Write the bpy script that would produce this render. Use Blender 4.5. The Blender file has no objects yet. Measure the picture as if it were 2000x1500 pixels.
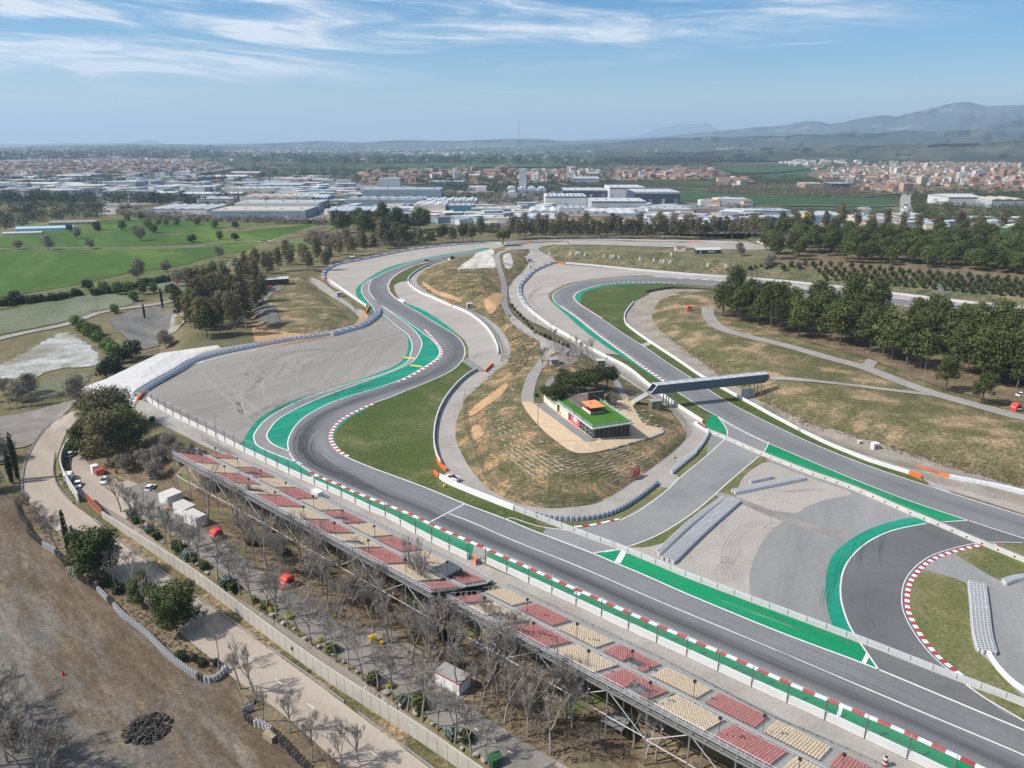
import bpy, math, random
import numpy as np
from mathutils import Vector, Matrix
from mathutils.geometry import delaunay_2d_cdt
# ---------------------------------------------------------------- camera, sky, sun, exposure
CAMH = 95.0; FPX = 1438.0; PITCH = math.radians(18.2)
SUN_EL = math.radians(47); SUN_DIR2 = (-0.975, -0.22)      # horizontal direction towards the sun
SC = bpy.context.scene; COL = SC.collection
cam = bpy.data.objects.new('camera', bpy.data.cameras.new('camera')); COL.objects.link(cam)
cam.location = (0, 0, CAMH); cam.rotation_euler = (math.radians(90)-PITCH, 0, 0)
cam.data.sensor_width = 36; cam.data.lens = 36*FPX/2000; cam.data.clip_end = 90000; cam.data.clip_start = 1
SC.camera = cam
W = bpy.data.worlds.new('World'); SC.world = W; W.use_nodes = True
nt = W.node_tree; nd = nt.nodes; lk = nt.links; nd.clear()
sky = nd.new('ShaderNodeTexSky'); sky.sky_type = 'NISHITA'; sky.sun_disc = False
sky.sun_elevation = SUN_EL; sky.sun_rotation = math.atan2(SUN_DIR2[0], SUN_DIR2[1]); sky.altitude = 300
sky.air_density = 1.0; sky.dust_density = 0.4; sky.ozone_density = 3.0
tc = nd.new('ShaderNodeTexCoord'); sep = nd.new('ShaderNodeSeparateXYZ'); lk.new(tc.outputs['Generated'], sep.inputs[0])
def wmath(op, a, b=None, c=None):
    n = nd.new('ShaderNodeMath'); n.operation = op
    for i, v in enumerate((a, b, c)):
        if v is None: continue
        if isinstance(v, (int, float)): n.inputs[i].default_value = v
        else: lk.new(v, n.inputs[i])
    return n.outputs[0]
az = wmath('ARCTAN2', sep.outputs[0], sep.outputs[1]); el = sep.outputs[2]
def cirrus(sx, sy, shear, w, seed, detail=7, dist=1.2):      # wind-drawn ice cloud: noise stretched along the azimuth
    comb = nd.new('ShaderNodeCombineXYZ')
    lk.new(wmath('MULTIPLY', az, sx), comb.inputs[0])
    lk.new(wmath('ADD', wmath('MULTIPLY', el, sy), wmath('MULTIPLY', az, shear)), comb.inputs[1]); comb.inputs[2].default_value = seed
    n = nd.new('ShaderNodeTexNoise'); n.inputs['Scale'].default_value = 1; n.inputs['Detail'].default_value = detail
    n.inputs['Roughness'].default_value = .62; n.inputs['Distortion'].default_value = dist; lk.new(comb.outputs[0], n.inputs['Vector'])
    return n.outputs[0]
def wramp(v, a, b, lo=0, hi=1):
    m = nd.new('ShaderNodeMapRange'); m.interpolation_type = 'SMOOTHSTEP'
    for i, q in enumerate((a, b, lo, hi)): m.inputs[i+1].default_value = q
    lk.new(v, m.inputs[0]); return m.outputs[0]
c1 = wramp(cirrus(2.6, 24, 1.2, 0, 3.7), .37, .64); c2 = wramp(cirrus(8, 75, 5, 0, 8.0, 10, 1.4), .36, .64)
band = wramp(wmath('ADD', el, wmath('MULTIPLY', az, -.075)), .070, .125)
hi_c = wmath('MULTIPLY', wmath('MULTIPLY', c1, wmath('ADD', wmath('MULTIPLY', c2, .7), .4)), band)
thin = wmath('MULTIPLY', wmath('MULTIPLY', wramp(cirrus(4, 120, 2, 0, 21.0, 6), .60, .78), wramp(el, .035, .06)), .30)
cl = wmath('MINIMUM', wmath('ADD', wmath('MULTIPLY', hi_c, wmath('ADD', 1.2, wmath('MULTIPLY', az, -1.0))), thin), .92)
mix = nd.new('ShaderNodeMixRGB'); lk.new(cl, mix.inputs[0]); hs0 = nd.new('ShaderNodeHueSaturation'); hs0.inputs['Saturation'].default_value = 1.62; lk.new(sky.outputs[0], hs0.inputs['Color']); lk.new(hs0.outputs[0], mix.inputs[1]); mix.inputs[2].default_value = (8.3, 8.6, 9.0, 1)
bg = nd.new('ShaderNodeBackground'); lk.new(mix.outputs[0], bg.inputs[0]); bg.inputs[1].default_value = 0.10
out = nd.new('ShaderNodeOutputWorld'); lk.new(bg.outputs[0], out.inputs[0])
sl = bpy.data.lights.new('sun', 'SUN'); sl.energy = 4.9; sl.angle = math.radians(.53); sl.color = (1, .955, .89)
so = bpy.data.objects.new('sun', sl); COL.objects.link(so)
sv = Vector((SUN_DIR2[0]*math.cos(SUN_EL), SUN_DIR2[1]*math.cos(SUN_EL), math.sin(SUN_EL)))
so.rotation_euler = sv.to_track_quat('Z', 'Y').to_euler(); so.location = sv*500+Vector((0, 0, 100))
vs = SC.view_settings; vs.view_transform = 'Standard'; vs.look = 'None'; vs.exposure = 0.16; vs.gamma = 1; vs.use_curve_mapping = False
SC.cycles.max_bounces = 5; SC.cycles.diffuse_bounces = 2; SC.cycles.glossy_bounces = 2; SC.cycles.transparent_max_bounces = 12
SC.cycles.volume_bounces = 1; SC.cycles.use_denoising = True
rnd = random.Random(7)
# ---------------------------------------------------------------- where a point of the photograph lies on the land
SP, CP = math.sin(PITCH), math.cos(PITCH)
def ray(px, py):
    u = (px-1000)/FPX; v = (750-py)/FPX
    return Vector((u, CP+v*SP, -SP+v*CP))
def G(px, py, z=0.0):
    d = ray(px, py); t = (z-CAMH)/d.z
    return Vector((d.x*t, d.y*t, z))
def sdist(poly, X, Y):
    """inside distance to a polygon's edge (negative outside) for arrays X, Y"""
    P_ = np.asarray(poly, float); Q = np.roll(P_, -1, 0); best = np.full(X.shape, 1e18); ins = np.zeros(X.shape, bool)
    for (ax, ay), (bx, by) in zip(P_, Q):
        dx, dy = bx-ax, by-ay; L = dx*dx+dy*dy+1e-12
        t = np.clip(((X-ax)*dx+(Y-ay)*dy)/L, 0, 1)
        best = np.minimum(best, (X-ax-t*dx)**2+(Y-ay-t*dy)**2)
        if ay != by: ins ^= ((ay > Y) != (by > Y)) & (X < (bx-ax)*(Y-ay)/(by-ay)+ax)
    d = np.sqrt(best); return np.where(ins, d, -d)
def spl(pts, n=6, closed=False):
    """Catmull-Rom through pixel points"""
    p = [tuple(q) for q in pts]; N = len(p); o = []
    rng = range(N if closed else N-1)
    for i in rng:
        if closed: a, b, c, d = p[(i-1) % N], p[i], p[(i+1) % N], p[(i+2) % N]
        else: a, b, c, d = p[max(i-1, 0)], p[i], p[i+1], p[min(i+2, N-1)]
        for k in range(n):
            t = k/n; t2 = t*t; t3 = t2*t
            o.append(tuple(.5*((2*b[j])+(-a[j]+c[j])*t+(2*a[j]-5*b[j]+4*c[j]-d[j])*t2+(-a[j]+3*b[j]-3*c[j]+d[j])*t3) for j in (0, 1)))
    if not closed: o.append(p[-1])
    return o
LOW_PX = [(1740, 1545), (1370, 1356), (1090, 1219), (960, 1159), (740, 1044), (600, 976), (455, 912), (400, 893), (340, 862), (300, 838), (275, 815), (240, 795),
          (165, 790), (150, 770), (207, 740), (312, 690), (382, 674), (355, 640), (340, 610), (352, 598), (400, 560), (430, 520), (520, 470), (640, 432), (640, 405), (-500, 405), (-3500, 760), (-6000, 1500), (-600, 1900), (1800, 1900)]
LOW = [tuple(G(*q)[:2]) for q in LOW_PX]
ISL_PX = [(998, 686), (996, 702), (976, 718), (940, 750), (921, 768), (910, 776), (900, 800), (892, 822), (889, 842), (893, 868), (904, 890), (916, 912), (930, 930), (950, 952), (975, 967), (1000, 980), (1037, 989), (1075, 993), (1112, 991), (1162, 984), (1200, 965), (1237, 940), (1275, 912), (1312, 885), (1337, 860), (1341, 845), (1325, 820), (1300, 795), (1250, 760), (1200, 728), (1175, 711), (1137, 682), (1100, 660), (1060, 638), (1030, 624), (1007, 605), (996, 585), (994, 562), (1005, 545), (1028, 525), (1038, 512), (1040, 498), (1030, 488), (1005, 486), (975, 487), (956, 488), (925, 496), (900, 502), (880, 507), (862, 513), (835, 524), (818, 538), (814, 552), (830, 567), (855, 581), (890, 595), (922, 608), (952, 622), (978, 644), (993, 668)]
INF_PX = [(1395, 569), (1310, 571), (1287, 577), (1264, 595), (1252, 612), (1249, 625), (1257, 642), (1287, 665), (1325, 692), (1390, 735), (1430, 758), (1475, 782), (1550, 830), (1640, 863), (1730, 893), (1790, 912), (1850, 926), (2000, 959), (2160, 1000), (2400, 900), (2400, 660), (2000, 634), (1825, 612), (1650, 594), (1500, 575)]
UPR_PX = [(1052, 492), (1064, 508), (1100, 508), (1150, 513), (1300, 528), (1400, 539), (1500, 543), (1650, 558), (1755, 570), (2000, 594), (2350, 632), (2500, 560), (2400, 440), (1500, 452), (1480, 476), (1325, 481), (1150, 477), (1070, 479)]
PAD_PX = [(560, 545), (600, 538), (625, 572), (668, 607), (683, 626), (665, 642), (630, 650), (590, 652), (520, 645), (490, 620), (500, 580), (530, 555)]
MOUNDS = [(np.array([tuple(G(*q)[:2]) for q in spl(m, 2, True)]), hh, w) for m, hh, w in ((ISL_PX, 5.0, 20.0), (INF_PX, 5.0, 24.0), (UPR_PX, 7.0, 26.0), (PAD_PX, 3.0, 9.0))]
WL_PX = [(201, 1012), (300, 1081), (400, 1151), (500, 1227), (640, 1331), (800, 1435), (890, 1497), (980, 1562)]
WLINE = [tuple(G(a, b, -6)[:2]) for a, b in WL_PX]; UPW = np.array(WLINE+[tuple(G(a, b, 0)[:2]) for a, b in ((1740, 1620), (1740, 1545), (1090, 1219), (740, 1044), (455, 912), (300, 880))])
LOWB = (np.array(LOW).min(0), np.array(LOW).max(0))
def hlow(X, Y):
    X = np.asarray(X, float); Y = np.asarray(Y, float); o = np.zeros(X.shape); lo, hi = LOWB; k = (X > lo[0]) & (X < min(hi[0], 120)) & (Y > lo[1]) & (Y < hi[1])
    if k.any(): o[k] = -6.0*np.clip(sdist(LOW, X[k], Y[k])/11.0, 0, 1)
    k = (X > UPW[:, 0].min()) & (X < UPW[:, 0].max()) & (Y > UPW[:, 1].min()) & (Y < UPW[:, 1].max())     # made ground held up by the long wall
    if k.any():
        x, y = X[k], Y[k]; ins = sdist(UPW, x, y) > 0; dw = np.full(x.shape, 1e9)
        for (ax, ay), (bx, by) in zip(WLINE, WLINE[1:]):
            t = np.clip(((x-ax)*(bx-ax)+(y-ay)*(by-ay))/((bx-ax)**2+(by-ay)**2), 0, 1); dw = np.minimum(dw, np.hypot(x-ax-t*(bx-ax), y-ay-t*(by-ay)))
        up = 3.4*np.clip((x-WLINE[0][0])/42, 0, 1)*np.clip((dw-.25)/2.0, 0, 1)*np.clip(1-(dw-13)/16, .25, 1); o[k] = np.where(ins, np.maximum(o[k], np.minimum(-6.0+up, 0)), o[k])
    return o
def hbase(X, Y):
    X = np.asarray(X, float); Y = np.asarray(Y, float); r = np.hypot(X, Y)
    A = np.clip((r-2600)/7000, 0, 1)*38
    h = (np.sin(X/900+Y/1700+1)+np.sin(X/420-Y/700+2.3)*.55+np.sin(Y/1100+X/2500)*.8+np.sin(X/230+Y/310)*.22)
    near = r < 2600
    z = A*(h*.6+.25)
    z = z-6.0*np.clip((r-1500)/1500, 0, 1)*0
    return z+np.where(near, hlow(X, Y), hlow(X, Y)*np.clip((3400-r)/800, 0, 1))
def hmound(X, Y):
    X = np.asarray(X, float); Y = np.asarray(Y, float); o = np.zeros(X.shape)
    for poly, hh, w in MOUNDS:
        lo = poly.min(0); hi = poly.max(0); k = (X > lo[0]) & (X < hi[0]) & (Y > lo[1]) & (Y < hi[1])
        if k.any():
            d = np.clip(sdist(poly, X[k], Y[k])/w, 0, 1); o[k] = np.maximum(o[k], hh*(d*1.25-d*d*.25))
    return o
def H(x, y): return float(hbase(np.array([x]), np.array([y]))[0]+hmound(np.array([x]), np.array([y]))[0])
def Pn(pts):
    """photograph points -> points on the land (mounds and low ground included)"""
    pts = np.asarray(pts, float); u = (pts[:, 0]-1000)/FPX; v = (750-pts[:, 1])/FPX
    dx, dy, dz = u, CP+v*SP, np.minimum(-SP+v*CP, -.0008); z = np.zeros(len(pts))
    for _ in range(6):
        t = (z-CAMH)/dz; z = .45*z+.55*(hbase(dx*t, dy*t)+hmound(dx*t, dy*t))
    t = (z-CAMH)/dz; X, Y = dx*t, dy*t
    return np.stack([X, Y, hbase(X, Y)+hmound(X, Y)], 1)
def P(px, py): return Vector(Pn([(px, py)])[0])
# ---------------------------------------------------------------- objects
def tag(o, label=None, cat=None, group=None, kind=None):
    if label: o['label'] = label
    if cat: o['category'] = cat
    if group: o['group'] = group
    if kind: o['kind'] = kind
    return o
def link(name, me, parent=None):
    o = bpy.data.objects.new(name, me); COL.objects.link(o)
    if parent: o.parent = parent
    return o
def thing(name, label, cat, loc=(0, 0, 0), rz=0, group=None):
    o = bpy.data.objects.new(name, None); COL.objects.link(o); o.empty_display_size = .3
    o.location = loc; o.rotation_euler = (0, 0, rz); return tag(o, label, cat, group)
def kids(o): return [c for c in bpy.data.objects if c.parent is o]
TREE = {}
def remember(root):
    TREE[root.name] = [(c, [(g) for g in kids(c)]) for c in kids(root)]; return root
def dup(root, loc, rz=0, sc=(1, 1, 1), label=None, group=None):
    r = root.copy(); COL.objects.link(r); r.location = loc; r.rotation_euler = (0, 0, rz); r.scale = sc
    if label: r['label'] = label
    if group: r['group'] = group
    for ch, gs in TREE.get(root.name, []):
        c = ch.copy(); COL.objects.link(c); c.parent = r
        for g in gs:
            d = g.copy(); COL.objects.link(d); d.parent = c
    return r
def meshdata(name, V, F, mats, mi=None, smooth=False):
    me = bpy.data.meshes.new(name); me.from_pydata([tuple(v) for v in V], [], F)
    for m in (mats if isinstance(mats, (list, tuple)) else [mats]): me.materials.append(m)
    if mi is not None: me.polygons.foreach_set('material_index', mi)
    if smooth: me.polygons.foreach_set('use_smooth', [True]*len(F))
    me.update(); return me
class MB:
    def __init__(s): s.V = []; s.F = []; s.M = []
    def add(s, V, F, m=0):
        b = len(s.V); s.V += [tuple(v) for v in V]; s.F += [tuple(i+b for i in f) for f in F]; s.M += [m]*len(F); return s
    def box(s, c, d, rz=0, m=0, taper=1.0, ry=0):
        hx, hy, hz = d[0]/2, d[1]/2, d[2]/2; R = Matrix.Rotation(rz, 3, 'Z') @ Matrix.Rotation(ry, 3, 'Y'); c = Vector(c); V = []
        for z in (-hz, hz):
            k = taper if z > 0 else 1
            for x, y in ((-hx, -hy), (hx, -hy), (hx, hy), (-hx, hy)): V.append(c+R @ Vector((x*k, y*k, z)))
        return s.add(V, [(3, 2, 1, 0), (4, 5, 6, 7), (0, 1, 5, 4), (1, 2, 6, 5), (2, 3, 7, 6), (3, 0, 4, 7)], m)
    def bar(s, a, b, w, h=None, m=0):
        """box beam from a to b"""
        a = Vector(a); b = Vector(b); h = h or w; d = (b-a); L = d.length
        if L < 1e-6: return s
        d /= L; up = Vector((0, 0, 1)) if abs(d.z) < .95 else Vector((1, 0, 0)); x = d.cross(up).normalized(); y = x.cross(d)
        V = [p+x*(sx*w/2)+y*(sy*h/2) for p in (a, b) for sx, sy in ((-1, -1), (1, -1), (1, 1), (-1, 1))]
        return s.add(V, [(3, 2, 1, 0), (4, 5, 6, 7), (0, 1, 5, 4), (1, 2, 6, 5), (2, 3, 7, 6), (3, 0, 4, 7)], m)
    def tube(s, a, b, r0, r1=None, n=6, m=0, cap=True):
        a = Vector(a); b = Vector(b); r1 = r0 if r1 is None else r1; d = (b-a).normalized()
        up = Vector((0, 0, 1)) if abs(d.z) < .95 else Vector((1, 0, 0)); x = d.cross(up).normalized(); y = x.cross(d); V = []
        for p, r in ((a, r0), (b, r1)):
            for i in range(n): t = 2*math.pi*i/n; V.append(p+x*(r*math.cos(t))+y*(r*math.sin(t)))
        F = [(i, (i+1) % n, n+(i+1) % n, n+i) for i in range(n)]
        if cap: F += [tuple(range(n))[::-1], tuple(range(n, 2*n))]
        return s.add(V, F, m)
    def ring(s, c, R, r, hgt, n=10, m=0, ax=None):
        """tyre: outer wall, inner wall, annular ends; ax = axis"""
        c = Vector(c); ax = Vector(ax or (0, 0, 1)).normalized(); up = Vector((0, 0, 1)) if abs(ax.z) < .9 else Vector((1, 0, 0))
        x = ax.cross(up).normalized(); y = ax.cross(x); V = []
        for rr, z in ((R*.93, -hgt/2), (R, -hgt/4), (R, hgt/4), (R*.93, hgt/2), (r, hgt/2), (r, -hgt/2)):
            for i in range(n): t = 2*math.pi*i/n; V.append(c+ax*z+x*(rr*math.cos(t))+y*(rr*math.sin(t)))
        F = []
        for k in range(6):
            k2 = (k+1) % 6
            for i in range(n): F.append((k*n+i, k*n+(i+1) % n, k2*n+(i+1) % n, k2*n+i))
        return s.add(V, F, m)
    def gable(s, c, w, d, h, rise, rz=0, m=0, mr=1, over=.4, hip=False):
        """house body + pitched roof, ridge along x"""
        s.box((c[0], c[1], c[2]+h/2), (w, d, h), rz, m)
        R = Matrix.Rotation(rz, 3, 'Z'); c = Vector(c); a, b = w/2+over, d/2+over; e = a*(.55 if hip else 1.0); t = .18
        V = [c+R @ Vector(q) for q in ((-a, -b, h+.003), (a, -b, h+.003), (a, b, h+.003), (-a, b, h+.003), (-a, -b, h+t), (a, -b, h+t), (a, b, h+t), (-a, b, h+t), (-e, 0, h+rise), (e, 0, h+rise))]
        return s.add(V, [(3, 2, 1, 0), (0, 1, 5, 4), (1, 2, 6, 5), (2, 3, 7, 6), (3, 0, 4, 7), (4, 5, 9, 8), (6, 7, 8, 9), (5, 6, 9), (7, 4, 8)], mr)
    def mesh(s, name, mats): return meshdata(name, s.V, s.F, mats, s.M)
    def build(s, name, mats, parent=None): return link(name, s.mesh(name, mats), parent)
# ---------------------------------------------------------------- materials
MATS = {}
def newmat(name):
    m = bpy.data.materials.new(name); m.use_nodes = True; MATS[name] = m
    return m, m.node_tree.nodes, m.node_tree.links, m.node_tree.nodes['Principled BSDF']
def coord(n, l, kind='Object', scale=(1, 1, 1), rot=(0, 0, 0)):
    t = n.new('ShaderNodeTexCoord'); mp = n.new('ShaderNodeMapping'); mp.vector_type = 'TEXTURE'; mp.inputs['Scale'].default_value = [1/s_ for s_ in scale]; mp.inputs['Rotation'].default_value = rot
    l.new(t.outputs[kind], mp.inputs[0]); return mp.outputs[0]
def noise(n, l, vec, sc, det=4, rough=.6, dist=0.0):
    t = n.new('ShaderNodeTexNoise'); t.inputs['Scale'].default_value = sc; t.inputs['Detail'].default_value = det
    t.inputs['Roughness'].default_value = rough; t.inputs['Distortion'].default_value = dist; l.new(vec, t.inputs['Vector']); return t.outputs[0]
def ramp(n, l, v, stops, interp='LINEAR'):
    r = n.new('ShaderNodeValToRGB'); r.color_ramp.interpolation = interp; e = r.color_ramp.elements
    while len(e) > 1: e.remove(e[-1])
    e[0].position, e[0].color = stops[0][0], (*stops[0][1], 1)
    for p_, c in stops[1:]:
        q = e.new(p_); q.color = (*c, 1)
    l.new(v, r.inputs[0]); return r.outputs[0]
def mixc(n, l, f, a, b, mode='MIX'):
    x = n.new('ShaderNodeMixRGB'); x.blend_type = mode
    for i, v in ((0, f), (1, a), (2, b)):
        if isinstance(v, (int, float)): x.inputs[i].default_value = v
        elif isinstance(v, tuple): x.inputs[i].default_value = (*v, 1)
        else: l.new(v, x.inputs[i])
    return x.outputs[0]
def mth(n, l, op, a, b=0.0):
    x = n.new('ShaderNodeMath'); x.operation = op
    for i, v in ((0, a), (1, b)):
        if isinstance(v, (int, float)): x.inputs[i].default_value = v
        else: l.new(v, x.inputs[i])
    return x.outputs[0]
def g3(v): return (v, v, v)
def bump(n, l, b, h, strength=.3, dist=.1):
    q = n.new('ShaderNodeBump'); q.inputs['Strength'].default_value = strength; q.inputs['Distance'].default_value = dist; l.new(h, q.inputs['Height']); l.new(q.outputs[0], b.inputs['Normal'])
def soil(name, stops, big, small, rough=.95, blend=.5, stretch=(1, 1, 1), rot=0, bmp=0, extra=None, soft=0):
    """ground cover: broad patches of the stops' colours times a fine grain"""
    m, n, l, b = newmat(name); v = coord(n, l, 'Object', stretch, (0, 0, rot)); v0 = coord(n, l)
    a = noise(n, l, v, big, 6, .65, .4); f = noise(n, l, v0, small, 3, .7)
    c = ramp(n, l, a, stops); g = ramp(n, l, f, [(.25, g3(1-blend)), (.75, g3(1+blend*.6))])
    c = mixc(n, l, 1, c, g, 'MULTIPLY')
    if extra:
        for col, sc, lo, hi in extra:
            e = noise(n, l, v, sc, 5, .7, 1.0); k = n.new('ShaderNodeMapRange'); k.inputs[1].default_value = lo; k.inputs[2].default_value = hi; l.new(e, k.inputs[0])
            c = mixc(n, l, k.outputs[0], c, col)
    l.new(c, b.inputs['Base Color']); b.inputs['Roughness'].default_value = rough; b.inputs['Specular IOR Level'].default_value = .15
    if soft:      # ragged border: the cover thins out over the last metres
        at = n.new('ShaderNodeAttribute'); at.attribute_name = 'edge'; k = mth(n, l, 'SUBTRACT', mth(n, l, 'DIVIDE', at.outputs['Fac'], soft), mth(n, l, 'MULTIPLY', noise(n, l, v0, 1.6/soft, 6, .75), 1.5)); l.new(ramp(n, l, mth(n, l, 'ADD', k, .6), [(.4, g3(0)), (.6, g3(1))]), b.inputs['Alpha'])
    return m
def plain(name, col, rough=.6, var=.12, sc=.6, metal=0, spec=.4):
    """painted or cast surface with slight dirt"""
    m, n, l, b = newmat(name); v = coord(n, l); a = noise(n, l, v, sc, 5, .65)
    c = ramp(n, l, a, [(.3, tuple(x*(1-var) for x in col)), (.7, tuple(min(x*(1+var), 1) for x in col))]); l.new(c, b.inputs['Base Color'])
    b.inputs['Roughness'].default_value = rough; b.inputs['Metallic'].default_value = metal; b.inputs['Specular IOR Level'].default_value = spec; return m
m_dry = soil('dry_grass', [(.25, (.10, .105, .045)), (.42, (.125, .12, .052)), (.52, (.20, .165, .09)), (.61, (.36, .255, .15)), (.72, (.46, .32, .19))], .075, 1.0, blend=.8, extra=[((.075, .10, .03), .12, .56, .68)])
m_island = soil('island_grass', [(.28, (.075, .085, .03)), (.42, (.125, .118, .055)), (.53, (.21, .165, .09)), (.64, (.44, .28, .15))], .11, 1.2, blend=.85, extra=[((.09, .12, .035), .15, .57, .68)])
m_upper = soil('scrub_slope', [(.3, (.085, .10, .045)), (.5, (.15, .145, .075)), (.62, (.24, .19, .11)), (.75, (.36, .25, .15))], .05, .8, blend=.6, extra=[((.06, .075, .03), .09, .55, .65)])
m_grass = soil('mown_grass', [(.3, (.062, .09, .024)), (.5, (.082, .11, .031)), (.62, (.125, .135, .052)), (.76, (.26, .22, .12))], .05, .9, blend=.6, extra=[((.30, .25, .17), .09, .68, .80), ((.05, .08, .02), .2, .58, .72)])
m_verge = soil('rough_verge', [(.3, (.10, .12, .04)), (.5, (.16, .16, .065)), (.7, (.26, .22, .12)), (.8, (.32, .26, .17))], .09, 1.2, blend=.5)
m_field = soil('young_wheat', [(.3, (.036, .080, .012)), (.5, (.060, .118, .018)), (.66, (.12, .175, .035))], .012, .35, blend=.25, stretch=(1, .3, 1), rot=.5)
m_field2 = soil('thin_wheat', [(.3, (.075, .11, .028)), (.5, (.12, .14, .045)), (.7, (.18, .175, .08))], .014, .35, blend=.3, stretch=(1, .25, 1), rot=.4, soft=6)
m_fieldd = soil('dark_crop', [(.3, (.035, .075, .03)), (.6, (.045, .09, .034)), (.8, (.07, .10, .045))], .006, .1, blend=.25, stretch=(1, .5, 1))
m_fallow = soil('fallow_field', [(.3, (.12, .14, .075)), (.5, (.165, .18, .115)), (.65, (.23, .24, .185)), (.8, (.32, .32, .28))], .025, .6, blend=.35, stretch=(1, .4, 1), rot=.3, soft=8)
m_pale = soil('whitish_stubble', [(.3, (.17, .15, .09)), (.42, (.28, .27, .22)), (.55, (.45, .46, .45)), (.75, (.56, .57, .58))], .035, .8, blend=.45, extra=[((.22, .19, .11), .05, .62, .72)], soft=7)
m_gravel = soil('gravel_trap', [(.3, (.225, .203, .183)), (.5, (.277, .252, .230)), (.7, (.335, .308, .283))], .06, 1.6, blend=.3, stretch=(.2, 1, 1), rot=.9, extra=[((.35, .32, .295), .18, .60, .80)])
m_gravel2 = soil('pale_gravel_trap', [(.3, (.33, .295, .26)), (.5, (.38, .34, .305)), (.7, (.43, .39, .35))], .07, 2.2, blend=.3, stretch=(.3, 1, 1), rot=.6, extra=[((.30, .265, .235), .3, .58, .78)])
m_rut = soil('turned_gravel', [(.3, (.30, .28, .26)), (.7, (.37, .345, .32))], .3, 2.0, blend=.2)
m_rutd = soil('dark_gravel', [(.3, (.195, .175, .16)), (.7, (.25, .225, .205))], .3, 2.0, blend=.2)
m_teal = soil('teal_paint', [(.3, (.004, .20, .125)), (.5, (.010, .25, .16)), (.75, (.04, .30, .20))], .12, .7, blend=.2, rough=.75, stretch=(.3, 1, 1), rot=.5, extra=[((.07, .14, .11), .35, .55, .75)])
m_green = soil('green_paint', [(.3, (.005, .20, .085)), (.6, (.010, .25, .105)), (.8, (.05, .29, .15))], .12, .9, blend=.16, rough=.75, stretch=(.08, 1, 1), rot=-.70, extra=[((.07, .12, .085), .6, .55, .75), ((.25, .29, .23), .10, .62, .78)])
m_lot = soil('gravel_lot', [(.3, (.115, .115, .11)), (.43, (.155, .15, .14)), (.52, (.21, .195, .17)), (.62, (.20, .16, .12)), (.74, (.31, .27, .21))], .05, 1.1, blend=.45, stretch=(.25, 1, 1), rot=-.75, extra=[((.15, .115, .08), .05, .50, .64), ((.38, .26, .15), .2, .68, .76)], soft=4)
def lot_mat():
    m, n, l, b = newmat('dirt_and_gravel'); v = coord(n, l, 'Object', (.25, 1, 1), (0, 0, -.75)); v0 = coord(n, l); gr = ramp(n, l, noise(n, l, v, .12, 7, .72, .5), [(.3, (.098, .092, .084)), (.45, (.14, .13, .117)), (.58, (.19, .17, .145)), (.68, (.30, .25, .19))])
    br = ramp(n, l, noise(n, l, v, .16, 7, .72, .5), [(.3, (.085, .062, .042)), (.5, (.125, .093, .064)), (.64, (.17, .13, .09)), (.74, (.30, .19, .10))])
    at = n.new('ShaderNodeAttribute'); at.attribute_name = 'brown'; k = mth(n, l, 'ADD', at.outputs['Fac'], mth(n, l, 'MULTIPLY', mth(n, l, 'SUBTRACT', noise(n, l, v, .10, 8, .75, 1.2), .5), 4.0)); k = ramp(n, l, k, [(.1, g3(0)), (.9, g3(1))]); c = mixc(n, l, k, gr, br)
    c = mixc(n, l, 1, c, ramp(n, l, noise(n, l, v0, 1.6, 5, .75), [(.3, g3(.55)), (.7, g3(1.45))]), 'MULTIPLY'); c = mixc(n, l, 1, c, ramp(n, l, noise(n, l, v, 1.1, 5, .75, .3), [(.3, g3(.72)), (.7, g3(1.25))]), 'MULTIPLY'); l.new(c, b.inputs['Base Color']); b.inputs['Roughness'].default_value = .95; b.inputs['Specular IOR Level'].default_value = .1; return m
m_lotb = lot_mat()
m_brown = soil('brown_earth', [(.3, (.105, .078, .052)), (.5, (.15, .112, .075)), (.66, (.20, .15, .105)), (.8, (.36, .235, .13))], .08, 1.1, blend=.5, stretch=(.3, 1, 1), rot=-.75)
m_under = soil('leaf_litter', [(.3, (.12, .09, .055)), (.45, (.17, .125, .08)), (.58, (.22, .17, .11)), (.72, (.36, .25, .15))], .12, 1.4, blend=.6, extra=[((.10, .13, .04), .09, .56, .66)])
m_dirt = soil('orange_earth', [(.3, (.38, .235, .12)), (.6, (.50, .32, .175)), (.8, (.58, .41, .25))], .1, 1.2, blend=.35, soft=2.5)
m_croad = soil('pale_concrete_lane', [(.3, (.29, .262, .235)), (.5, (.35, .322, .29)), (.7, (.41, .375, .34))], .09, 1.4, blend=.2, extra=[((.24, .215, .19), .25, .60, .75)])
m_croad2 = soil('brownish_lane', [(.3, (.22, .19, .155)), (.5, (.29, .255, .215)), (.7, (.36, .32, .275))], .12, 1.4, blend=.25)
m_beige = soil('dusty_road', [(.3, (.29, .24, .195)), (.5, (.37, .31, .255)), (.7, (.44, .38, .32))], .06, 1.0, blend=.12, stretch=(.15, 1, 1), rot=-.70)
m_path = soil('tarmac_path', [(.3, (.26, .24, .22)), (.6, (.33, .308, .285)), (.8, (.39, .365, .335))], .1, 1.2, blend=.16)
m_dpath = soil('brown_path', [(.3, (.205, .18, .155)), (.6, (.255, .225, .20)), (.8, (.29, .26, .235))], .1, 1.2, blend=.14)
m_inner = soil('lane_asphalt', [(.3, (.17, .15, .13)), (.5, (.215, .195, .175)), (.7, (.28, .25, .22))], .12, 1.2, blend=.16)
m_plaza = soil('sand_gravel', [(.3, (.52, .39, .25)), (.6, (.62, .47, .31)), (.8, (.66, .52, .36))], .3, 2.5, blend=.22)
m_slab = plain('white_slab', (.56, .54, .51), .8, .12, .25)
m_rock = soil('white_rock', [(.35, (.22, .20, .15)), (.46, (.50, .46, .41)), (.6, (.66, .62, .57))], .16, 1.2, blend=.35, soft=2.0)
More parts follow.
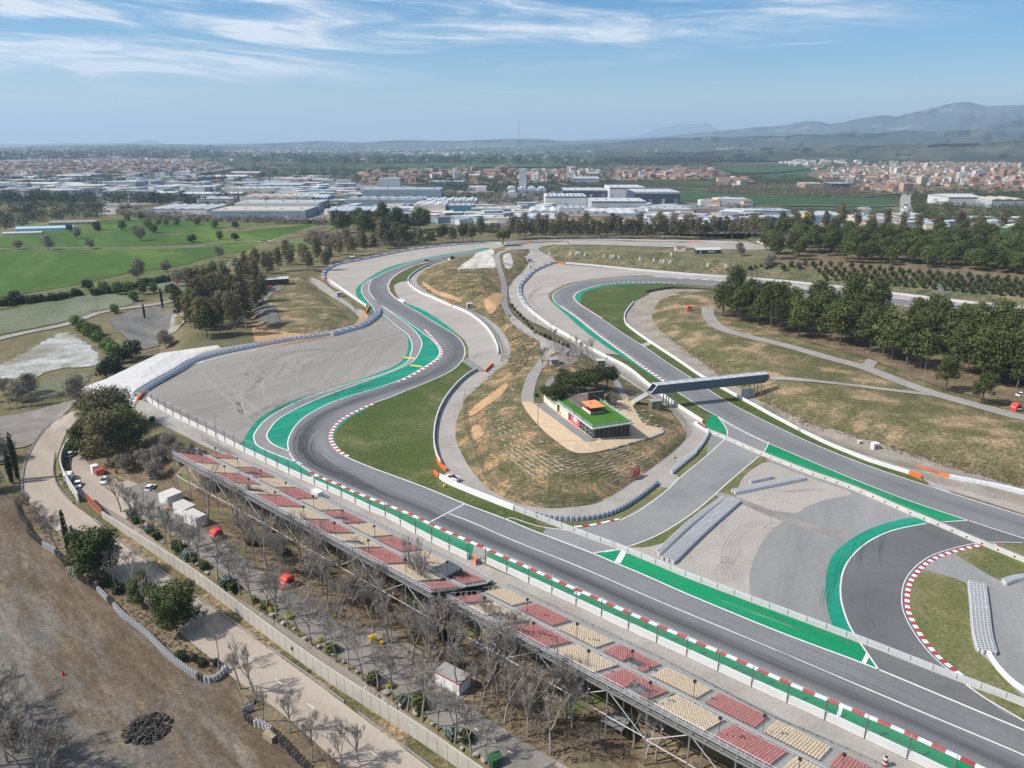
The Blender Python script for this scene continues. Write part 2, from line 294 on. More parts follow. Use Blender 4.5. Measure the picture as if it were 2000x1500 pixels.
m_oldas = soil('old_asphalt', [(.3, (.205, .20, .195)), (.5, (.25, .245, .24)), (.7, (.30, .29, .285))], .07, 1.2, blend=.16, stretch=(.2, 1, 1), rot=1.1, extra=[((.32, .31, .30), .07, .64, .78)])
m_newas = soil('dark_asphalt', [(.3, (.112, .112, .113)), (.5, (.135, .135, .136)), (.7, (.16, .159, .159))], .04, 1.6, blend=.12)
m_grey2 = soil('grey_tarmac_link', [(.3, (.20, .20, .20)), (.5, (.24, .238, .235)), (.7, (.28, .275, .27))], .05, 1.2, blend=.12)
m_chic = soil('chicane_asphalt', [(.3, (.215, .20, .195)), (.6, (.26, .24, .235)), (.8, (.30, .28, .27))], .08, 1.2, blend=.14)
m_white = plain('white_paint', (.70, .70, .69), .6, .10, .6)
m_redp = plain('red_paint', (.40, .04, .05), .6, .12, .4)
m_yel = plain('yellow_paint', (.72, .50, .06), .6, .1)
m_orange = plain('orange_plastic', (.85, .17, .025), .5, .1)
m_wall = plain('white_wall', (.72, .72, .71), .7, .06, .4)
m_conc = plain('concrete', (.50, .485, .45), .85, .12, .25)
m_wallb = plain('beige_panel_concrete', (.43, .40, .35), .85, .12, .25)
m_concw = plain('pale_concrete', (.50, .48, .45), .85, .10, .25)
m_dconc = plain('dark_concrete', (.30, .29, .27), .85, .15, .4)
m_metal = plain('galvanised_steel', (.42, .43, .44), .45, .1, .6, .6)
m_dmetal = plain('dark_steel', (.10, .105, .11), .5, .1, .6, .3)
m_wmetal = plain('white_steel', (.66, .67, .68), .5, .06, .5, .1)
m_rubber = plain('black_rubber', (.025, .025, .026), .8, .2, 1.5)
m_tyreg = plain('dirty_white_tyre', (.44, .44, .45), .7, .35, 2)
m_tyrew = plain('white_tyre', (.60, .61, .63), .6, .25, 1.6)
m_tyreb = plain('blue_tyre', (.20, .26, .42), .6, .1, 1.2)
m_tyred = plain('dusty_tyre', (.085, .072, .058), .85, .45, 1.2)
m_rust = plain('rusty_panel', (.30, .075, .035), .8, .1, .5)
m_glass = plain('dark_glass', (.02, .025, .03), .1, .1, .5)
m_stand = plain('deck_grey', (.275, .27, .255), .8, .1, .3)
m_cream = plain('cream_seat', (.70, .58, .43), .5, .28, 2.6)
m_seatr = plain('red_seat', (.52, .235, .22), .5, .35, 2.6)
m_skid, _n, _l, _b = newmat('tyre_rubber_mark')
_v = coord(_n, _l); _a = noise(_n, _l, _v, .25, 4, .6)
_b.inputs['Base Color'].default_value = (.055, .055, .06, 1); _b.inputs['Roughness'].default_value = .8
_mr = _n.new('ShaderNodeMapRange'); _mr.inputs[1].default_value = .3; _mr.inputs[2].default_value = .7; _mr.inputs[3].default_value = .12; _mr.inputs[4].default_value = .62; _l.new(_a, _mr.inputs[0]); _l.new(_mr.outputs[0], _b.inputs['Alpha'])
def track_mat():
    """race asphalt; UV = (metres along, metres across from the left edge); the rubbered-in line is laid by traffic"""
    m, n, l, b = newmat('race_asphalt'); t = n.new('ShaderNodeUVMap'); t.uv_map = 'uv'
    mp = n.new('ShaderNodeMapping'); mp.inputs['Scale'].default_value = (.012, .9, 1); l.new(t.outputs[0], mp.inputs[0])
    st = noise(n, l, mp.outputs[0], 1.0, 6, .75, .3)
    v = coord(n, l); g = noise(n, l, v, 1.5, 3, .7); bg_ = noise(n, l, v, .03, 4, .6)
    c = ramp(n, l, bg_, [(.3, (.16, .16, .162)), (.7, (.215, .215, .216))])
    c = mixc(n, l, 1, c, ramp(n, l, g, [(.25, g3(.9)), (.75, g3(1.1))]), 'MULTIPLY')
    c = mixc(n, l, 1, c, ramp(n, l, st, [(.3, g3(.80)), (.5, g3(1.0)), (.7, g3(1.08))]), 'MULTIPLY')
    at = n.new('ShaderNodeAttribute'); at.attribute_name = 'rubber'
    k = mth(n, l, 'MULTIPLY', at.outputs['Fac'], ramp(n, l, st, [(.25, g3(1.0)), (.75, g3(.45))]))
    c = mixc(n, l, k, c, (.05, .05, .055)); l.new(c, b.inputs['Base Color']); b.inputs['Roughness'].default_value = .75; b.inputs['Specular IOR Level'].default_value = .25
    return m
m_track = track_mat()
def mesh_mat(name, col, period=.12, alpha=.35):
    """wire mesh of a debris fence: evenly see-through"""
    m, n, l, b = newmat(name); b.inputs['Base Color'].default_value = (*col, 1); b.inputs['Roughness'].default_value = .6; b.inputs['Metallic'].default_value = .3
    v = coord(n, l); a = noise(n, l, v, 6, 2, .5); mr = n.new('ShaderNodeMapRange'); mr.inputs[3].default_value = alpha*.4; mr.inputs[4].default_value = alpha*1.4; l.new(a, mr.inputs[0]); l.new(mr.outputs[0], b.inputs['Alpha']); return m
m_mesh = mesh_mat('fence_mesh', (.35, .36, .36), alpha=.14)
m_meshg = mesh_mat('green_mesh', (.16, .17, .12), alpha=.30)
def leafmat(name, a, bcol, sc=.55, trans=.0):
    m, n, l, b = newmat(name); v = coord(n, l); f = noise(n, l, v, sc, 3, .6)
    oi = n.new('ShaderNodeObjectInfo'); c = ramp(n, l, f, [(.3, a), (.7, bcol)])
    hs = n.new('ShaderNodeHueSaturation'); mr = n.new('ShaderNodeMapRange'); mr.inputs[3].default_value = .65; mr.inputs[4].default_value = 1.35; l.new(oi.outputs['Random'], mr.inputs[0]); l.new(mr.outputs[0], hs.inputs['Value'])
    l.new(c, hs.inputs['Color']); l.new(hs.outputs[0], b.inputs['Base Color']); b.inputs['Roughness'].default_value = .7; b.inputs['Specular IOR Level'].default_value = .2
    return m
m_pine = leafmat('pine_needles', (.034, .048, .013), (.118, .138, .040))
m_pined = leafmat('dark_needles', (.022, .032, .010), (.082, .098, .028))
m_euc = leafmat('eucalyptus_leaves', (.072, .070, .030), (.21, .175, .09), .4)
m_oak = leafmat('oak_leaves', (.02, .035, .014), (.042, .06, .024))
m_spring = leafmat('spring_leaves', (.07, .12, .025), (.13, .19, .045))
m_cyp = leafmat('cypress_leaves', (.018, .035, .014), (.035, .055, .02))
m_greyl = leafmat('grey_shrub', (.12, .15, .12), (.22, .26, .22), 1.5)
m_yell = leafmat('yellow_shrub', (.30, .26, .04), (.45, .38, .06), 1.5)
m_twig = leafmat('bare_twigs', (.21, .175, .135), (.34, .295, .24), 1.2)
m_brownl = leafmat('brown_twigs', (.11, .085, .06), (.19, .15, .11))
m_bark = plain('bark', (.14, .11, .08), .9, .25, 1.5)
m_barkg = plain('grey_bark', (.31, .28, .245), .9, .18, 1.5)
m_barkl = plain('pale_twigs', (.30, .265, .23), .9, .2, 1.2)
# ---------------------------------------------------------------- the land itself
def ground_mesh():
    rs = [28.0]
    while rs[-1] < 44000: rs.append(rs[-1]*1.0125+.25)
    rs = np.array(rs); A = np.radians(np.linspace(-80, 80, 291)); R_, T = np.meshgrid(rs, A, indexing='ij')
    X = R_*np.sin(T); Y = R_*np.cos(T); Z = hbase(X, Y); n, k = X.shape
    V = np.stack([X, Y, Z], -1).reshape(-1, 3); i = np.arange(n*k).reshape(n, k)
    F = np.stack([i[:-1, :-1], i[:-1, 1:], i[1:, 1:], i[1:, :-1]], -1).reshape(-1, 4)[:, ::-1]
    # floor behind and below the viewpoint
    me = bpy.data.meshes.new('ground'); me.from_pydata(V.tolist(), [], F.tolist()); me.polygons.foreach_set('use_smooth', [True]*len(F)); return me
def land_mat():
    """countryside: near = dry grass and scrub; far = a patchwork of fields, woods and tracks"""
    m, n, l, b = newmat('countryside'); v = coord(n, l)
    near = ramp(n, l, noise(n, l, v, .03, 6, .65, .4), [(.28, (.09, .095, .045)), (.45, (.145, .135, .07)), (.6, (.20, .165, .10)), (.75, (.30, .23, .14))])
    near = mixc(n, l, 1, near, ramp(n, l, noise(n, l, v, .8, 3, .7), [(.25, g3(.6)), (.75, g3(1.3))]), 'MULTIPLY')
    vo = n.new('ShaderNodeTexVoronoi'); vo.inputs['Scale'].default_value = .0060; vo.inputs['Randomness'].default_value = .9
    wv = n.new('ShaderNodeMixRGB'); wv.blend_type = 'ADD'; wv.inputs[0].default_value = 160; l.new(v, wv.inputs[1])
    nn = n.new('ShaderNodeTexNoise'); nn.inputs['Scale'].default_value = .003; l.new(v, nn.inputs['Vector']); l.new(nn.outputs['Color'], wv.inputs[2]); l.new(wv.outputs[0], vo.inputs['Vector'])
    sp = n.new('ShaderNodeSeparateColor'); l.new(vo.outputs['Color'], sp.inputs[0])
    fld = ramp(n, l, sp.outputs[0], [(0, (.085, .085, .055)), (.2, (.055, .085, .038)), (.38, (.12, .11, .075)), (.52, (.07, .075, .045)), (.68, (.15, .13, .09)), (.84, (.06, .095, .04)), (.93, (.21, .18, .13))], 'CONSTANT')
    fld = mixc(n, l, 1, fld, ramp(n, l, noise(n, l, v, .02, 5, .7), [(.25, g3(.7)), (.75, g3(1.25))]), 'MULTIPLY')
    wood = ramp(n, l, noise(n, l, v, .0016, 7, .68, .5), [(.43, g3(0)), (.50, g3(1))])
    wc = ramp(n, l, noise(n, l, v, .03, 4, .7), [(.3, (.028, .042, .02)), (.6, (.05, .065, .032)), (.8, (.09, .08, .055))])
    far = mixc(n, l, wood, fld, wc)
    sx = n.new('ShaderNodeVectorMath'); sx.operation = 'LENGTH'; l.new(v, sx.inputs[0])
    k = n.new('ShaderNodeMapRange'); k.inputs[1].default_value = 1150; k.inputs[2].default_value = 1500; l.new(sx.outputs['Value'], k.inputs[0])
    c = mixc(n, l, k.outputs[0], near, far); l.new(c, b.inputs['Base Color']); b.inputs['Roughness'].default_value = 1; b.inputs['Specular IOR Level'].default_value = .05
    return m
me = ground_mesh(); me.materials.append(land_mat()); tag(link('ground', me), kind='structure')
def inside(poly, X, Y): return sdist(poly, X, Y)
def sheet(name, px, mat, dz, n=5, step=0, smooth=True, kind='structure', zfun=None, label=None, cat=None, parent=None):
    """a thin surfacing laid on the land; outline in photograph pixels; step = lattice so that it follows slopes"""
    q = spl(px, n, True) if smooth else px
    W3 = Pn(q); pts = [Vector((a, b)) for a, b in W3[:, :2]]; N = len(pts); extra = []
    if step:
        lo = W3[:, :2].min(0); hi = W3[:, :2].max(0); gx, gy = np.meshgrid(np.arange(lo[0], hi[0], step), np.arange(lo[1], hi[1], step)); gx = gx.ravel()+.013; gy = gy.ravel()+.017
        d = sdist(W3[:, :2], gx, gy); k = d > step*.35; extra = [Vector((a, b)) for a, b in zip(gx[k], gy[k])]
    r = delaunay_2d_cdt(pts+extra, [], [list(range(N))], 1, 1e-4)
    V = np.array([(v.x, v.y) for v in r[0]]); F = [list(f) for f in r[2]]
    X, Y = V[:, 0], V[:, 1]; Z = (zfun(X, Y) if zfun else hbase(X, Y)+hmound(X, Y))+dz
    for i, f in enumerate(F):
        a, b, c = V[f[0]], V[f[1]], V[f[2]]
        if (b[0]-a[0])*(c[1]-a[1])-(b[1]-a[1])*(c[0]-a[0]) < 0: F[i] = f[::-1]
    o = link(name, meshdata(name, np.column_stack([X, Y, Z]).tolist(), F, mat), parent)
    if step: o.data.attributes.new('edge', 'FLOAT', 'POINT').data.foreach_set('value', np.maximum(0, sdist(W3[:, :2], X, Y)).astype(np.float32))
    if kind: tag(o, kind=kind)
    return tag(o, label, cat)
def resample(W3, step):
    W3 = np.asarray(W3); d = np.r_[0, np.cumsum(np.hypot(*np.diff(W3[:, :2], axis=0).T))]; n = max(2, int(d[-1]/step)+1); s = np.linspace(0, d[-1], n)
    return np.column_stack([np.interp(s, d, W3[:, i]) for i in range(W3.shape[1])]), s
def normals(W3):
    t = np.gradient(W3[:, :2], axis=0); t /= np.linalg.norm(t, axis=1)[:, None]+1e-9; return np.column_stack([-t[:, 1], t[:, 0]])
def line_world(px, n=6, step=2.0): return resample(Pn(spl(px, n)), step)
def ribbon(name, px, width, mat, dz, n=6, step=2.0, shift=0.0, smat=None, kind='structure', parent=None, side=None):
    """painted line / road of constant width along a pixel line. side = (left, right) offsets override"""
    W3, s = line_world(px, n, step); nr = normals(W3); L, R_ = side if side else (width/2+shift, -width/2+shift)
    a = W3[:, :2]+nr*L; b = W3[:, :2]+nr*R_
    za = hbase(a[:, 0], a[:, 1])+hmound(a[:, 0], a[:, 1])+dz; zb = hbase(b[:, 0], b[:, 1])+hmound(b[:, 0], b[:, 1])+dz
    k = len(s); V = [(x, y, z) for (x, y), z in zip(a, za)]+[(x, y, z) for (x, y), z in zip(b, zb)]
    F = [(k+i, k+i+1, i+1, i) for i in range(k-1)]
    o = link(name, meshdata(name, V, F, mat), parent)
    if kind: tag(o, kind=kind)
    return o
def road_between(name, Lpx, Rpx, mat, dz, n=7, step=2.0, across=14, rubber=None):
    L, s = line_world(Lpx, n, step); Rr, _ = line_world(Rpx, n, .5); j = 0; rows = []; us = []
    for i, p in enumerate(L):
        hi = min(len(Rr), j+60); d = np.hypot(Rr[j:hi, 0]-p[0], Rr[j:hi, 1]-p[1]); j2 = j+int(d.argmin()); j = j2
        rows.append((p, Rr[j2])); us.append(s[i])
    V = []; UV = []; RB = []
    for (p, q), u in zip(rows, us):
        w = math.hypot(*(q-p)[:2])
        for c in range(across+1):
            t = c/across; a = p*(1-t)+q*t; V.append((a[0], a[1], a[2]+dz)); UV.append((u, t*w)); RB.append(rubber(u/s[-1], t) if rubber else 0)
    k = across+1; F = [(i*k+c, (i+1)*k+c, (i+1)*k+c+1, i*k+c+1) for i in range(len(rows)-1) for c in range(across)]
    me = meshdata(name, V, [f[::-1] for f in F], mat); uv = me.uv_layers.new(name='uv'); li = [UV[lo.vertex_index] for lo in me.loops]
    for k_, w_ in enumerate(li): uv.data[k_].uv = w_
    at = me.attributes.new('rubber', 'FLOAT', 'POINT'); at.data.foreach_set('value', RB)
    # keep faces upward
    if me.polygons[len(me.polygons)//2].normal.z < 0: me.flip_normals()
    return tag(link(name, me), kind='structure')
# ---- outlines traced from the photograph (2000 x 1500 pixels)
T1L = [(975, 484), (950, 487), (915, 492), (875, 499), (825, 507), (775, 522), (745, 535), (728, 545), (722, 555), (721, 567), (728, 580), (742, 594), (762, 607), (787, 622), (812, 640), (835, 657), (850, 670), (859, 685), (856, 697), (840, 710), (812, 727), (785, 741), (738, 758), (690, 772), (650, 786), (620, 800), (594, 816), (578, 832), (568, 848), (563, 864), (565, 880), (572, 894), (586, 908), (608, 922), (650, 940), (698, 961), (750, 982), (800, 1002), (875, 1037), (915, 1054), (975, 1081), (1032, 1106), (1100, 1137), (1162, 1164), (1222, 1191), (1325, 1236), (1425, 1279), (1540, 1331), (1657, 1380), (1754, 1421), (1850, 1465), (1960, 1517), (2080, 1574), (2260, 1660)]
T1R = [(985, 489), (950, 493), (912, 499), (875, 504), (840, 510), (818, 516), (800, 522), (780, 532), (766, 542), (758, 553), (757, 563), (762, 574), (775, 585), (800, 601), (825, 615), (855, 634), (882, 650), (897, 662), (906, 677), (907, 692), (900, 707), (880, 725), (838, 745), (800, 760), (762, 776), (730, 787), (704, 798), (680, 810), (662, 822), (650, 834), (643, 848), (643, 860), (648, 870), (658, 882), (682, 896), (730, 916), (790, 938), (850, 961), (907, 985), (985, 1014), (1037, 1036), (1155, 1081), (1200, 1100), (1262, 1126), (1350, 1165), (1525, 1237), (1690, 1299), (1825, 1355), (1925, 1397), (2000, 1428), (2120, 1480), (2330, 1573)]
LA = [(728, 545), (710, 555), (706, 568), (711, 580), (722, 593), (733, 603), (748, 615), (775, 637), (797, 655), (805, 675), (802, 692), (795, 707), (762, 725), (700, 745), (650, 760), (600, 777), (560, 795), (530, 812), (510, 829), (497, 848), (496, 857), (502, 870), (520, 880), (550, 892), (590, 906)]
LB = [(732, 585), (745, 597), (770, 615), (800, 637), (817, 655), (824, 672), (817, 692), (807, 705), (787, 717), (750, 732), (700, 750), (650, 768), (610, 784), (570, 803), (540, 822), (524, 843), (521, 852), (526, 862), (540, 872), (562, 880), (566, 883)]
LD = [(950, 484), (915, 490), (875, 496), (825, 505), (762, 521), (725, 540), (700, 559), (695, 572), (702, 585), (714, 598), (735, 612), (750, 620), (777, 640), (795, 657), (797, 675), (792, 695), (775, 712), (737, 729), (675, 750), (620, 768), (560, 787), (520, 808), (500, 824), (485, 843), (474, 862), (468, 868)]
BAR1 = [(288, 782), (301, 790), (322, 803), (349, 817), (387, 836), (437, 861), (476, 881), (520, 902), (566, 924), (615, 946), (668, 970), (722, 996), (760, 1013), (800, 1034), (841, 1056), (886, 1078), (915, 1092)]
BAR2 = [(950, 1099), (972, 1109), (1024, 1133), (1082, 1160), (1144, 1189), (1210, 1220), (1280, 1252), (1356, 1287), (1440, 1326), (1530, 1367), (1627, 1411), (1716, 1453), (1790, 1488), (1860, 1522)]
T2L = [(2100, 619), (2000, 608), (1900, 598), (1825, 592), (1740, 582), (1650, 572), (1560, 563), (1500, 556), (1400, 548), (1325, 543), (1250, 541), (1187, 544), (1137, 550), (1108, 559), (1088, 568), (1080, 577), (1082, 587), (1092, 597), (1125, 620), (1162, 650), (1200, 678), (1220, 692), (1250, 714), (1295, 745), (1325, 767), (1375, 799), (1400, 812), (1437, 834), (1500, 865), (1610, 912), (1700, 949), (1790, 983), (1892, 1017), (2000, 1052), (2120, 1090)]
T2R = [(2100, 633), (2000, 621), (1900, 612), (1825, 605), (1740, 594), (1650, 585), (1560, 575), (1490, 567), (1400, 559), (1325, 554), (1275, 552), (1212, 552), (1170, 557), (1140, 565), (1125, 572), (1119, 580), (1124, 589), (1140, 601), (1175, 623), (1225, 657), (1262, 680), (1300, 707), (1350, 739), (1382, 761), (1425, 788), (1462, 807), (1500, 826), (1580, 864), (1670, 901), (1760, 933), (1829, 955), (1910, 981), (2000, 1009), (2120, 1046)]
W4 = [(1395, 568), (1310, 563), (1285, 566), (1267, 575), (1237, 592), (1222, 612), (1220, 627), (1230, 641), (1275, 673), (1325, 706), (1372, 738), (1425, 768), (1462, 788), (1520, 820), (1610, 866), (1700, 903), (1776, 926)]
W23 = [(1372, 826), (1312, 787), (1265, 752), (1225, 720), (1175, 694), (1150, 680), (1125, 666), (1100, 653), (1075, 638), (1050, 620), (1030, 602), (1018, 582), (1016, 562), (1024, 550), (1042, 532), (1064, 521), (1085, 513)]
BR3 = [(880, 508), (862, 511), (825, 524), (802, 540), (797, 550), (803, 560), (820, 572), (850, 585), (877, 597), (915, 613), (945, 636), (962, 658), (971, 678), (973, 692), (966, 709), (948, 726)]
BR4 = [(932, 724), (912, 736), (890, 756), (870, 782), (856, 810), (849, 840), (848, 870), (854, 896), (862, 912), (873, 921)]
BR5 = [(848, 926), (860, 934), (875, 944), (905, 957), (937, 970), (975, 985), (1004, 996)]
TYA = [(1044, 1008), (1075, 1015), (1125, 1017), (1175, 1011), (1212, 997), (1250, 973), (1284, 946)]
TYB = [(1310, 926), (1336, 905), (1356, 888), (1372, 868), (1384, 847)]
RAIL = [(1004, 996), (1040, 1010), (1102, 1033), (1155, 1053), (1220, 1077), (1337, 1126), (1405, 1152), (1477, 1179), (1557, 1209), (1642, 1241), (1701, 1263), (1825, 1312), (1932, 1353), (2000, 1380), (2120, 1430)]
CW6 = [(1386, 846), (1400, 851), (1440, 868), (1481, 886), (1565, 920), (1670, 958), (1760, 997), (1820, 1022), (1910, 1061), (2000, 1098), (2120, 1150)]
def rev(a): return a[::-1]
# ---- surfaces, bottom layer up
sheet('service_road', BR3+BR4+[(860, 930)]+BR5[2:]+TYA+[(1305, 952)]+TYB+[(1380, 838)]+W23+[(1075, 500), (1040, 488), (1000, 482), (960, 482), (920, 495), (895, 504)], m_croad, .02, n=3)
sheet('service_road', [(1400, 566)]+W4[2:]+[(1800, 936), (1850, 950), (2000, 992), (2150, 1030), (2150, 980), (2000, 953), (1700, 860), (1500, 790), (1350, 690), (1280, 630), (1300, 580), (1400, 577)], m_croad2, .02, n=3)
sheet('service_road', [(288, 783), (349, 818), (437, 862), (520, 904), (615, 948), (722, 998), (800, 1036), (886, 1080), (932, 1098), (1024, 1136), (1144, 1192), (1280, 1255), (1440, 1330), (1627, 1415), (1860, 1526), (1740, 1540), (1700, 1500), (1500, 1410), (1370, 1340), (1100, 1206), (965, 1142), (800, 1058), (630, 978), (550, 933), (460, 896), (400, 872), (330, 836), (290, 818), (262, 800), (272, 780)], m_croad, .03, smooth=False, step=0, zfun=lambda X, Y: hbase(X, Y)*.0)
sheet('gravel_trap', [(276, 779), (290, 765), (320, 748), (350, 732), (380, 714), (406, 704), (440, 696), (500, 684), (580, 670), (640, 660), (700, 646), (725, 631), (741, 615), (738, 604)]+LD[11:]+[(437, 861), (387, 836), (349, 817), (322, 803), (301, 790)], m_gravel, .03, n=4)
sheet('gravel_trap', [(648, 560), (637, 545), (631, 536), (640, 524), (662, 516), (700, 508), (750, 498), (800, 489), (875, 480), (950, 475), (985, 477), (985, 486)]+LD[:10]+[(700, 590), (670, 571)], m_gravel2, .03, n=4)
sheet('gravel_trap', [(770, 563), (772, 556), (783, 551)]+BR3[4:14]+[(966, 709), (950, 724), (925, 716), (906, 703), (914, 698), (913, 680), (908, 666), (896, 654), (884, 646), (860, 632), (820, 606), (797, 594), (778, 580)], m_gravel2, .03, n=4)
sheet('gravel_trap', [(1085, 514), (1105, 517), (1150, 521), (1275, 531), (1400, 542), (1500, 549), (1650, 565), (1755, 577), (2000, 601), (2120, 614), (2120, 622), (2000, 610), (1825, 594), (1650, 574), (1400, 551), (1225, 543), (1162, 547), (1125, 553), (1095, 560), (1075, 571), (1072, 582), (1082, 594), (1112, 618), (1150, 648), (1187, 676), (1220, 696), (1175, 690), (1153, 681)]+W23[6:], m_gravel2, .03, n=4)
sheet('grass', [(905, 702), (925, 716), (932, 724)]+BR4[1:]+[(862, 928), (850, 930)]+BR5[1:]+[(1044, 1008)]+[(1050, 1022), (1085, 1031), (1060, 1040), (1037, 1036), (985, 1014), (907, 985), (850, 961), (790, 938), (730, 916), (682, 896), (658, 882), (643, 860), (650, 834), (680, 810), (730, 787), (800, 760), (838, 745), (880, 725)], m_grass, .035, n=3)
sheet('grass', [(762, 576), (755, 562), (757, 550), (775, 534), (800, 520), (840, 508), (880, 502), (900, 503), (880, 509), (862, 512), (825, 525), (802, 541), (798, 549), (783, 550), (772, 556), (768, 564), (776, 582), (786, 592)], m_grass, .035, n=4)
sheet('grass', [(883, 648), (896, 654), (908, 666), (914, 680), (915, 698), (906, 702), (900, 690), (900, 670)], m_verge, .038, n=4)
sheet('grass', T2R[9:]+[(2120, 1055), (2000, 1020), (1920, 985), (1850, 962), (1800, 940), (1776, 928)]+rev(W4[:16])+[(1312, 555)], m_grass, .035, n=3)
sheet('gravel_trap', [(1812, 946), (1850, 944), (1925, 956), (2000, 972), (2130, 1006), (2130, 1046), (2000, 1004), (1920, 978), (1860, 960)], m_gravel2, .045, n=4)
sheet('grass', [(1090, 563), (1102, 556), (1137, 548), (1187, 542), (1250, 538), (1280, 540), (1250, 545), (1100, 580), (1115, 610), (1092, 599), (1078, 590), (1071, 578), (1076, 570)], m_verge, .04, n=4)
sheet('grass', [(1178, 693), (1215, 694), (1240, 707), (1290, 745), (1330, 772), (1400, 812), (1388, 812), (1377, 827), (1365, 820), (1312, 783), (1265, 748), (1225, 717)], m_grass, .04, n=3)
sheet('grass', [(1045, 1010), (1075, 1017), (1125, 1019), (1175, 1013), (1212, 999), (1250, 975), (1284, 948), (1308, 952), (1290, 968), (1265, 986), (1240, 1000), (1210, 1017), (1150, 1028), (1105, 1031), (1075, 1024)], m_verge, .045, n=3)
sheet('grass', [(1384, 848), (1411, 860), (1375, 896), (1327, 934), (1310, 927), (1336, 906), (1358, 889), (1372, 870)], m_verge, .045, n=3)
sheet('service_road', [(1284, 946), (1310, 926), (1327, 934), (1306, 953)], m_croad, .05, n=2)
# short circuit, right
sheet('old_asphalt', [(1386, 838), (1500, 880), (1700, 960), (1900, 1040), (2150, 1140), (2300, 1200), (2300, 1560), (2000, 1430), (1715, 1309), (1640, 1243), (1460, 1172), (1337, 1122), (1200, 1074), (1156, 1083), (1100, 1060), (1060, 1030), (1120, 1035), (1210, 1017), (1290, 966), (1380, 890)], m_oldas, .05, smooth=False)
sheet('grass', [(1482, 893), (1499, 900), (1480, 925), (1440, 975), (1456, 986), (1440, 1010), (1330, 1110), (1215, 1073), (1275, 1050), (1325, 1022), (1375, 985), (1425, 940)], m_verge, .055, n=3)
sheet('gravel_trap', [(1503, 904), (1540, 918), (1600, 940), (1664, 964), (1610, 977), (1575, 990), (1553, 1002), (1500, 995), (1450, 983), (1438, 970), (1450, 935), (1480, 910)], m_gravel2, .06, n=4)
sheet('gravel_trap', [(1456, 986), (1480, 996), (1531, 1013), (1511, 1032), (1490, 1056), (1475, 1086), (1465, 1119), (1459, 1168), (1400, 1144), (1330, 1118), (1225, 1074), (1270, 1068), (1330, 1045), (1400, 985)], m_gravel2, .06, n=4)
L1L = [(1060, 1040), (1107, 1036), (1150, 1031), (1210, 1017), (1250, 997), (1300, 960), (1327, 934), (1375, 895), (1416, 858)]
L1R = [(1150, 1083), (1180, 1079), (1215, 1072), (1275, 1050), (1325, 1022), (1375, 985), (1425, 940), (1482, 892), (1502, 868)]
sheet('link_road', L1L+[(1419, 851), (1417, 838), (1404, 816), (1440, 836), (1498, 864), (1494, 878), (1482, 892)]+rev(L1R[:-1]), m_grey2, .065, n=4)
sheet('dirt_track', [(1400, 961), (1440, 971), (1540, 1010), (1660, 1045), (1650, 1054), (1530, 1019), (1440, 982), (1396, 968)], m_gravel, .07, n=3)
KR = [(2120, 1078), (2000, 1063), (1952, 1062), (1910, 1064), (1865, 1074), (1826, 1087), (1797, 1106), (1776, 1131), (1768, 1155), (1768, 1187), (1779, 1216), (1800, 1250), (1825, 1280), (1850, 1302), (1875, 1321)]
TA_O = [(1785, 1011), (1730, 1022), (1685, 1040), (1649, 1063), (1626, 1086), (1615, 1116), (1612, 1152), (1615, 1184), (1623, 1214), (1632, 1230)]
TA_I = [(1808, 1023), (1745, 1036), (1700, 1056), (1670, 1080), (1652, 1104), (1643, 1131), (1642, 1167), (1650, 1200), (1660, 1225), (1671, 1243)]
sheet('pit_road', TA_I+[(1690, 1270), (1716, 1310), (1825, 1357), (2000, 1430), (2250, 1530), (2250, 1490), (2000, 1410), (1925, 1366), (1887, 1340)]+rev(KR)+[(2120, 1090), (2000, 1051), (1892, 1018), (1850, 1020)], m_newas, .07, n=4)
sheet('green_runoff', TA_O+rev(TA_I), m_teal, .08, n=4)
sheet('grass', [(1805, 1114), (1830, 1120), (1895, 1143), (1897, 1180), (1902, 1232), (1910, 1272), (1930, 1290), (1952, 1316), (2000, 1366), (2000, 1374), (1932, 1347), (1875, 1322), (1850, 1303), (1825, 1281), (1800, 1251), (1779, 1217), (1769, 1188), (1769, 1157), (1777, 1133)], m_verge, .085, n=2)
sheet('grass', [(1862, 1078), (1910, 1066), (1952, 1064), (2000, 1066), (2120, 1080), (2120, 1122), (2000, 1121), (1958, 1136), (1900, 1104)], m_verge, .085, n=2)
sheet('grass', [(1890, 1341), (2000, 1378), (2150, 1440), (2150, 1470), (2000, 1409), (1926, 1364)], m_verge, .085, n=2, smooth=False)
# painted run-off beside the track
sheet('green_runoff', LD+[(500, 889), (550, 912), (605, 937), (608, 925), (586, 908), (572, 894), (565, 883), (563, 864), (568, 848), (578, 832), (594, 816), (620, 800), (650, 786), (690, 772), (738, 758), (785, 741), (812, 727), (840, 710), (856, 697), (859, 685), (850, 670), (835, 657), (812, 640), (787, 622), (762, 607), (742, 594), (728, 580), (721, 567), (724, 553), (735, 541), (762, 526), (825, 509), (875, 501), (950, 489)], m_teal, .05, n=4)
sheet('green_runoff', [(596, 930), (620, 929), (650, 941), (698, 962), (750, 983), (800, 1003), (875, 1038), (924, 1060), (921, 1095), (886, 1077), (841, 1055), (800, 1033), (760, 1012), (722, 995), (668, 969), (615, 945)], m_green, .055, smooth=False)
sheet('green_runoff', [(955, 1073), (975, 1082), (1032, 1107), (1100, 1138), (1222, 1192), (1325, 1237), (1425, 1280), (1540, 1332), (1657, 1381), (1754, 1422), (1850, 1466), (1960, 1518), (1860, 1521), (1790, 1487), (1716, 1452), (1627, 1410), (1530, 1366), (1440, 1325), (1356, 1286), (1280, 1251), (1210, 1219), (1144, 1188), (1082, 1159), (1024, 1132), (972, 1108), (950, 1098)], m_green, .055, smooth=False)
sheet('service_road', [(926, 1061), (953, 1073), (949, 1099), (920, 1096)], m_croad, .06, smooth=False)
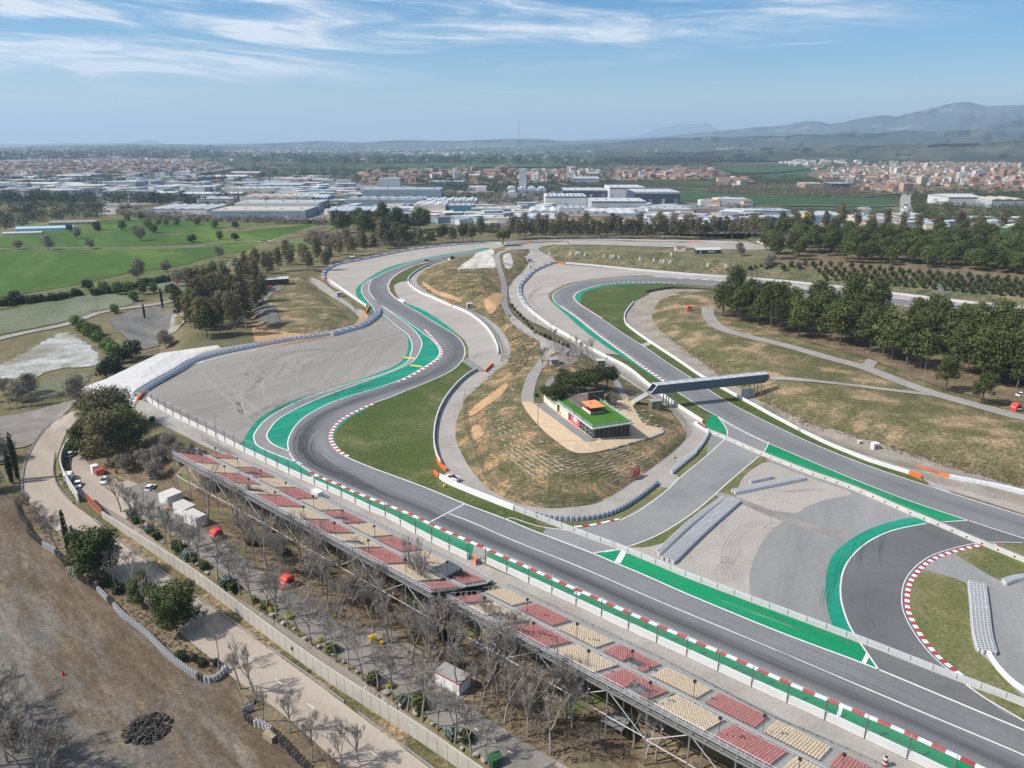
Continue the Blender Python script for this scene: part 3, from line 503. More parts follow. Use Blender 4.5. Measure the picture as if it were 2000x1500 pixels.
sheet('chicane_road', LA+[(608, 922)]+rev(LB), m_chic, .075, n=5)
sheet('green_runoff', [(797, 594), (825, 605), (846, 617), (866, 631), (887, 647), (884, 650), (858, 639), (825, 616), (800, 602)], m_teal, .07, n=3)
sheet('green_runoff', [(1160, 1082), (1200, 1075), (1222, 1080), (1337, 1128), (1405, 1154), (1477, 1181), (1557, 1211), (1642, 1243), (1680, 1258), (1715, 1307), (1690, 1298), (1525, 1236), (1350, 1164), (1262, 1125), (1200, 1099)], m_green, .075, smooth=False)
sheet('green_runoff', [(1497, 866), (1610, 914), (1700, 951), (1790, 985), (1889, 1017), (1838, 1019), (1820, 1018), (1760, 995), (1670, 957), (1565, 919), (1491, 887)], m_green, .078, smooth=False)
sheet('green_runoff', [(1392, 811), (1406, 820), (1416, 838), (1419, 852), (1400, 846), (1386, 840), (1377, 829)], m_green, .078, n=3)
sheet('green_runoff', [(1080, 592), (1084, 591), (1127, 622), (1164, 652), (1202, 680), (1224, 695), (1252, 716), (1297, 747), (1293, 747), (1244, 715), (1216, 697), (1185, 678), (1140, 645), (1105, 614)], m_teal, .06, n=3)
sheet('green_runoff', [(1125, 588), (1120, 580), (1126, 572), (1141, 565), (1170, 558), (1212, 553), (1275, 553), (1281, 554), (1215, 556), (1178, 560), (1150, 568), (1136, 576), (1134, 589)], m_teal, .06, n=3)
sheet('green_runoff', [(654, 832), (664, 823), (682, 812), (706, 800), (722, 793), (710, 802), (690, 812), (672, 826), (656, 842), (654, 860), (663, 876), (658, 878), (647, 862), (646, 848)], m_teal, .06, n=3)
# tracks
def bell(x, c, w): return math.exp(-((x-c)/w)**2)
def lerp(x, pts):
    for (a, p), (b, q) in zip(pts, pts[1:]):
        if x <= b: return p+(q-p)*max(0, min(1, (x-a)/(b-a)))
    return pts[-1][1]
def rub1(u, t):      # the line: right (inside), crossing to the left exit, then hugging the stand side on the straight
    c = lerp(u, [(0, .6), (.12, .75), (.25, .4), (.33, .25), (.42, .6), (.5, .75), (.58, .62), (.64, .45), (.70, .34), (.80, .25), (1, .22)])
    a = lerp(u, [(0, .25), (.4, .45), (.52, .65), (.60, .85), (.66, 1), (1, .95)]); w = lerp(u, [(0, .2), (.55, .30), (.66, .13), (1, .105)])
    return max(0, min(1, a*.80*bell(t, c, w)+a*.30*bell(t, c, w*2.3)))
def rub2(u, t): return .28*bell(t, lerp(u, [(0, .5), (.3, .3), (.42, .8), (.6, .4), (1, .6)]), .2)
road_between('race_track', T1L, T1R, m_track, .10, rubber=rub1)
road_between('race_track', T2L, T2R, m_track, .10, rubber=rub2)
# white lines
LINES = [(T1L[:34], .38, -.15), (T1R, .38, .15), (T2L, .34, -.15), (T2R, .34, .15), (LA, .42, 0), (LB, .42, 0), (L1L[3:], .28, 0), (L1R[1:-1], .28, 0), (TA_I+[(1690, 1271), (1716, 1309)], .34, 0),
         ([(877, 1004), (925, 1022), (1000, 1055), (1125, 1105), (1250, 1159), (1342, 1198), (1500, 1264), (1700, 1349), (1825, 1402), (2000, 1476), (2200, 1566)], .32, 0), ([(907, 985), (842, 1019)], .36, 0),
         ([(1107, 1036), (1050, 1028), (1000, 1012), (985, 1014)], .25, 0), ([(1157, 1081), (1200, 1074)], .3, 0), ([(1400, 812), (1418, 836), (1420, 852), (1416, 858)], .3, 0), ([(1502, 864), (1495, 878), (1490, 885)], .3, 0), ([(1892, 1017), (1838, 1020), (1815, 1022)], .3, 0),
         (KR[1:], .2, -.6), ([(1887, 1338), (1925, 1365), (2000, 1409), (2100, 1470)], .3, 0), ([(1404, 816), (1437, 837), (1500, 867)], .28, 0)]
for px, w, sh in LINES: ribbon('painted_line', px, w, m_white, .115, shift=sh)
def quad(name, px, mat, dz): return sheet(name, px, mat, dz, smooth=False)
for q in ([(1200, 1098), (1212, 1101), (1225, 1077), (1215, 1073)], [(1683, 1293), (1691, 1297), (1698, 1282), (1692, 1275)], [(1120, 1160), (1131, 1165), (1139, 1156), (1128, 1151)], [(1632, 1402), (1640, 1405), (1647, 1381), (1641, 1375)], [(600, 941), (606, 944), (616, 932), (610, 929)]):
    quad('painted_line', q, m_white, .12)
quad('painted_line', [(789, 697), (790, 700), (811, 702), (810, 699)], m_yel, .12); quad('painted_line', [(801, 712), (802, 715), (825, 718), (824, 715)], m_yel, .12)
quad('service_road', [(900, 705), (914, 699), (946, 722), (932, 726)], m_grey2, .05)
quad('white_apron', [(775, 585), (785, 583), (792, 588), (785, 592)], m_white, .12)
quad('service_road', [(1354, 737), (1372, 722), (1380, 730), (1362, 742)], m_croad, .05) if False else None
sheet('service_road', [(1252, 672), (1268, 667), (1273, 672), (1258, 678)], m_croad, .05, smooth=False)
sheet('dirt_track', [(1796, 925), (1812, 932), (1830, 948), (1858, 962), (1836, 957), (1815, 945)], m_croad, .06, n=3)
# kerbs: raised ribs in alternating red and white
def kerb(px, width, period, cols=(0, 1), dz=.11, rise=.06, side=1, frac=.42):
    W3, s = line_world(px, 6, period/6); nr = normals(W3); mb = MB(); k = len(s); b = .0
    prof = ((0, 0), (.15, rise), (.85, rise), (1, 0)); rows = []
    for i in range(k):
        rows.append([(W3[i, 0]+nr[i, 0]*side*width*f, W3[i, 1]+nr[i, 1]*side*width*f, dz+h) for f, h in prof])
    V = [p for r in rows for p in r]; F = []; M = []
    for i in range(k-1):
        mm = 0 if ((s[i]+1e-6) % period) < period*frac else 1
        for c in range(3):
            f = (i*4+c, (i+1)*4+c, (i+1)*4+c+1, i*4+c+1); F.append(f if side < 0 else f[::-1]); M.append(mm)
    mb.add(V, F, 0); mb.M = M; o = mb.build('kerb', [m_redp, m_white]); return tag(o, kind='structure')
kerb(T1L[33:], 1.1, 4.2, side=-1)
kerb([(826, 643), (838, 656), (850, 670), (859, 685), (856, 697), (840, 710), (812, 727), (785, 741), (775, 745)], 1.5, 4.0, side=1, frac=.5)
kerb([(840, 511), (818, 516), (800, 522), (780, 532), (766, 542), (758, 553), (757, 563), (762, 574), (775, 585)], 1.3, 4.6, side=1, frac=.5)
kerb([(730, 787), (704, 798), (680, 810), (662, 822), (650, 834), (643, 848), (643, 860), (648, 870), (658, 882), (676, 893)], 1.4, 2.8, side=1, frac=.45)
kerb(T2L[17:24], 1.5, 3.4, side=1, frac=.5)
kerb(T2R[9:19], 1.3, 3.6, side=1, frac=.5)
kerb([(1310, 543), (1400, 548), (1500, 556), (1560, 563), (1650, 572)], .9, 9, side=-1, frac=.35)
kerb([(1600, 579), (1650, 585), (1740, 594), (1825, 605), (1900, 612), (2000, 621)], .9, 9, side=1, frac=.35)
kerb(KR[2:], 1.0, 2.4, side=1, frac=.5, dz=.09)
kerb([(1107, 1032), (1150, 1028), (1185, 1021), (1210, 1015)], .8, 4, side=1, frac=.4, dz=.08)
# tyre marks laid on paint and asphalt by cars
skid = MB(); r_ = random.Random(3)
def strip_marks(mb, px, w, dz):
    W3, s = line_world(px, 6, 3.0); nr = normals(W3); k = len(s); V = []
    for i in range(k):
        ww = w/2*(min(1, i/2, (k-1-i)/2)*.9+.1)
        V += [(W3[i, 0]+nr[i, 0]*ww, W3[i, 1]+nr[i, 1]*ww, W3[i, 2]+dz), (W3[i, 0]-nr[i, 0]*ww, W3[i, 1]-nr[i, 1]*ww, W3[i, 2]+dz)]
    mb.add(V, [(2*i, 2*i+1, 2*i+3, 2*i+2) for i in range(k-1)])
for i in range(70):      # leaving the braking zone, across both roads and the green
    t = r_.random(); x0 = 830-300*t+r_.uniform(-8, 8); y0 = 735+110*t*t*.6+r_.uniform(-8, 12); L = r_.uniform(50, 150)
    px = [(x0, y0), (x0-L*.5, y0+L*.16+r_.uniform(-3, 4)), (x0-L*.85, y0+L*.36+r_.uniform(-3, 5))]
    strip_marks(skid, px, .16, .128+i*.0003)
for i in range(60):      # arcs through the hairpin
    off = r_.uniform(6, 62); a0 = r_.uniform(-.1, .5); a1 = a0+r_.uniform(.35, .75); px = []
    for k in range(5):
        u = a0+(a1-a0)*k/4; j = u*len(T1L[24:38]); q = min(int(j), 12); f = j-int(j); ax, ay = T1L[24+q]; bx, by = T1L[25+q]
        x = ax+(bx-ax)*f; y = ay+(by-ay)*f; cx, cy = 700, 850; d = math.hypot(cx-x, cy-y); px.append((x+(cx-x)/d*off*(1-.55*k/4), y+(cy-y)/d*off*(1-.55*k/4)*.75))
    strip_marks(skid, px, .15, .128+i*.0003)
for i in range(26):      # along the straight
    x0 = r_.uniform(760, 1750); L = r_.uniform(60, 260); k = .433; b0 = (1234-.433*1325)+r_.uniform(-62, -6)*(.5+.5*x0/1600); sl = k+r_.uniform(-.012, .012)
    strip_marks(skid, [(x0, b0+sl*x0), (x0+L/2, b0+sl*(x0+L/2)), (x0+L, b0+sl*(x0+L))], .14, .128+i*.0003)
for i in range(22):      # on the short circuit's green
    q = r_.randrange(1, 6); ax, ay = TA_I[q]; x0 = ax-r_.uniform(2, 24); y0 = ay-r_.uniform(0, 10); L = r_.uniform(40, 90)
    strip_marks(skid, [(x0, y0), (x0-L*.22, y0+L*.5), (x0-L*.2, y0+L)], .13, .128+i*.0003)
tag(skid.build('tyre_marks', [m_skid]), 'thin dark tyre marks scattered over track and green paint', 'tyre marks', kind='stuff')
seam = MB()
for b0, x0, x1 in ((622, 930, 1990), (640, 1100, 1990), (588, 1000, 1900)): strip_marks(seam, [(x0, b0+.433*x0), ((x0+x1)/2, b0+.433*(x0+x1)/2-6), (x1, b0+.433*x1)], .10, .1285)
for x, y in ((700, 905), (1010, 1050), (1200, 1130), (1420, 1225), (1640, 1320), (1840, 1400)): strip_marks(seam, [(x, y), (x-18, y+14), (x-38, y+28)], .09, .1287)
for px in ([(1345, 770), (1480, 845), (1640, 915), (1850, 990)], [(1150, 600), (1230, 668), (1330, 738)], [(600, 850), (660, 905), (760, 955)], [(1290, 985), (1350, 945), (1420, 885)], [(1700, 1120), (1690, 1180), (1720, 1240), (1790, 1300)]): strip_marks(seam, px, .09, .1288)
tag(seam.build('asphalt_seams', [m_skid]), 'fine dark joints between paved lanes of asphalt', 'seams', kind='stuff')
# ruts in the gravel
rut = MB(); rutd = MB()
def ruts(px, n=3, spread=5, w=.30):
    for i in range(n):
        o = (i-(n-1)/2)*spread+r_.uniform(-1, 1); p = [(x+o, y+o*.18) for x, y in px]; strip_marks(rut, p, w, .068+i*.0006); strip_marks(rutd, [(x+.9, y+.5) for x, y in p], w*.7, .0665+i*.0006)  # every pale rut gets a narrower, darker strip just beside it
ruts([(515, 665), (500, 705), (480, 740), (468, 790), (480, 815), (495, 832)], 3, 5); ruts([(640, 680), (560, 690), (500, 720), (470, 755), (472, 800), (490, 828)], 4, 4); ruts([(590, 672), (580, 720), (578, 760), (582, 775)], 3, 5)
ruts([(405, 710), (450, 755), (500, 800), (520, 815)], 2, 6); ruts([(388, 720), (430, 765), (475, 805)], 2, 5); ruts([(700, 655), (630, 720), (600, 765)], 4, 5); ruts([(650, 690), (570, 735), (545, 785)], 4, 6); ruts([(760, 650), (690, 700), (640, 755)], 4, 7); ruts([(540, 700), (510, 740), (512, 790)], 3, 5)
ruts([(480, 700), (505, 730), (520, 780)], 2, 5, .4); ruts([(430, 790), (470, 800), (500, 815)], 3, 5, .4); ruts([(780, 655), (740, 690), (700, 738)], 3, 6)
ruts([(940, 690), (925, 700), (945, 715)], 2, 3); ruts([(1060, 560), (1035, 580), (1060, 610), (1100, 640)], 3, 3, .2)
ruts([(1360, 1030), (1340, 1060), (1345, 1100)], 3, 6, .22); ruts([(1420, 1000), (1400, 1040), (1440, 1070), (1400, 1120)], 4, 7, .22); ruts([(1500, 1015), (1450, 1035), (1420, 1080), (1430, 1140)], 4, 7, .22); ruts([(1380, 1075), (1430, 1100), (1445, 1145)], 3, 8, .22); ruts([(1470, 950), (1530, 960), (1600, 955)], 3, 5, .2)
for i in range(46):
    ax, ay = r_.choice(((1400, 1060), (1420, 1090), (1380, 1085), (1450, 1050), (1490, 1030), (1430, 1130), (1350, 1070))) if i % 3 else r_.choice(((1500, 965), (1540, 980), (1600, 962), (1480, 975))); L = r_.uniform(14, 42) if i % 3 else r_.uniform(12, 26); a0 = r_.uniform(-.6, 1.9); c_ = r_.uniform(-.9, .9); ruts([(ax+L*t*math.cos(a0+c_*t), ay+L*.6*t*math.sin(a0+c_*t)) for t in (0, .33, .66, 1)], 2, 2.2, .2)
for i in range(40):
    ax = r_.uniform(470, 740); ay = 790-(ax-470)*.42+r_.uniform(-75, -5)*(1-.3*(ax-470)/270); L = r_.uniform(30, 90); c_ = r_.uniform(-.5, .1); L = min(L, max(8, (ay-(712-(ax-440)*.10))/.85)); ruts([(ax+L*t*.55, ay-L*t*.8*(1+c_*t)) for t in (0, .33, .66, 1)], 2, 3, .22)

tag(rut.build('gravel_ruts', [m_rut]), 'pale wheel ruts turned up in the gravel traps', 'ruts', kind='stuff'); tag(rutd.build('gravel_ruts', [m_rutd]), 'dark edges of the wheel ruts in the gravel traps', 'ruts', kind='stuff')
# mounds
def mound(name, px, mat, dz=.06, step=4.0): return sheet(name, px, mat, dz, n=3, step=step)
mound('grassy_mound', ISL_PX, m_island); mound('grassy_mound', INF_PX, m_dry, step=5.0); mound('scrub_slope', UPR_PX, m_upper, step=7.0); mound('grassy_mound', PAD_PX, m_dry, step=4.0)
D = .22
sheet('path', [(1034, 478), (1044, 477), (1054, 490), (1053, 512), (1040, 514), (1042, 495)], m_path, D+0.006, n=4, step=3)
PATH1 = [(1058, 474), (1030, 480), (1002, 487), (982, 492), (971, 500), (973, 516), (980, 540), (985, 560), (984, 580), (987, 600), (1000, 621), (1022, 642), (1052, 660), (1080, 672)]
ribbon('path', PATH1, 4.2, m_path, D+0.012, step=3)
sheet('path', [(1055, 660), (1080, 668), (1110, 672), (1150, 690), (1160, 700), (1120, 696), (1090, 690), (1075, 695), (1060, 706), (1058, 690)], m_path, D+0.018, n=4, step=3)
ribbon('path', [(1072, 680), (1062, 705), (1046, 726), (1036, 748), (1030, 775), (1032, 790)], 4.6, m_path, D+0.024, step=3)
sheet('path', [(1064, 752), (1080, 735), (1105, 733), (1095, 748), (1075, 756)], m_dpath, D+0.030, n=2, step=3); sheet('path', [(1078, 700), (1100, 690), (1130, 700), (1120, 712), (1090, 716)], m_dpath, D+0.036, n=2, step=3)
ribbon('path', [(1150, 692), (1170, 712), (1195, 735), (1215, 768), (1226, 786)], 3.0, m_path, D+0.042, step=3)
sheet('white_rock_outcrop', [(886, 531), (898, 518), (914, 508), (930, 496), (956, 488), (968, 491), (967, 502), (971, 524), (950, 524), (930, 526), (905, 526)], m_rock, D+0.048, n=4, step=3)
sheet('white_rock_outcrop', [(982, 497), (998, 494), (1003, 505), (1005, 520), (995, 528), (985, 526), (980, 510)], m_rock, D+0.054, n=4, step=3)
for q in ([(820, 556), (835, 570), (858, 582), (885, 590), (905, 600), (912, 590), (895, 578), (860, 566), (838, 552), (826, 545)], [(940, 590), (968, 570), (990, 580), (975, 605), (955, 620)], [(905, 812), (925, 790), (960, 765), (1000, 735), (1040, 695), (1055, 670), (1052, 690), (1010, 740), (985, 775), (950, 800), (925, 820)], [(915, 835), (945, 825), (955, 850), (930, 870), (912, 860)]):
    sheet('bare_earth', q, m_dirt, D+0.060, n=4, step=3)
PLAZA = [(1020, 790), (1036, 787), (1058, 800), (1066, 792), (1150, 775), (1190, 770), (1208, 784), (1226, 782), (1240, 802), (1255, 827), (1275, 834), (1292, 838), (1294, 846), (1275, 853), (1235, 865), (1195, 877), (1160, 885), (1135, 887), (1118, 884), (1098, 872), (1070, 850), (1042, 822)]
sheet('plaza', PLAZA, m_plaza, D+0.066, n=3, step=4)
sheet('plaza_paving', [(1040, 788), (1066, 790), (1110, 825), (1157, 858), (1172, 860), (1144, 865), (1100, 833)], m_grey2, D+0.072, smooth=False, step=4)
ribbon('path', [(2150, 840), (2000, 817), (1912, 794), (1825, 770), (1755, 745), (1685, 718), (1615, 699), (1560, 683), (1510, 670), (1440, 653), (1402, 639), (1384, 618), (1382, 600)], 6.6, m_path, D+0.078, step=3)
ribbon('path', [(1504, 740), (1545, 741), (1650, 752), (1730, 762), (1800, 770), (1850, 776)], 3.2, m_path, D+0.084, step=3)
ribbon('path', [(1690, 722), (1705, 705), (1722, 700)], 5.0, m_path, D+0.090, step=3)
sheet('bare_earth', [(1400, 610), (1460, 625), (1520, 650), (1620, 680), (1720, 710), (1800, 745), (1920, 780), (2100, 810), (2100, 700), (2000, 660), (1800, 625), (1600, 600), (1450, 580)], m_under, D+0.096, n=3, step=6)
sheet('bare_earth', [(1540, 520), (1700, 537), (1850, 550), (2000, 563), (2200, 580), (2200, 500), (1900, 490), (1600, 482), (1520, 500)], m_under, D+0.102, n=3, step=8)
sheet('service_road', [(985, 474), (1030, 471), (1150, 470), (1300, 473), (1480, 479), (1480, 489), (1325, 484), (1150, 479), (1070, 480), (1050, 486), (1000, 489), (985, 487)], m_croad, D+0.108, n=3, step=8)
sheet('service_road', [(1480, 479), (1600, 470), (1750, 478), (1800, 482), (1750, 487), (1600, 480), (1480, 489)], m_path, D+0.114, n=3, step=8)
sheet('service_road', [(1780, 466), (2050, 450), (2150, 470), (2050, 478), (1900, 484)], m_path, .05, n=3, step=8)
sheet('bare_earth', [(486, 640), (500, 628), (560, 645), (605, 650), (662, 645), (690, 630), (696, 612), (683, 610), (700, 600), (722, 612), (724, 628), (700, 645), (640, 660), (560, 672), (500, 680)], m_dirt, .12, n=3, step=3)
sheet('service_road', [(600, 545), (625, 548), (665, 580), (700, 606), (712, 614), (700, 618), (680, 600), (640, 575)], m_croad, .14, n=3, step=3)
sheet('bare_earth', [(486, 572), (540, 545), (565, 560), (540, 575), (530, 595), (545, 600), (560, 640), (520, 640), (490, 620)], m_lot, .3, n=3, step=3)
sheet('service_road', [(560, 672), (640, 659), (700, 646), (726, 632), (735, 618), (735, 612), (715, 622), (700, 632), (640, 646), (560, 660), (430, 680), (380, 695), (400, 706), (440, 697)], m_croad, .05, n=3)
sheet('concrete_deck', [(150, 768), (207, 740), (312, 690), (425, 674), (445, 694), (406, 704), (380, 712), (350, 729), (300, 753), (268, 776), (262, 795), (240, 797)], m_slab, .04, smooth=False, zfun=lambda X, Y: X*0)
# low ground, lower left
sheet('gravel_lot', [(-120, 930), (0, 955), (30, 965), (42, 1000), (72, 1046), (118, 1086), (165, 1132), (220, 1176), (270, 1222), (335, 1278), (395, 1325), (450, 1318), (478, 1380), (500, 1410), (560, 1450), (620, 1540), (-200, 1560)], m_lotb, .08, n=3, step=5)
0 and sheet('bare_earth', [(20, 960), (45, 1010), (90, 1070), (150, 1120), (210, 1185), (290, 1250), (370, 1310), (430, 1335), (520, 1400), (560, 1450), (620, 1530), (560, 1540), (470, 1450), (400, 1380), (300, 1330), (230, 1280), (160, 1230), (90, 1130), (30, 1050), (5, 980)], m_brown, .12, n=3, step=6)
sheet('bare_earth', [(50, 975), (80, 1008), (120, 1046), (196, 1112), (250, 1152), (294, 1192), (411, 1289), (440, 1315), (420, 1328), (372, 1305), (290, 1245), (210, 1180), (150, 1115), (90, 1065), (50, 1010), (38, 980)], m_under, .16, n=2, step=6)
sheet('bare_earth', [(480, 1385), (500, 1372), (532, 1381), (592, 1431), (665, 1496), (690, 1540), (640, 1540), (560, 1455), (490, 1408)], m_under, .16, n=2, step=6)
RBL = [(155, 800), (120, 815), (82, 845), (60, 880), (47, 912), (43, 950), (52, 975), (80, 1008), (120, 1046), (196, 1110), (250, 1150), (294, 1190), (411, 1287), (440, 1313), (532, 1380), (592, 1430), (665, 1495), (720, 1540)]
RBR = [(172, 800), (150, 825), (130, 850), (117, 885), (107, 910), (107, 935), (120, 960), (142, 984), (184, 1015), (240, 1062), (320, 1120), (400, 1178), (525, 1265), (672, 1374), (700, 1394), (837, 1498), (900, 1545)]
sheet('beige_road', RBL+rev([(a-2, b-1) for a, b in RBR]), m_beige, .20, n=3, step=6)
sheet('yard', [(135, 883), (160, 890), (178, 912), (215, 935), (250, 938), (290, 960), (302, 988), (290, 1012), (282, 1040), (240, 1030), (200, 1000), (165, 975), (152, 960), (140, 930)], m_beige, .22, n=3, step=5)
PTH = [(170, 975), (230, 1005), (286, 1044), (400, 1130), (500, 1192), (682, 1312), (937, 1500), (1000, 1545)]
PTL = [(201, 1012), (300, 1080), (400, 1150), (500, 1226), (640, 1330), (800, 1434), (890, 1497), (950, 1545)]
sheet('brown_path', PTH+rev(PTL), m_dpath, .24, n=3, step=5)
sheet('dirt_verge', rev(PTL)+[(184, 1017), (240, 1064), (320, 1122), (400, 1180), (525, 1267), (672, 1376), (837, 1500), (900, 1545)], m_dry, .24, n=3, step=5)
IRC = [(262, 950), (300, 985), (345, 1022), (400, 1064), (500, 1138), (600, 1210), (700, 1276), (830, 1362), (990, 1468), (1090, 1530)]
sheet('leaf_litter', [(236, 1005), (250, 990), (260, 960), (240, 900), (300, 850), (340, 866), (460, 920), (600, 990), (800, 1100), (960, 1175), (1100, 1250), (1370, 1385), (1700, 1560), (1000, 1550), (937, 1500), (682, 1310), (500, 1190), (286, 1042)], m_under, .14, n=2, step=5)
ribbon('lane', IRC, 6.6, m_inner, .34, step=2.5)
sheet('lane', [(700, 1240), (760, 1230), (800, 1260), (860, 1290), (930, 1320), (900, 1370), (850, 1385), (780, 1330)], m_inner, .27, n=3, step=5)
sheet('bare_earth', [(580, 1150), (640, 1165), (700, 1215), (690, 1230), (630, 1195), (590, 1175)], m_dirt, .24, n=3, step=5)
for i in range(22): ribbon('painted_line', [(300+i*33+a, 999+i*22.4+a*.69) for a in (0, 9)] if i > 1 else [(300, 1000), (312, 1009)], .16, m_white, .33, n=2, step=2)
for i in range(9):
    x = 290+i*62; ribbon('painted_line', [(x, 1140+i*47), (x+14, 1140+i*47+10.5)], .16, m_white, .23, n=2, step=2)
lot = bpy.data.objects['gravel_lot']; co = np.array([v.co[:2] for v in lot.data.vertices]); FTW = np.array([tuple(G(a, b, -6)[:2]) for a, b in ((20, 955), (52, 1030), (110, 1083), (190, 1155), (290, 1245), (400, 1332), (470, 1370), (560, 1460), (640, 1560))])
dist = np.min([np.hypot(*(co-(a_*(1-f)+b_*f)).T) for a_, b_ in zip(FTW, FTW[1:]) for f in np.linspace(0, 1, 12)], axis=0); lot.data.attributes.new('brown', 'FLOAT', 'POINT').data.foreach_set('value', np.clip(1.15-dist/26, 0, 1).astype(np.float32))
# fields at the left
F_ = [('wheat_field', [(-200, 490), (0, 488), (170, 488), (340, 486), (500, 474), (640, 470), (560, 486), (470, 492), (400, 505), (350, 520), (260, 533), (130, 560), (0, 582), (-200, 612)], m_field),
      ('wheat_field', [(-200, 622), (0, 586), (130, 562), (260, 535), (360, 518), (400, 507), (480, 500), (400, 520), (320, 545), (180, 576), (60, 598), (-200, 640)], m_field2),
      ('wheat_field', [(-200, 470), (0, 462), (100, 452), (200, 452), (330, 458), (400, 476), (170, 483), (0, 484), (-200, 486)], m_field),
      ('wheat_field', [(120, 448), (170, 440), (230, 428), (420, 432), (440, 445), (330, 456), (200, 450)], m_field),
      ('wheat_field', [(260, 474), (420, 448), (440, 455), (640, 436), (660, 441), (640, 452), (560, 466), (400, 478)], m_field),
      ('wheat_field', [(420, 446), (520, 440), (650, 435), (640, 428), (500, 430), (440, 436)], m_field2),
      ('wheat_field', [(480, 500), (520, 488), (600, 476), (680, 466), (690, 472), (600, 488), (540, 500)], m_field2),
      ('fallow_field', [(-200, 668), (0, 606), (90, 588), (200, 570), (280, 582), (270, 596), (200, 610), (130, 632), (0, 658), (-200, 700)], m_fallow),
      ('fallow_field', [(250, 560), (330, 540), (420, 516), (470, 508), (460, 520), (420, 560), (350, 580), (300, 568)], m_fallow),
      ('fallow_field', [(0, 705), (60, 672), (130, 642), (170, 655), (210, 690), (205, 725), (120, 725), (60, 745), (-60, 740)], m_pale),
      ('fallow_field', [(0, 780), (60, 745), (150, 725), (210, 728), (150, 765), (100, 782), (0, 800)], m_fallow),
      ('gravel_lot', [(205, 625), (280, 600), (350, 600), (345, 630), (330, 650), (310, 688), (265, 690), (235, 660)], m_lot),
      ('gravel_lot', [(-200, 830), (0, 815), (100, 795), (150, 782), (120, 815), (82, 842), (60, 870), (0, 880), (-200, 900)], m_inner),
      ('fallow_field', [(700, 440), (740, 436), (800, 452), (770, 462), (720, 460)], m_field2), ('fallow_field', [(780, 450), (840, 458), (850, 468), (800, 470)], m_field2)]
for i, (nm, px, mt) in enumerate(F_): sheet(nm, px, mt, .30+.004*i, n=3, step=9 if mt in (m_pale, m_fallow, m_lot, m_field2) else 0)
for px, w in (([(-200, 491), (0, 486), (170, 484), (340, 482), (480, 472), (620, 474), (700, 470)], 3.2), ([(-200, 720), (0, 662), (130, 634), (200, 610), (330, 590), (400, 560)], 6.5), ([(330, 655), (345, 635), (352, 610), (380, 600)], 8)):
    ribbon('country_road', px, w, m_path, .42, step=6)
sheet('bare_earth', [(0, 468), (80, 440), (160, 425), (230, 410), (225, 414), (160, 430), (90, 446), (0, 474)], m_dirt, .35, n=2)
# far fields
m_yard = soil('estate_yards', [(.35, (.13, .125, .12)), (.5, (.20, .19, .18)), (.62, (.28, .26, .24)), (.75, (.15, .14, .10))], .012, .1, blend=.3)
sheet('estate_ground', [(-60, 346), (400, 344), (700, 350), (860, 372), (1180, 376), (1340, 396), (1520, 408), (1560, 424), (1700, 424), (1760, 426), (1760, 452), (1500, 458), (1000, 452), (850, 436), (640, 432), (420, 426), (240, 418), (170, 384), (-60, 386)], m_yard, .6, n=2)
sheet('town_ground', [(-60, 316), (300, 310), (440, 322), (400, 340), (-60, 346)], m_yard, 3.5, n=2, step=60); sheet('town_ground', [(1590, 334), (1800, 318), (2010, 318), (2010, 374), (1760, 380), (1680, 376), (1600, 352)], m_under, 1.5, n=2, step=60); sheet('town_ground', [(700, 336), (1000, 330), (1180, 333), (1400, 332), (1405, 350), (1180, 354), (1000, 360), (720, 360)], m_under, 1.5, n=2, step=60)
for px in ([(1300, 374), (1430, 380), (1560, 386), (1700, 388), (1745, 392), (1745, 404), (1640, 405), (1530, 403), (1400, 398), (1330, 392)], [(1525, 405), (1640, 409), (1730, 408), (1700, 418), (1560, 420), (1520, 414)], [(1480, 345), (1560, 335), (1620, 331), (1650, 333), (1600, 345), (1540, 352)], [(1010, 398), (1060, 398), (1060, 405), (1010, 404)], [(1930, 448), (2050, 446), (2050, 462), (1950, 460)]):
    sheet('crop_field', px, m_fieldd, 1.2, n=3)
for px in ([(670, 325), (800, 320), (900, 322), (930, 330), (830, 335), (700, 334)], [(830, 318), (1000, 312), (1120, 314), (1110, 326), (960, 328), (880, 326)], [(1420, 330), (1540, 326), (1600, 328), (1520, 338), (1440, 340)], [(700, 316), (800, 308), (860, 310), (820, 318)]):
    sheet('crop_field', px, m_fieldd, 3.0, n=3, step=60)
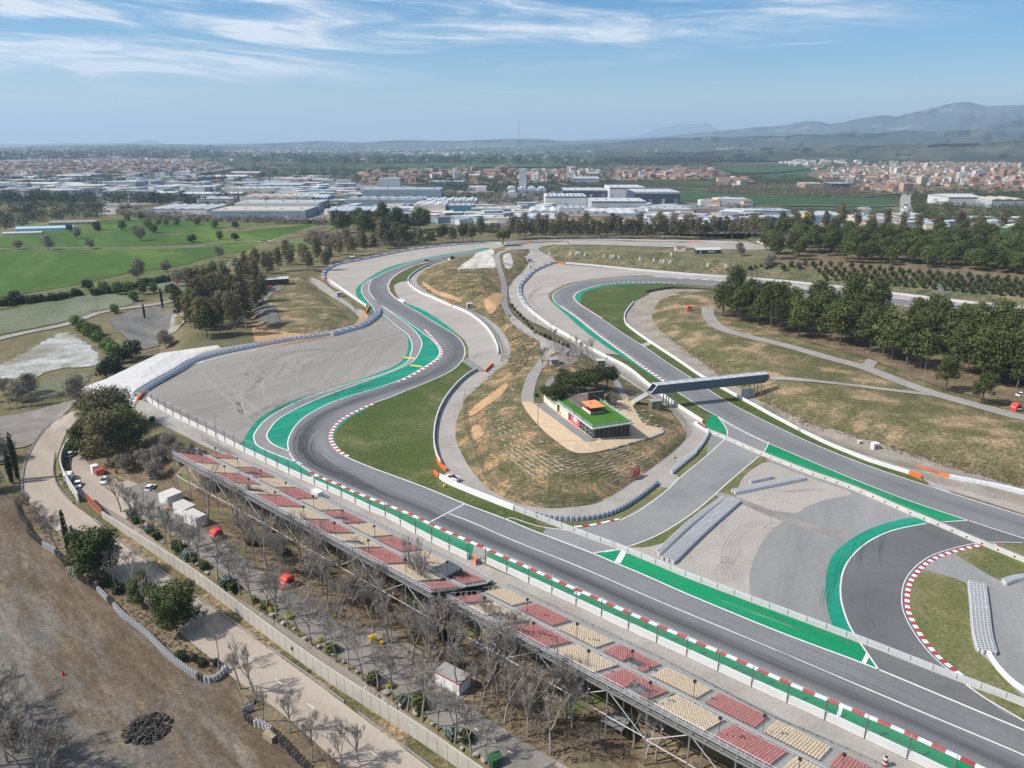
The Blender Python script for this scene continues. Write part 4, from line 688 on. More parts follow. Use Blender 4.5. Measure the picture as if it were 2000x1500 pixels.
# ---------------------------------------------------------------- walls, tyre walls and fences of the circuit
ORD = ['first', 'second', 'third', 'fourth', 'fifth', 'sixth', 'seventh', 'eighth', 'ninth', 'tenth', 'eleventh', 'twelfth', 'thirteenth', 'fourteenth', 'fifteenth', 'sixteenth', 'seventeenth', 'eighteenth', 'nineteenth', 'twentieth', 'twenty-first', 'twenty-second', 'twenty-third', 'twenty-fourth', 'twenty-fifth', 'twenty-sixth', 'twenty-seventh', 'twenty-eighth', 'twenty-ninth', 'thirtieth', 'thirty-first', 'thirty-second', 'thirty-third', 'thirty-fourth', 'thirty-fifth', 'thirty-sixth', 'thirty-seventh', 'thirty-eighth', 'thirty-ninth', 'fortieth']
def wallstrip(mb, W3, w, h, m=0, foot=-.3, taper=.0, mtop=None, hs=None, jog=0):
    """solid wall along world points (taper = extra half width at the foot)"""
    nr = normals(W3); k = len(W3); V = []
    for i in range(k):
        x, y, z = W3[i]; nx, ny = nr[i]; hh = hs[i] if hs is not None else h
        for s_, q, e in ((1, foot, taper), (1, hh, 0), (-1, hh, 0), (-1, foot, taper)): V.append((x+nx*s_*(w/2+e), y+ny*s_*(w/2+e), z+q))
    F = []; M = []
    for i in range(k-1):
        a, b = 4*i, 4*i+4
        for c, mm in ((0, m), (1, m if mtop is None else mtop), (2, m)): F.append((a+c, a+c+1, b+c+1, b+c)); M.append(mm)
    F += [(0, 3, 2, 1), (4*k-4, 4*k-3, 4*k-2, 4*k-1)]; M += [m, m]
    b = len(mb.V); mb.V += V; mb.F += [tuple(i+b for i in f) for f in F]; mb.M += M
def origin_for(W3): c = W3[len(W3)//2]; return Vector((c[0], c[1], c[2]))
def local(W3, o): return np.asarray(W3)-np.array(o)
def world(px, step=2.0, n=6): return line_world(px, n, step)[0]
def wall(name, px, label, w, h, mat, cat='wall', step=2.0, taper=0.0, posts=None, group=None, mats=None, foot=-.3, joints=0, topmat=None, lean=None, hs=None):
    W3 = world(px, step)
    if name == 'retaining_wall': W3[:, 2] = -6.0
    o = origin_for(W3); L = local(W3, o); t = thing(name, label, cat, o, 0, group); mb = MB()
    wallstrip(mb, L, w, h, taper=taper, foot=foot, mtop=1 if topmat else None, hs=hs(np.linspace(0, 1, len(L))) if hs else None); mb.build('wall', [mat]+([topmat] if topmat else []), t)
    if joints:
        jb = MB(); Q, _ = resample(L, joints); nr = normals(Q)
        for (x, y, z), (a, b) in zip(Q, nr):
            for s_ in (1, -1): jb.box((x+a*s_*(w/2+.004), y+b*s_*(w/2+.004), z+h*.5), (.05, .012, h*.96), math.atan2(b, a)+math.pi/2)
        jb.build('panel_joints', [m_dconc], t)
    if posts: fenceposts(t, L, *posts)
    return t
def fenceposts(t, L, spacing, h, z0, mesh=None, arm=0.6, side=1, mat=None, r=.055, off=0.0, wires=0, limit=100):
    Q, _ = resample(L, spacing); nr = normals(Q); tops = []; mat = mat or m_metal; rest = MB()
    for i, ((x, y, z), (a, b)) in enumerate(zip(Q, nr)):
        mb = MB() if i < limit else rest; px, py = x+a*off, y+b*off; p = (px, py, z+z0-.2); q = (px, py, z+h); mb.bar(p, q, r*2)
        if arm: e = (px+a*side*arm, py+b*side*arm, z+h+arm*.8); mb.bar(q, e, r*1.8); tops.append((q, e))
        else: tops.append((q, q))
        if i < limit: mb.build('post', [mat], t)
    if rest.V: tag(rest.build('posts', [mat], t), kind='stuff')
    if mesh:
        R, _ = resample(L, min(spacing, 3)); nr = normals(R); V = []
        for (x, y, z), (a, b) in zip(R, nr):
            px, py = x+a*off, y+b*off; V += [(px, py, z+z0), (px, py, z+h), (px+a*side*arm, py+b*side*arm, z+h+arm*.8)]
        F = []
        for i in range(len(R)-1):
            F.append((3*i, 3*i+3, 3*i+4, 3*i+1))
            if arm: F.append((3*i+1, 3*i+4, 3*i+5, 3*i+2))
        link('wire_mesh', meshdata('wire_mesh', V, F, mesh), t)
    if wires:
        wb = MB()
        for k in range(wires):
            zz = z0+(h-z0)*(k+1)/wires
            for i in range(len(Q)-1):
                a, b = Q[i], Q[i+1]; n0, n1 = nr[0], nr[0]; wb.bar((a[0], a[1], a[2]+zz), (b[0], b[1], b[2]+zz), .035)
        wb.build('rails', [mat], t)
m_postm = plain('fence_post_steel', (.20, .20, .20), .5, .1, .6, .3)
GP = 'concrete debris barriers beside the track'
wall('debris_barrier', BAR1, 'long white concrete barrier with curved-top posts between gravel trap, hairpin and service lane', .45, 1.5, m_wall, 'barrier', taper=.12, posts=(6.0, 4.2, .2, m_mesh, .5, 1, m_postm, .085, -.34), foot=-.1)
wall('debris_barrier', BAR2, 'white concrete barrier with fence posts along the right half of the stand straight', .45, 1.5, m_wall, 'barrier', taper=.12, posts=(6.2, 4.2, .2, m_mesh, .5, 1, m_postm, .085, -.34), foot=-.1)
g = thing('barrier_gate', 'open orange-edged gate in the debris barrier by the stand', 'gate', P(921, 1094)); gv = P(949, 1100)-P(921, 1094); a_ = math.atan2(gv.y, gv.x)
[MB().bar(p_, p_+Vector((0, 0, 4)), .14).build('gate_post', [m_metal], g) for p_ in (Vector((0, 0, 0)), gv)]
mb = MB(); mb.box((.9, -1.2, .9), (.2, 2.6, 1.6), .25); mb.build('gate_leaf', [m_orange], g)
mb = MB(); mb.bar((0, 0, 3.9), gv+Vector((0, 0, 3.9)), .08); mb.bar((0, 0, 2.0), gv+Vector((0, 0, 3.8)), .05); mb.build('gate_rail', [m_metal], g)
wall('circuit_wall', W4[4:16], 'white wall curving round the infield inside the second track', .4, 1.2, m_wall, 'wall', joints=0)
wall('circuit_wall', W4[15:], 'white wall from the footbridge down to the orange blocks', .4, 1.2, m_wall, 'wall')
wall('circuit_wall', W23[:6], 'white wall from the green corner up under the footbridge', .45, 1.3, m_wall, 'wall')
wall('circuit_wall', [(1148, 679)]+W23[7:12], 'white panelled wall with mesh fence above it round the gravel trap', .4, 1.6, m_wall, 'wall', joints=2.5, posts=(5, 3.2, 1.4, m_mesh, .4, -1, m_metal, .05))
wall('circuit_wall', BR3[:14], 'dark tyre-backed wall sweeping left round the inner gravel trap', .4, 1.3, m_wall, 'wall', posts=(5, 2.6, 1.2, m_mesh, 0, 1, m_metal, .04, .6))
wall('circuit_wall', BR4[:8], 'tall grey-topped wall between mown grass and curving service road', .35, 1.5, m_conc, 'wall', posts=(4, 2.0, 1.4, None, 0, 1, m_metal, .03), topmat=m_wall)
wall('circuit_wall', BR4[7:9]+[(860, 908)], 'short white wall end beside the orange plate and the pickup', .35, 1.5, m_wall, 'wall')
wall('circuit_wall', BR5[1:], 'pale sloping wall from the parked pickup to the clear rail', .5, 1.5, m_wall, 'wall', taper=.25)
wall('upper_barrier', [(1105, 515), (1150, 519), (1275, 531), (1400, 541), (1500, 548), (1650, 563), (1668, 565)], 'long white tyre wall below the scrub slope left of the orange plates', 1.6, 1.3, m_tyrew, 'barrier')
wall('upper_barrier', [(1700, 570), (1755, 576), (1830, 585), (1900, 593), (2000, 603), (2120, 616)], 'long white tyre wall below the scrub slope right of the orange plates', 1.4, 1.3, m_tyrew, 'barrier')
wall('upper_barrier', [(1853, 935), (1925, 949), (2000, 966), (2120, 995)], 'white tyre wall beside the gravel at the right edge, right of the orange blocks', 1.6, 1.3, m_tyrew, 'barrier')
wall('circuit_wall', [(1929, 1279), (1950, 1310), (1975, 1335), (2000, 1353), (2080, 1400)], 'thin white wall below the right-hand tyre stacks', .5, 1.0, m_wall, 'wall')
wall('outer_wall', [(985, 477), (1060, 471), (1180, 469), (1300, 471), (1400, 473), (1490, 477)], 'white wall with tyre face along the far road behind the scrub slope', .8, 1.3, m_wall, 'wall', posts=(14, 4, 1, None, 0, 1, m_dmetal, .06, 3))
wall('outer_wall', [(985, 481), (1060, 474), (1180, 472), (1300, 474), (1400, 476)], 'dark tyre band in front of the far white wall', .9, .9, m_rubber, 'tyre wall')
def plates(px, label, h=1.2, w=.5):
    W3 = world(px, 1.5); o = origin_for(W3); L = local(W3, o); t = thing('orange_barrier', label, 'barrier', o, 0, 'orange barrier blocks'); mb = MB(); wallstrip(mb, L, w, h); Q, _ = resample(L, 1.8); nr = normals(Q)
    for (x, y, z), (a, b) in zip(Q, nr): mb.box((x, y, z+h*.5), (.08, w+.06, h*.9), math.atan2(b, a)-math.pi/2)
    mb.build('block', [m_orange], t)
for px, lb in (([(854, 897), (857, 908), (860, 912)], 'upright orange block at the end of the wall above the pickup'), ([(860, 911), (872, 921)], 'orange block closing the gap directly above the white pickup'), ([(848, 925), (857, 933)], 'orange block left of the white pickup at the grass'),
    ([(948, 727), (955, 720), (962, 713)], 'orange end block of the inner gravel trap wall'), ([(878, 597), (884, 600)], 'orange blocks in the wall left of the grey marshal box'), ([(875, 594), (888, 595)], 'orange block standing behind the gap left of the grey marshal box'),
    ([(1147, 678), (1156, 680)], 'orange blocks where the panelled wall meets the white wall'), ([(1078, 511), (1090, 513)], 'orange blocks at the top left of the upper gravel trap'), ([(1092, 515), (1103, 516)], 'orange plate right of the dark tyre wall end'),
    ([(1776, 926), (1799, 935)], 'orange block at the end of the lower white wall'), ([(1791, 915), (1822, 925), (1853, 935)], 'long row of orange ribbed blocks right of the white cabinet'), ([(1664, 568), (1684, 571)], 'left orange plate on the far white wall'), ([(1680, 573), (1701, 575)], 'right orange plate on the far white wall'),
    ([(630, 545), (634, 548)], 'orange block at the lower end of the upper tyre wall'), ([(642, 547), (645, 551)], 'orange block at the upper end of the short white wall'), ([(715, 612), (721, 600)], 'dark orange block at the end of the short white wall by the dirt bank'),
    ([(270, 782), (275, 776), (283, 768)], 'orange block at the left tip of the big gravel trap'), ([(1021, 473), (1030, 473)], 'red block on the far wall right of the lattice mast'), ([(1031, 473), (1043, 473)], 'orange block on the far wall right of the lattice mast'), ([(1344, 473), (1356, 474)], 'left orange block on the far wall near the cabin'), ([(1362, 473), (1371, 474)], 'right orange block on the far wall near the cabin')):
    plates(px, lb)
wall('circuit_wall', [(643, 549), (665, 564), (690, 582), (716, 600)], 'short white wall left of the S-bend beside the pale lane', .5, 1.5, m_wall, 'wall')
# tyre walls: belts of stacked tyres, white with blue or black lines
def tyrewall(px, label, rows, h, R=.33, gap=.69, mats=None, belt=True, pitch=None, back=0, nmax=100, ncap=100000, rowoff=None, alt=0):
    W3, s = line_world(px, 6, gap); o = origin_for(W3); L = local(W3, o); nr = normals(L); t = thing('tyre_wall', label, 'tyre wall', o, 0, 'tyre walls'); near = []; allp = []
    for i, ((x, y, z), (a, b)) in enumerate(zip(L, nr)):
        for k in range(rows):
            f = (k-(rows-1)/2)*gap; st = (i+.5*(k % 2)); allp.append((x+a*f+nr[i][1]*.35*(k % 2), y+b*f-nr[i][0]*.35*(k % 2), z, i, k))
    allp.sort(key=lambda p: (p[1]+o[1])**2+(p[0]+o[0])**2)
    proto = {}; rest = MB()
    for j, (x, y, z, i, k) in enumerate(allp):
        mi = 1 if alt and ((i//alt) % 2) else 0
        if j < nmax:
            if mi not in proto: q = MB(); stack(q, (0, 0, 0), R, h); proto[mi] = q.mesh('tyre_stack', [mats[mi], mats[mi], m_rubber])
            c = link('tyre_stack', proto[mi], t); c.location = (x, y, z)
        elif j < ncap: stack(rest, (x, y, z), R, h, mi, n=6)
    if rest.V: tag(rest.build('tyre_stacks', (mats*2)[:2]+[m_rubber], t), kind='stuff')
    if belt:
        mb = MB(); w = rows*gap/2+R*.1
        for s_ in (1, -1): E_ = L.copy(); E_[:, 0] += nr[:, 0]*s_*w; E_[:, 1] += nr[:, 1]*s_*w; wallstrip(mb, E_, .05, h*.86, foot=0)
        mb.build('belt', [mats[0]], t)
    return t
def stack(mb, c, R, h, m=0, n=9):
    mb.ring((c[0], c[1], c[2]+h/2), R, R*.70, h, n, m); k = -1; b = len(mb.V); mb.V += [(c[0]+R*.72*math.cos(2*math.pi*i/6), c[1]+R*.72*math.sin(2*math.pi*i/6), c[2]+h-.05) for i in range(6)]; mb.F.append(tuple(range(b, b+6))); mb.M.append(HOLE_SHADE)
HOLE_SHADE = 2  # slot of the black disc that stands in for shade inside each stack
tyrewall(TYA, 'curved wall of white and blue tyre stacks below the terraced mound', 1, 1.2, mats=[m_tyrew, m_tyreb], belt=False, alt=1, R=.40, gap=.72)
tyrewall([(1311, 925), (1336, 904), (1357, 887)], 'double row of white tyre stacks left of the no-entry sign', 2, 1.1, mats=[m_tyrew])
tyrewall([(1352, 892), (1370, 872), (1383, 850), (1384, 843)], 'narrow white tyre wall bending up to the grey concrete wall', 1, 1.1, mats=[m_tyrew])
tyrewall([(1433, 964), (1500, 950), (1567, 936)], 'double white tyre wall lying across the pale gravel triangle', 3, 1.1, mats=[m_tyrew])
tyrewall([(1466, 944), (1508, 935)], 'short white tyre row behind the double tyre wall on the gravel triangle', 1, 1.1, mats=[m_tyrew])
tyrewall([(1305, 1098), (1365, 1040), (1434, 980)], 'large broad white tyre wall slanting beside the raked gravel', 5, 1.1, mats=[m_tyrew])
tyrewall([(1285, 1085), (1345, 1028), (1412, 977)], 'narrower white tyre wall on the upper side of the broad one', 2, 1.1, mats=[m_tyrew])
tyrewall([(1907, 1145), (1912, 1190), (1917, 1240), (1926, 1276)], 'broad upright white tyre wall on grass near the right edge', 5, 1.1, mats=[m_tyrew])
tyrewall([(1960, 1141), (1980, 1134), (2000, 1131), (2040, 1130)], 'short white tyre wall cut by the right edge', 2, 1.1, mats=[m_tyrew])
BIG = [(268, 774), (274, 768), (292, 756), (320, 740), (350, 723), (372, 709), (400, 699), (440, 689), (500, 677), (560, 666), (600, 661), (647, 653)]
tyrewall(BIG, 'long blue and white tyre wall along the left of the big gravel trap', 3, 1.5, mats=[m_tyrew, m_tyreb], alt=1, R=.55, gap=1.15, nmax=100)
tyrewall([(648, 655), (700, 641), (725, 627), (738, 613), (735, 604)], 'white tyre wall curving round the right tip of the big gravel trap', 3, 1.7, mats=[m_tyrew, m_tyreb], alt=2, R=.55, gap=1.15)
tyrewall([(633, 545), (632, 536), (642, 525), (664, 516), (700, 509), (750, 499), (800, 489), (875, 480), (950, 475), (980, 476)], 'dark-faced tyre wall round the far gravel trap below the tree row', 2, 1.3, mats=[m_tyrew, m_tyreb], alt=5, R=.6, gap=1.25, ncap=1200)
tyrewall([(1085, 513), (1064, 521), (1042, 532), (1024, 550), (1016, 562), (1018, 582), (1030, 602)], 'white-topped tyre wall with dark shaded face round the second gravel trap', 2, 1.4, mats=[m_tyrew, m_tyreb], alt=6, R=.5, gap=1.05)
tyrewall([(1262, 571), (1290, 566), (1320, 563), (1395, 568)], 'dark tyre wall at the top of the inner green bend', 2, 1.1, mats=[m_tyred, m_rubber], alt=2, R=.45, gap=1.0)
# armco style long rail with see-through mesh along the short circuit
def railwall(px, label, h, mat, w=.3, sp=3.8, pyl=True, mesh=m_meshg):
    W3 = world(px, 1.9); o = origin_for(W3); L = local(W3, o); t = thing('guard_rail', label, 'guard rail', o); mb = MB(); nr = normals(L); wallstrip(mb, L, .5, .3, foot=-.1); mb.build('kerb_base', [m_conc], t)
    for zz in (.45, .75, 1.05, 1.35):
        rb = MB(); R_ = L.copy(); R_[:, 2] += zz; wallstrip(rb, R_, .08, .18, foot=0); rb.build('rail', [mat], t)
    Q, _ = resample(L, sp); nq = normals(Q); rest = MB()
    for i, ((x, y, z), (a, b)) in enumerate(zip(Q, nq)):
        mb = MB() if i < 90 else rest; mb.box((x-a*.14, y-b*.14, z+.8), (.14, .10, 1.6), math.atan2(b, a))
        if i < 90: mb.build('post', [mat], t)
    if rest.V: tag(rest.build('posts', [mat], t), kind='stuff')
    return t
railwall(RAIL, 'long clear-grey triple rail between the straight and the short circuit', 1.5, m_wmetal, sp=3.8)
t = wall('concrete_wall', CW6, 'grey concrete wall with dark drain slots along the second green strip', .5, 1.25, m_conc, 'wall', taper=.2)
W3 = world(CW6, 3.6); o = t.location; L = local(W3, o); nr = normals(L)
for (x, y, z), (a, b) in list(zip(L, nr))[1:]:
    mb = MB(); mb.box((x-a*.34, y-b*.34, z+.55), (.35, .08, .45), math.atan2(b, a)-math.pi/2); mb.build('slot', [m_rubber], t)
mb = MB(); L2 = L.copy(); L2[:, 2] += 1.25
for zz in (.15, .4): R_ = L2.copy(); R_[:, 2] += zz; wallstrip(mb, R_, .05, .06, foot=0)
mb.build('top_rail', [m_metal], t)
W3 = world([(1357, 828), (1372, 838), (1386, 846)], 1); o = origin_for(W3); t = thing('block_barrier', 'white blocks topped with red ones at the green corner', 'barrier', o); mb = MB(); wallstrip(mb, local(W3, o), .9, 1.0); mb.build('block', [m_wall], t); mb = MB(); wallstrip(mb, local(W3, o)[2:-2]+np.array([0, 0, 1.0]), .5, .45, foot=.02); mb.build('top_block', [m_redp], t)
# fences
def fence(px, label, h=2.4, sp=4, mesh=m_meshg, mat=None, z0=0, arm=0, wires=0, side=1, name='mesh_fence', limit=100):
    W3 = world(px, 2.5); o = origin_for(W3); t = thing(name, label, 'fence', o); fenceposts(t, local(W3, o), sp, h, z0, mesh, arm, side, mat or m_metal, .045, 0, wires, limit); return t
fence([(908, 772), (905, 792), (905, 812), (908, 835), (917, 858), (928, 885), (935, 905), (943, 925), (953, 941), (975, 958), (1000, 971), (1037, 979), (1080, 984), (1120, 982), (1160, 975), (1195, 958), (1220, 942), (1245, 925), (1275, 900), (1310, 873), (1337, 848), (1339, 835), (1320, 812), (1300, 795)], 'wire mesh fence on grey posts ringing the terraced mound', 2.6, 5)
fence([(1300, 790), (1250, 757), (1205, 727), (1175, 708), (1140, 684)], 'fence on grey posts between the picnic ground and the service road', 2.4, 5)
fence([(988, 590), (998, 608), (1010, 622), (1030, 636), (1060, 652), (1095, 668), (1130, 688)], 'fence on top of the ivy hedge beside the neck of the island', 1.8, 6)
fence([(995, 558), (998, 545), (1010, 530), (1025, 512), (1035, 503)], 'pale fence climbing behind the marshal boxes', 2.2, 6)
fence([(825, 548), (840, 560), (857, 572)], 'short grey fence above the eroded bank left of the rock', 2.4, 6)
fence([(880, 595), (920, 612), (948, 632), (968, 655), (978, 675), (982, 690), (978, 708)], 'fence along the kerb outside the inner gravel trap wall', 2.2, 5)
fence([(1700, 742), (1800, 774), (1900, 797), (2000, 830)], 'low wooden rail beside the perimeter path', 0.9, 5, None) if False else None
fence([(1490, 796), (1560, 842), (1640, 873), (1730, 903), (1800, 922), (1900, 943), (2000, 962), (2120, 990)], 'rusty mesh fence along the foot of the right-hand dry slope', 2.0, 6)
fence([(268, 768), (290, 754), (330, 728), (370, 704), (410, 690), (470, 678), (540, 668)], 'thin wire fence on the white slab behind the blue tyre wall', 2.6, 5.5, m_mesh)
fence([(282, 735), (300, 724), (330, 706), (352, 694)], 'second row of fence posts on the white slab', 2.6, 6, m_mesh)
fence([(265, 706), (280, 697), (300, 690), (312, 686)], 'short dark fence at the edge of the gravel yard by the slab', 2.2, 5)
fence([(660, 642), (700, 630), (722, 618), (726, 604)], 'fence posts behind the tyre wall by the dirt bank', 2.4, 5, m_mesh)
fence([(612, 540), (640, 558), (668, 575), (685, 590), (692, 605), (692, 615)], 'thin fence along the top of the left earth bank', 2.0, 7)
fence([(395, 860), (430, 880), (462, 896)], 'short dark fence between shrubs and the service lane', 2.4, 4)
FR = [(458, 893), (500, 911), (550, 934), (605, 962), (700, 1007), (800, 1057), (900, 1107), (962, 1141)]
fence(FR, 'white front railing of the far grandstand along the service lane', 1.3, 1.6, m_mesh, m_wmetal, wires=2, name='front_railing', limit=90)
fence([(992, 1152), (1050, 1180), (1100, 1204), (1180, 1243), (1272, 1288), (1368, 1338), (1500, 1408), (1600, 1452), (1700, 1498), (1800, 1545)], 'rusty brown front railing of the near grandstand with green mesh', 1.6, 2.2, m_meshg, m_dmetal, wires=3, name='front_railing', limit=90)
# lower left: retaining wall, rusty panels, rails
t = wall('retaining_wall', WL_PX, 'long pale panelled concrete wall between the beige road and the brown path', .35, 3.4, m_wallb, 'wall', step=2, hs=lambda s: 2.2+1.6*np.clip(s*3.2, 0, 1), topmat=m_orange if False else None)
W3 = world(WL_PX, 2.4); W3[:, 2] = -6; L = local(W3, t.location); nr = normals(L); jb = MB()
for i, ((x, y, z), (a, b)) in enumerate(zip(L, nr)): hh = 2.2+1.6*min(1, 3*i/len(L)); jb.box((x-a*.19, y-b*.19, z+hh/2), (.07, .03, hh*.97), math.atan2(b, a)+math.pi/2)
jb.build('panel_joints', [m_dconc], t)
t = wall('sheet_metal_hoarding', [(170, 979), (186, 995), (201, 1011)], 'rusty red sheet metal hoarding at the end of the pale wall', .12, 2.8, m_rust, 'hoarding', step=1)
wall('yard_wall', [(137, 872), (126, 890), (121, 908), (123, 926), (136, 952), (155, 982)], 'curved free-standing concrete wall beside the white cars in the yard', .35, 3.2, m_concw, 'wall', step=1.5)
for px, lb in (([(184, 1016), (240, 1062), (320, 1121), (400, 1179), (505, 1252)], 'galvanised guard rail on the right of the beige road, upper run'), ([(525, 1267), (600, 1320), (672, 1374)], 'galvanised guard rail on the right of the beige road, middle run'), ([(700, 1395), (770, 1448), (837, 1498), (900, 1545)], 'galvanised guard rail on the right of the beige road, lower run'), ([(107, 886), (104, 910), (106, 935), (120, 960), (142, 984)], 'guard rail curving round the weedy verge of the yard wall'),
               ([(150, 802), (118, 818), (82, 846), (60, 880), (47, 912), (43, 948), (45, 965)], 'dark guard rail on the left of the sand-coloured ramp')):
    W3 = world(px, 2); o = origin_for(W3); L = local(W3, o); t = thing('guard_rail', lb, 'guard rail', o); mb = MB(); R_ = L.copy(); R_[:, 2] += .45; wallstrip(mb, R_, .12, .34, foot=0); mb.build('rail', [m_metal], t)
    for x, y, z in resample(L, 4)[0][:90]: mb = MB(); mb.box((x, y, z+.35), (.1, .1, .9)); mb.build('post', [m_metal], t)
# tyre stacks standing around the gravel lot: each stack on its own
FT = [(32, 985), (40, 1010), (52, 1025), (56, 1040), (70, 1055), (90, 1070), (110, 1083), (135, 1112), (160, 1135), (185, 1150), (215, 1178), (240, 1205), (262, 1222), (290, 1245), (325, 1280), (355, 1305), (380, 1322), (400, 1332), (420, 1331), (436, 1318), (444, 1310)]
FT2 = [(500, 1372), (482, 1382), (478, 1398), (486, 1410), (500, 1418), (520, 1425), (545, 1448), (570, 1475), (600, 1505), (630, 1535)]
st_w = MB(); [st_w.ring((0, 0, .12+.24*k), .36, .2, .24, 10) for k in range(6)]; b_ = len(st_w.V); st_w.V += [(.235*math.cos(a_*.785), .235*math.sin(a_*.785), 1.36) for a_ in range(8)]; st_w.F.append(tuple(range(b_, b_+8))); st_w.M.append(1); mw = st_w.mesh('tyre_stack', [m_tyreg, m_rubber]); mk = st_w.mesh('tyre_stack', [m_tyred, m_rubber]); mk2 = st_w.mesh('tyre_stack', [m_rubber, m_rubber])  # black disc near the top stands in for the shade inside the stack
n_ = 0
for path, cond in ((FT, lambda u: 'b' if u < .2 else ('w' if (int(u*37) % 5 < 2 or .62 < u < .93) else 'b')), (FT2, lambda u: 'w' if .25 < u < .42 else 'b')):
    W3 = world(path, .86); k = len(W3)
    for i, (x, y, z) in enumerate(W3[:190]):
        c = cond(i/k); mm = mw if c == 'w' else (mk if i % 3 else mk2); lay = 4 if i/k > .12 else 3
        ob = link('tyre_stack', mm); ob.location = (x, y, z+.05); ob.scale = (1, 1, lay/6 if path is FT2 and i/k < .2 else 1)
        wh = 'the long row edging the gravel lot' if path is FT else 'the row right of the old tyre heap'
        tag(ob, ('white painted' if c == 'w' else 'dirty black')+' stack of tyres in '+wh, 'tyre stack', 'tyre stacks edging the gravel lot'); n_ += 1
# heap of old tyres
r_ = random.Random(11); c0 = P(288, 1425)
tm = MB(); tm.ring((0, 0, 0), .34, .19, .22, 12); tme = tm.mesh('old_tyre', [m_tyred]); tme2 = tm.mesh('old_tyre', [m_rubber])
for i in range(165):
    a = r_.uniform(0, 6.283); q = math.sqrt(r_.random()); R_ = 4.0*q; zz = max(.14, 2.1*(1-q)*r_.uniform(.5, 1)+.14)
    ob = link('old_tyre', tme if i % 3 else tme2); ob.location = (c0.x+R_*math.cos(a), c0.y+R_*.95*math.sin(a), c0.z+zz); ob.rotation_euler = (r_.gauss(0, .45), r_.gauss(0, .45), r_.uniform(0, 6)); s_ = r_.uniform(1.0, 1.5); ob.scale = (s_,)*3
    if i % 9 == 0: ob.rotation_euler = (1.4, r_.uniform(-.4, .4), r_.uniform(0, 6))
    tag(ob, 'worn tyre lying in the dark heap on the gravel lot', 'tyre', 'old tyres heaped on the gravel lot')
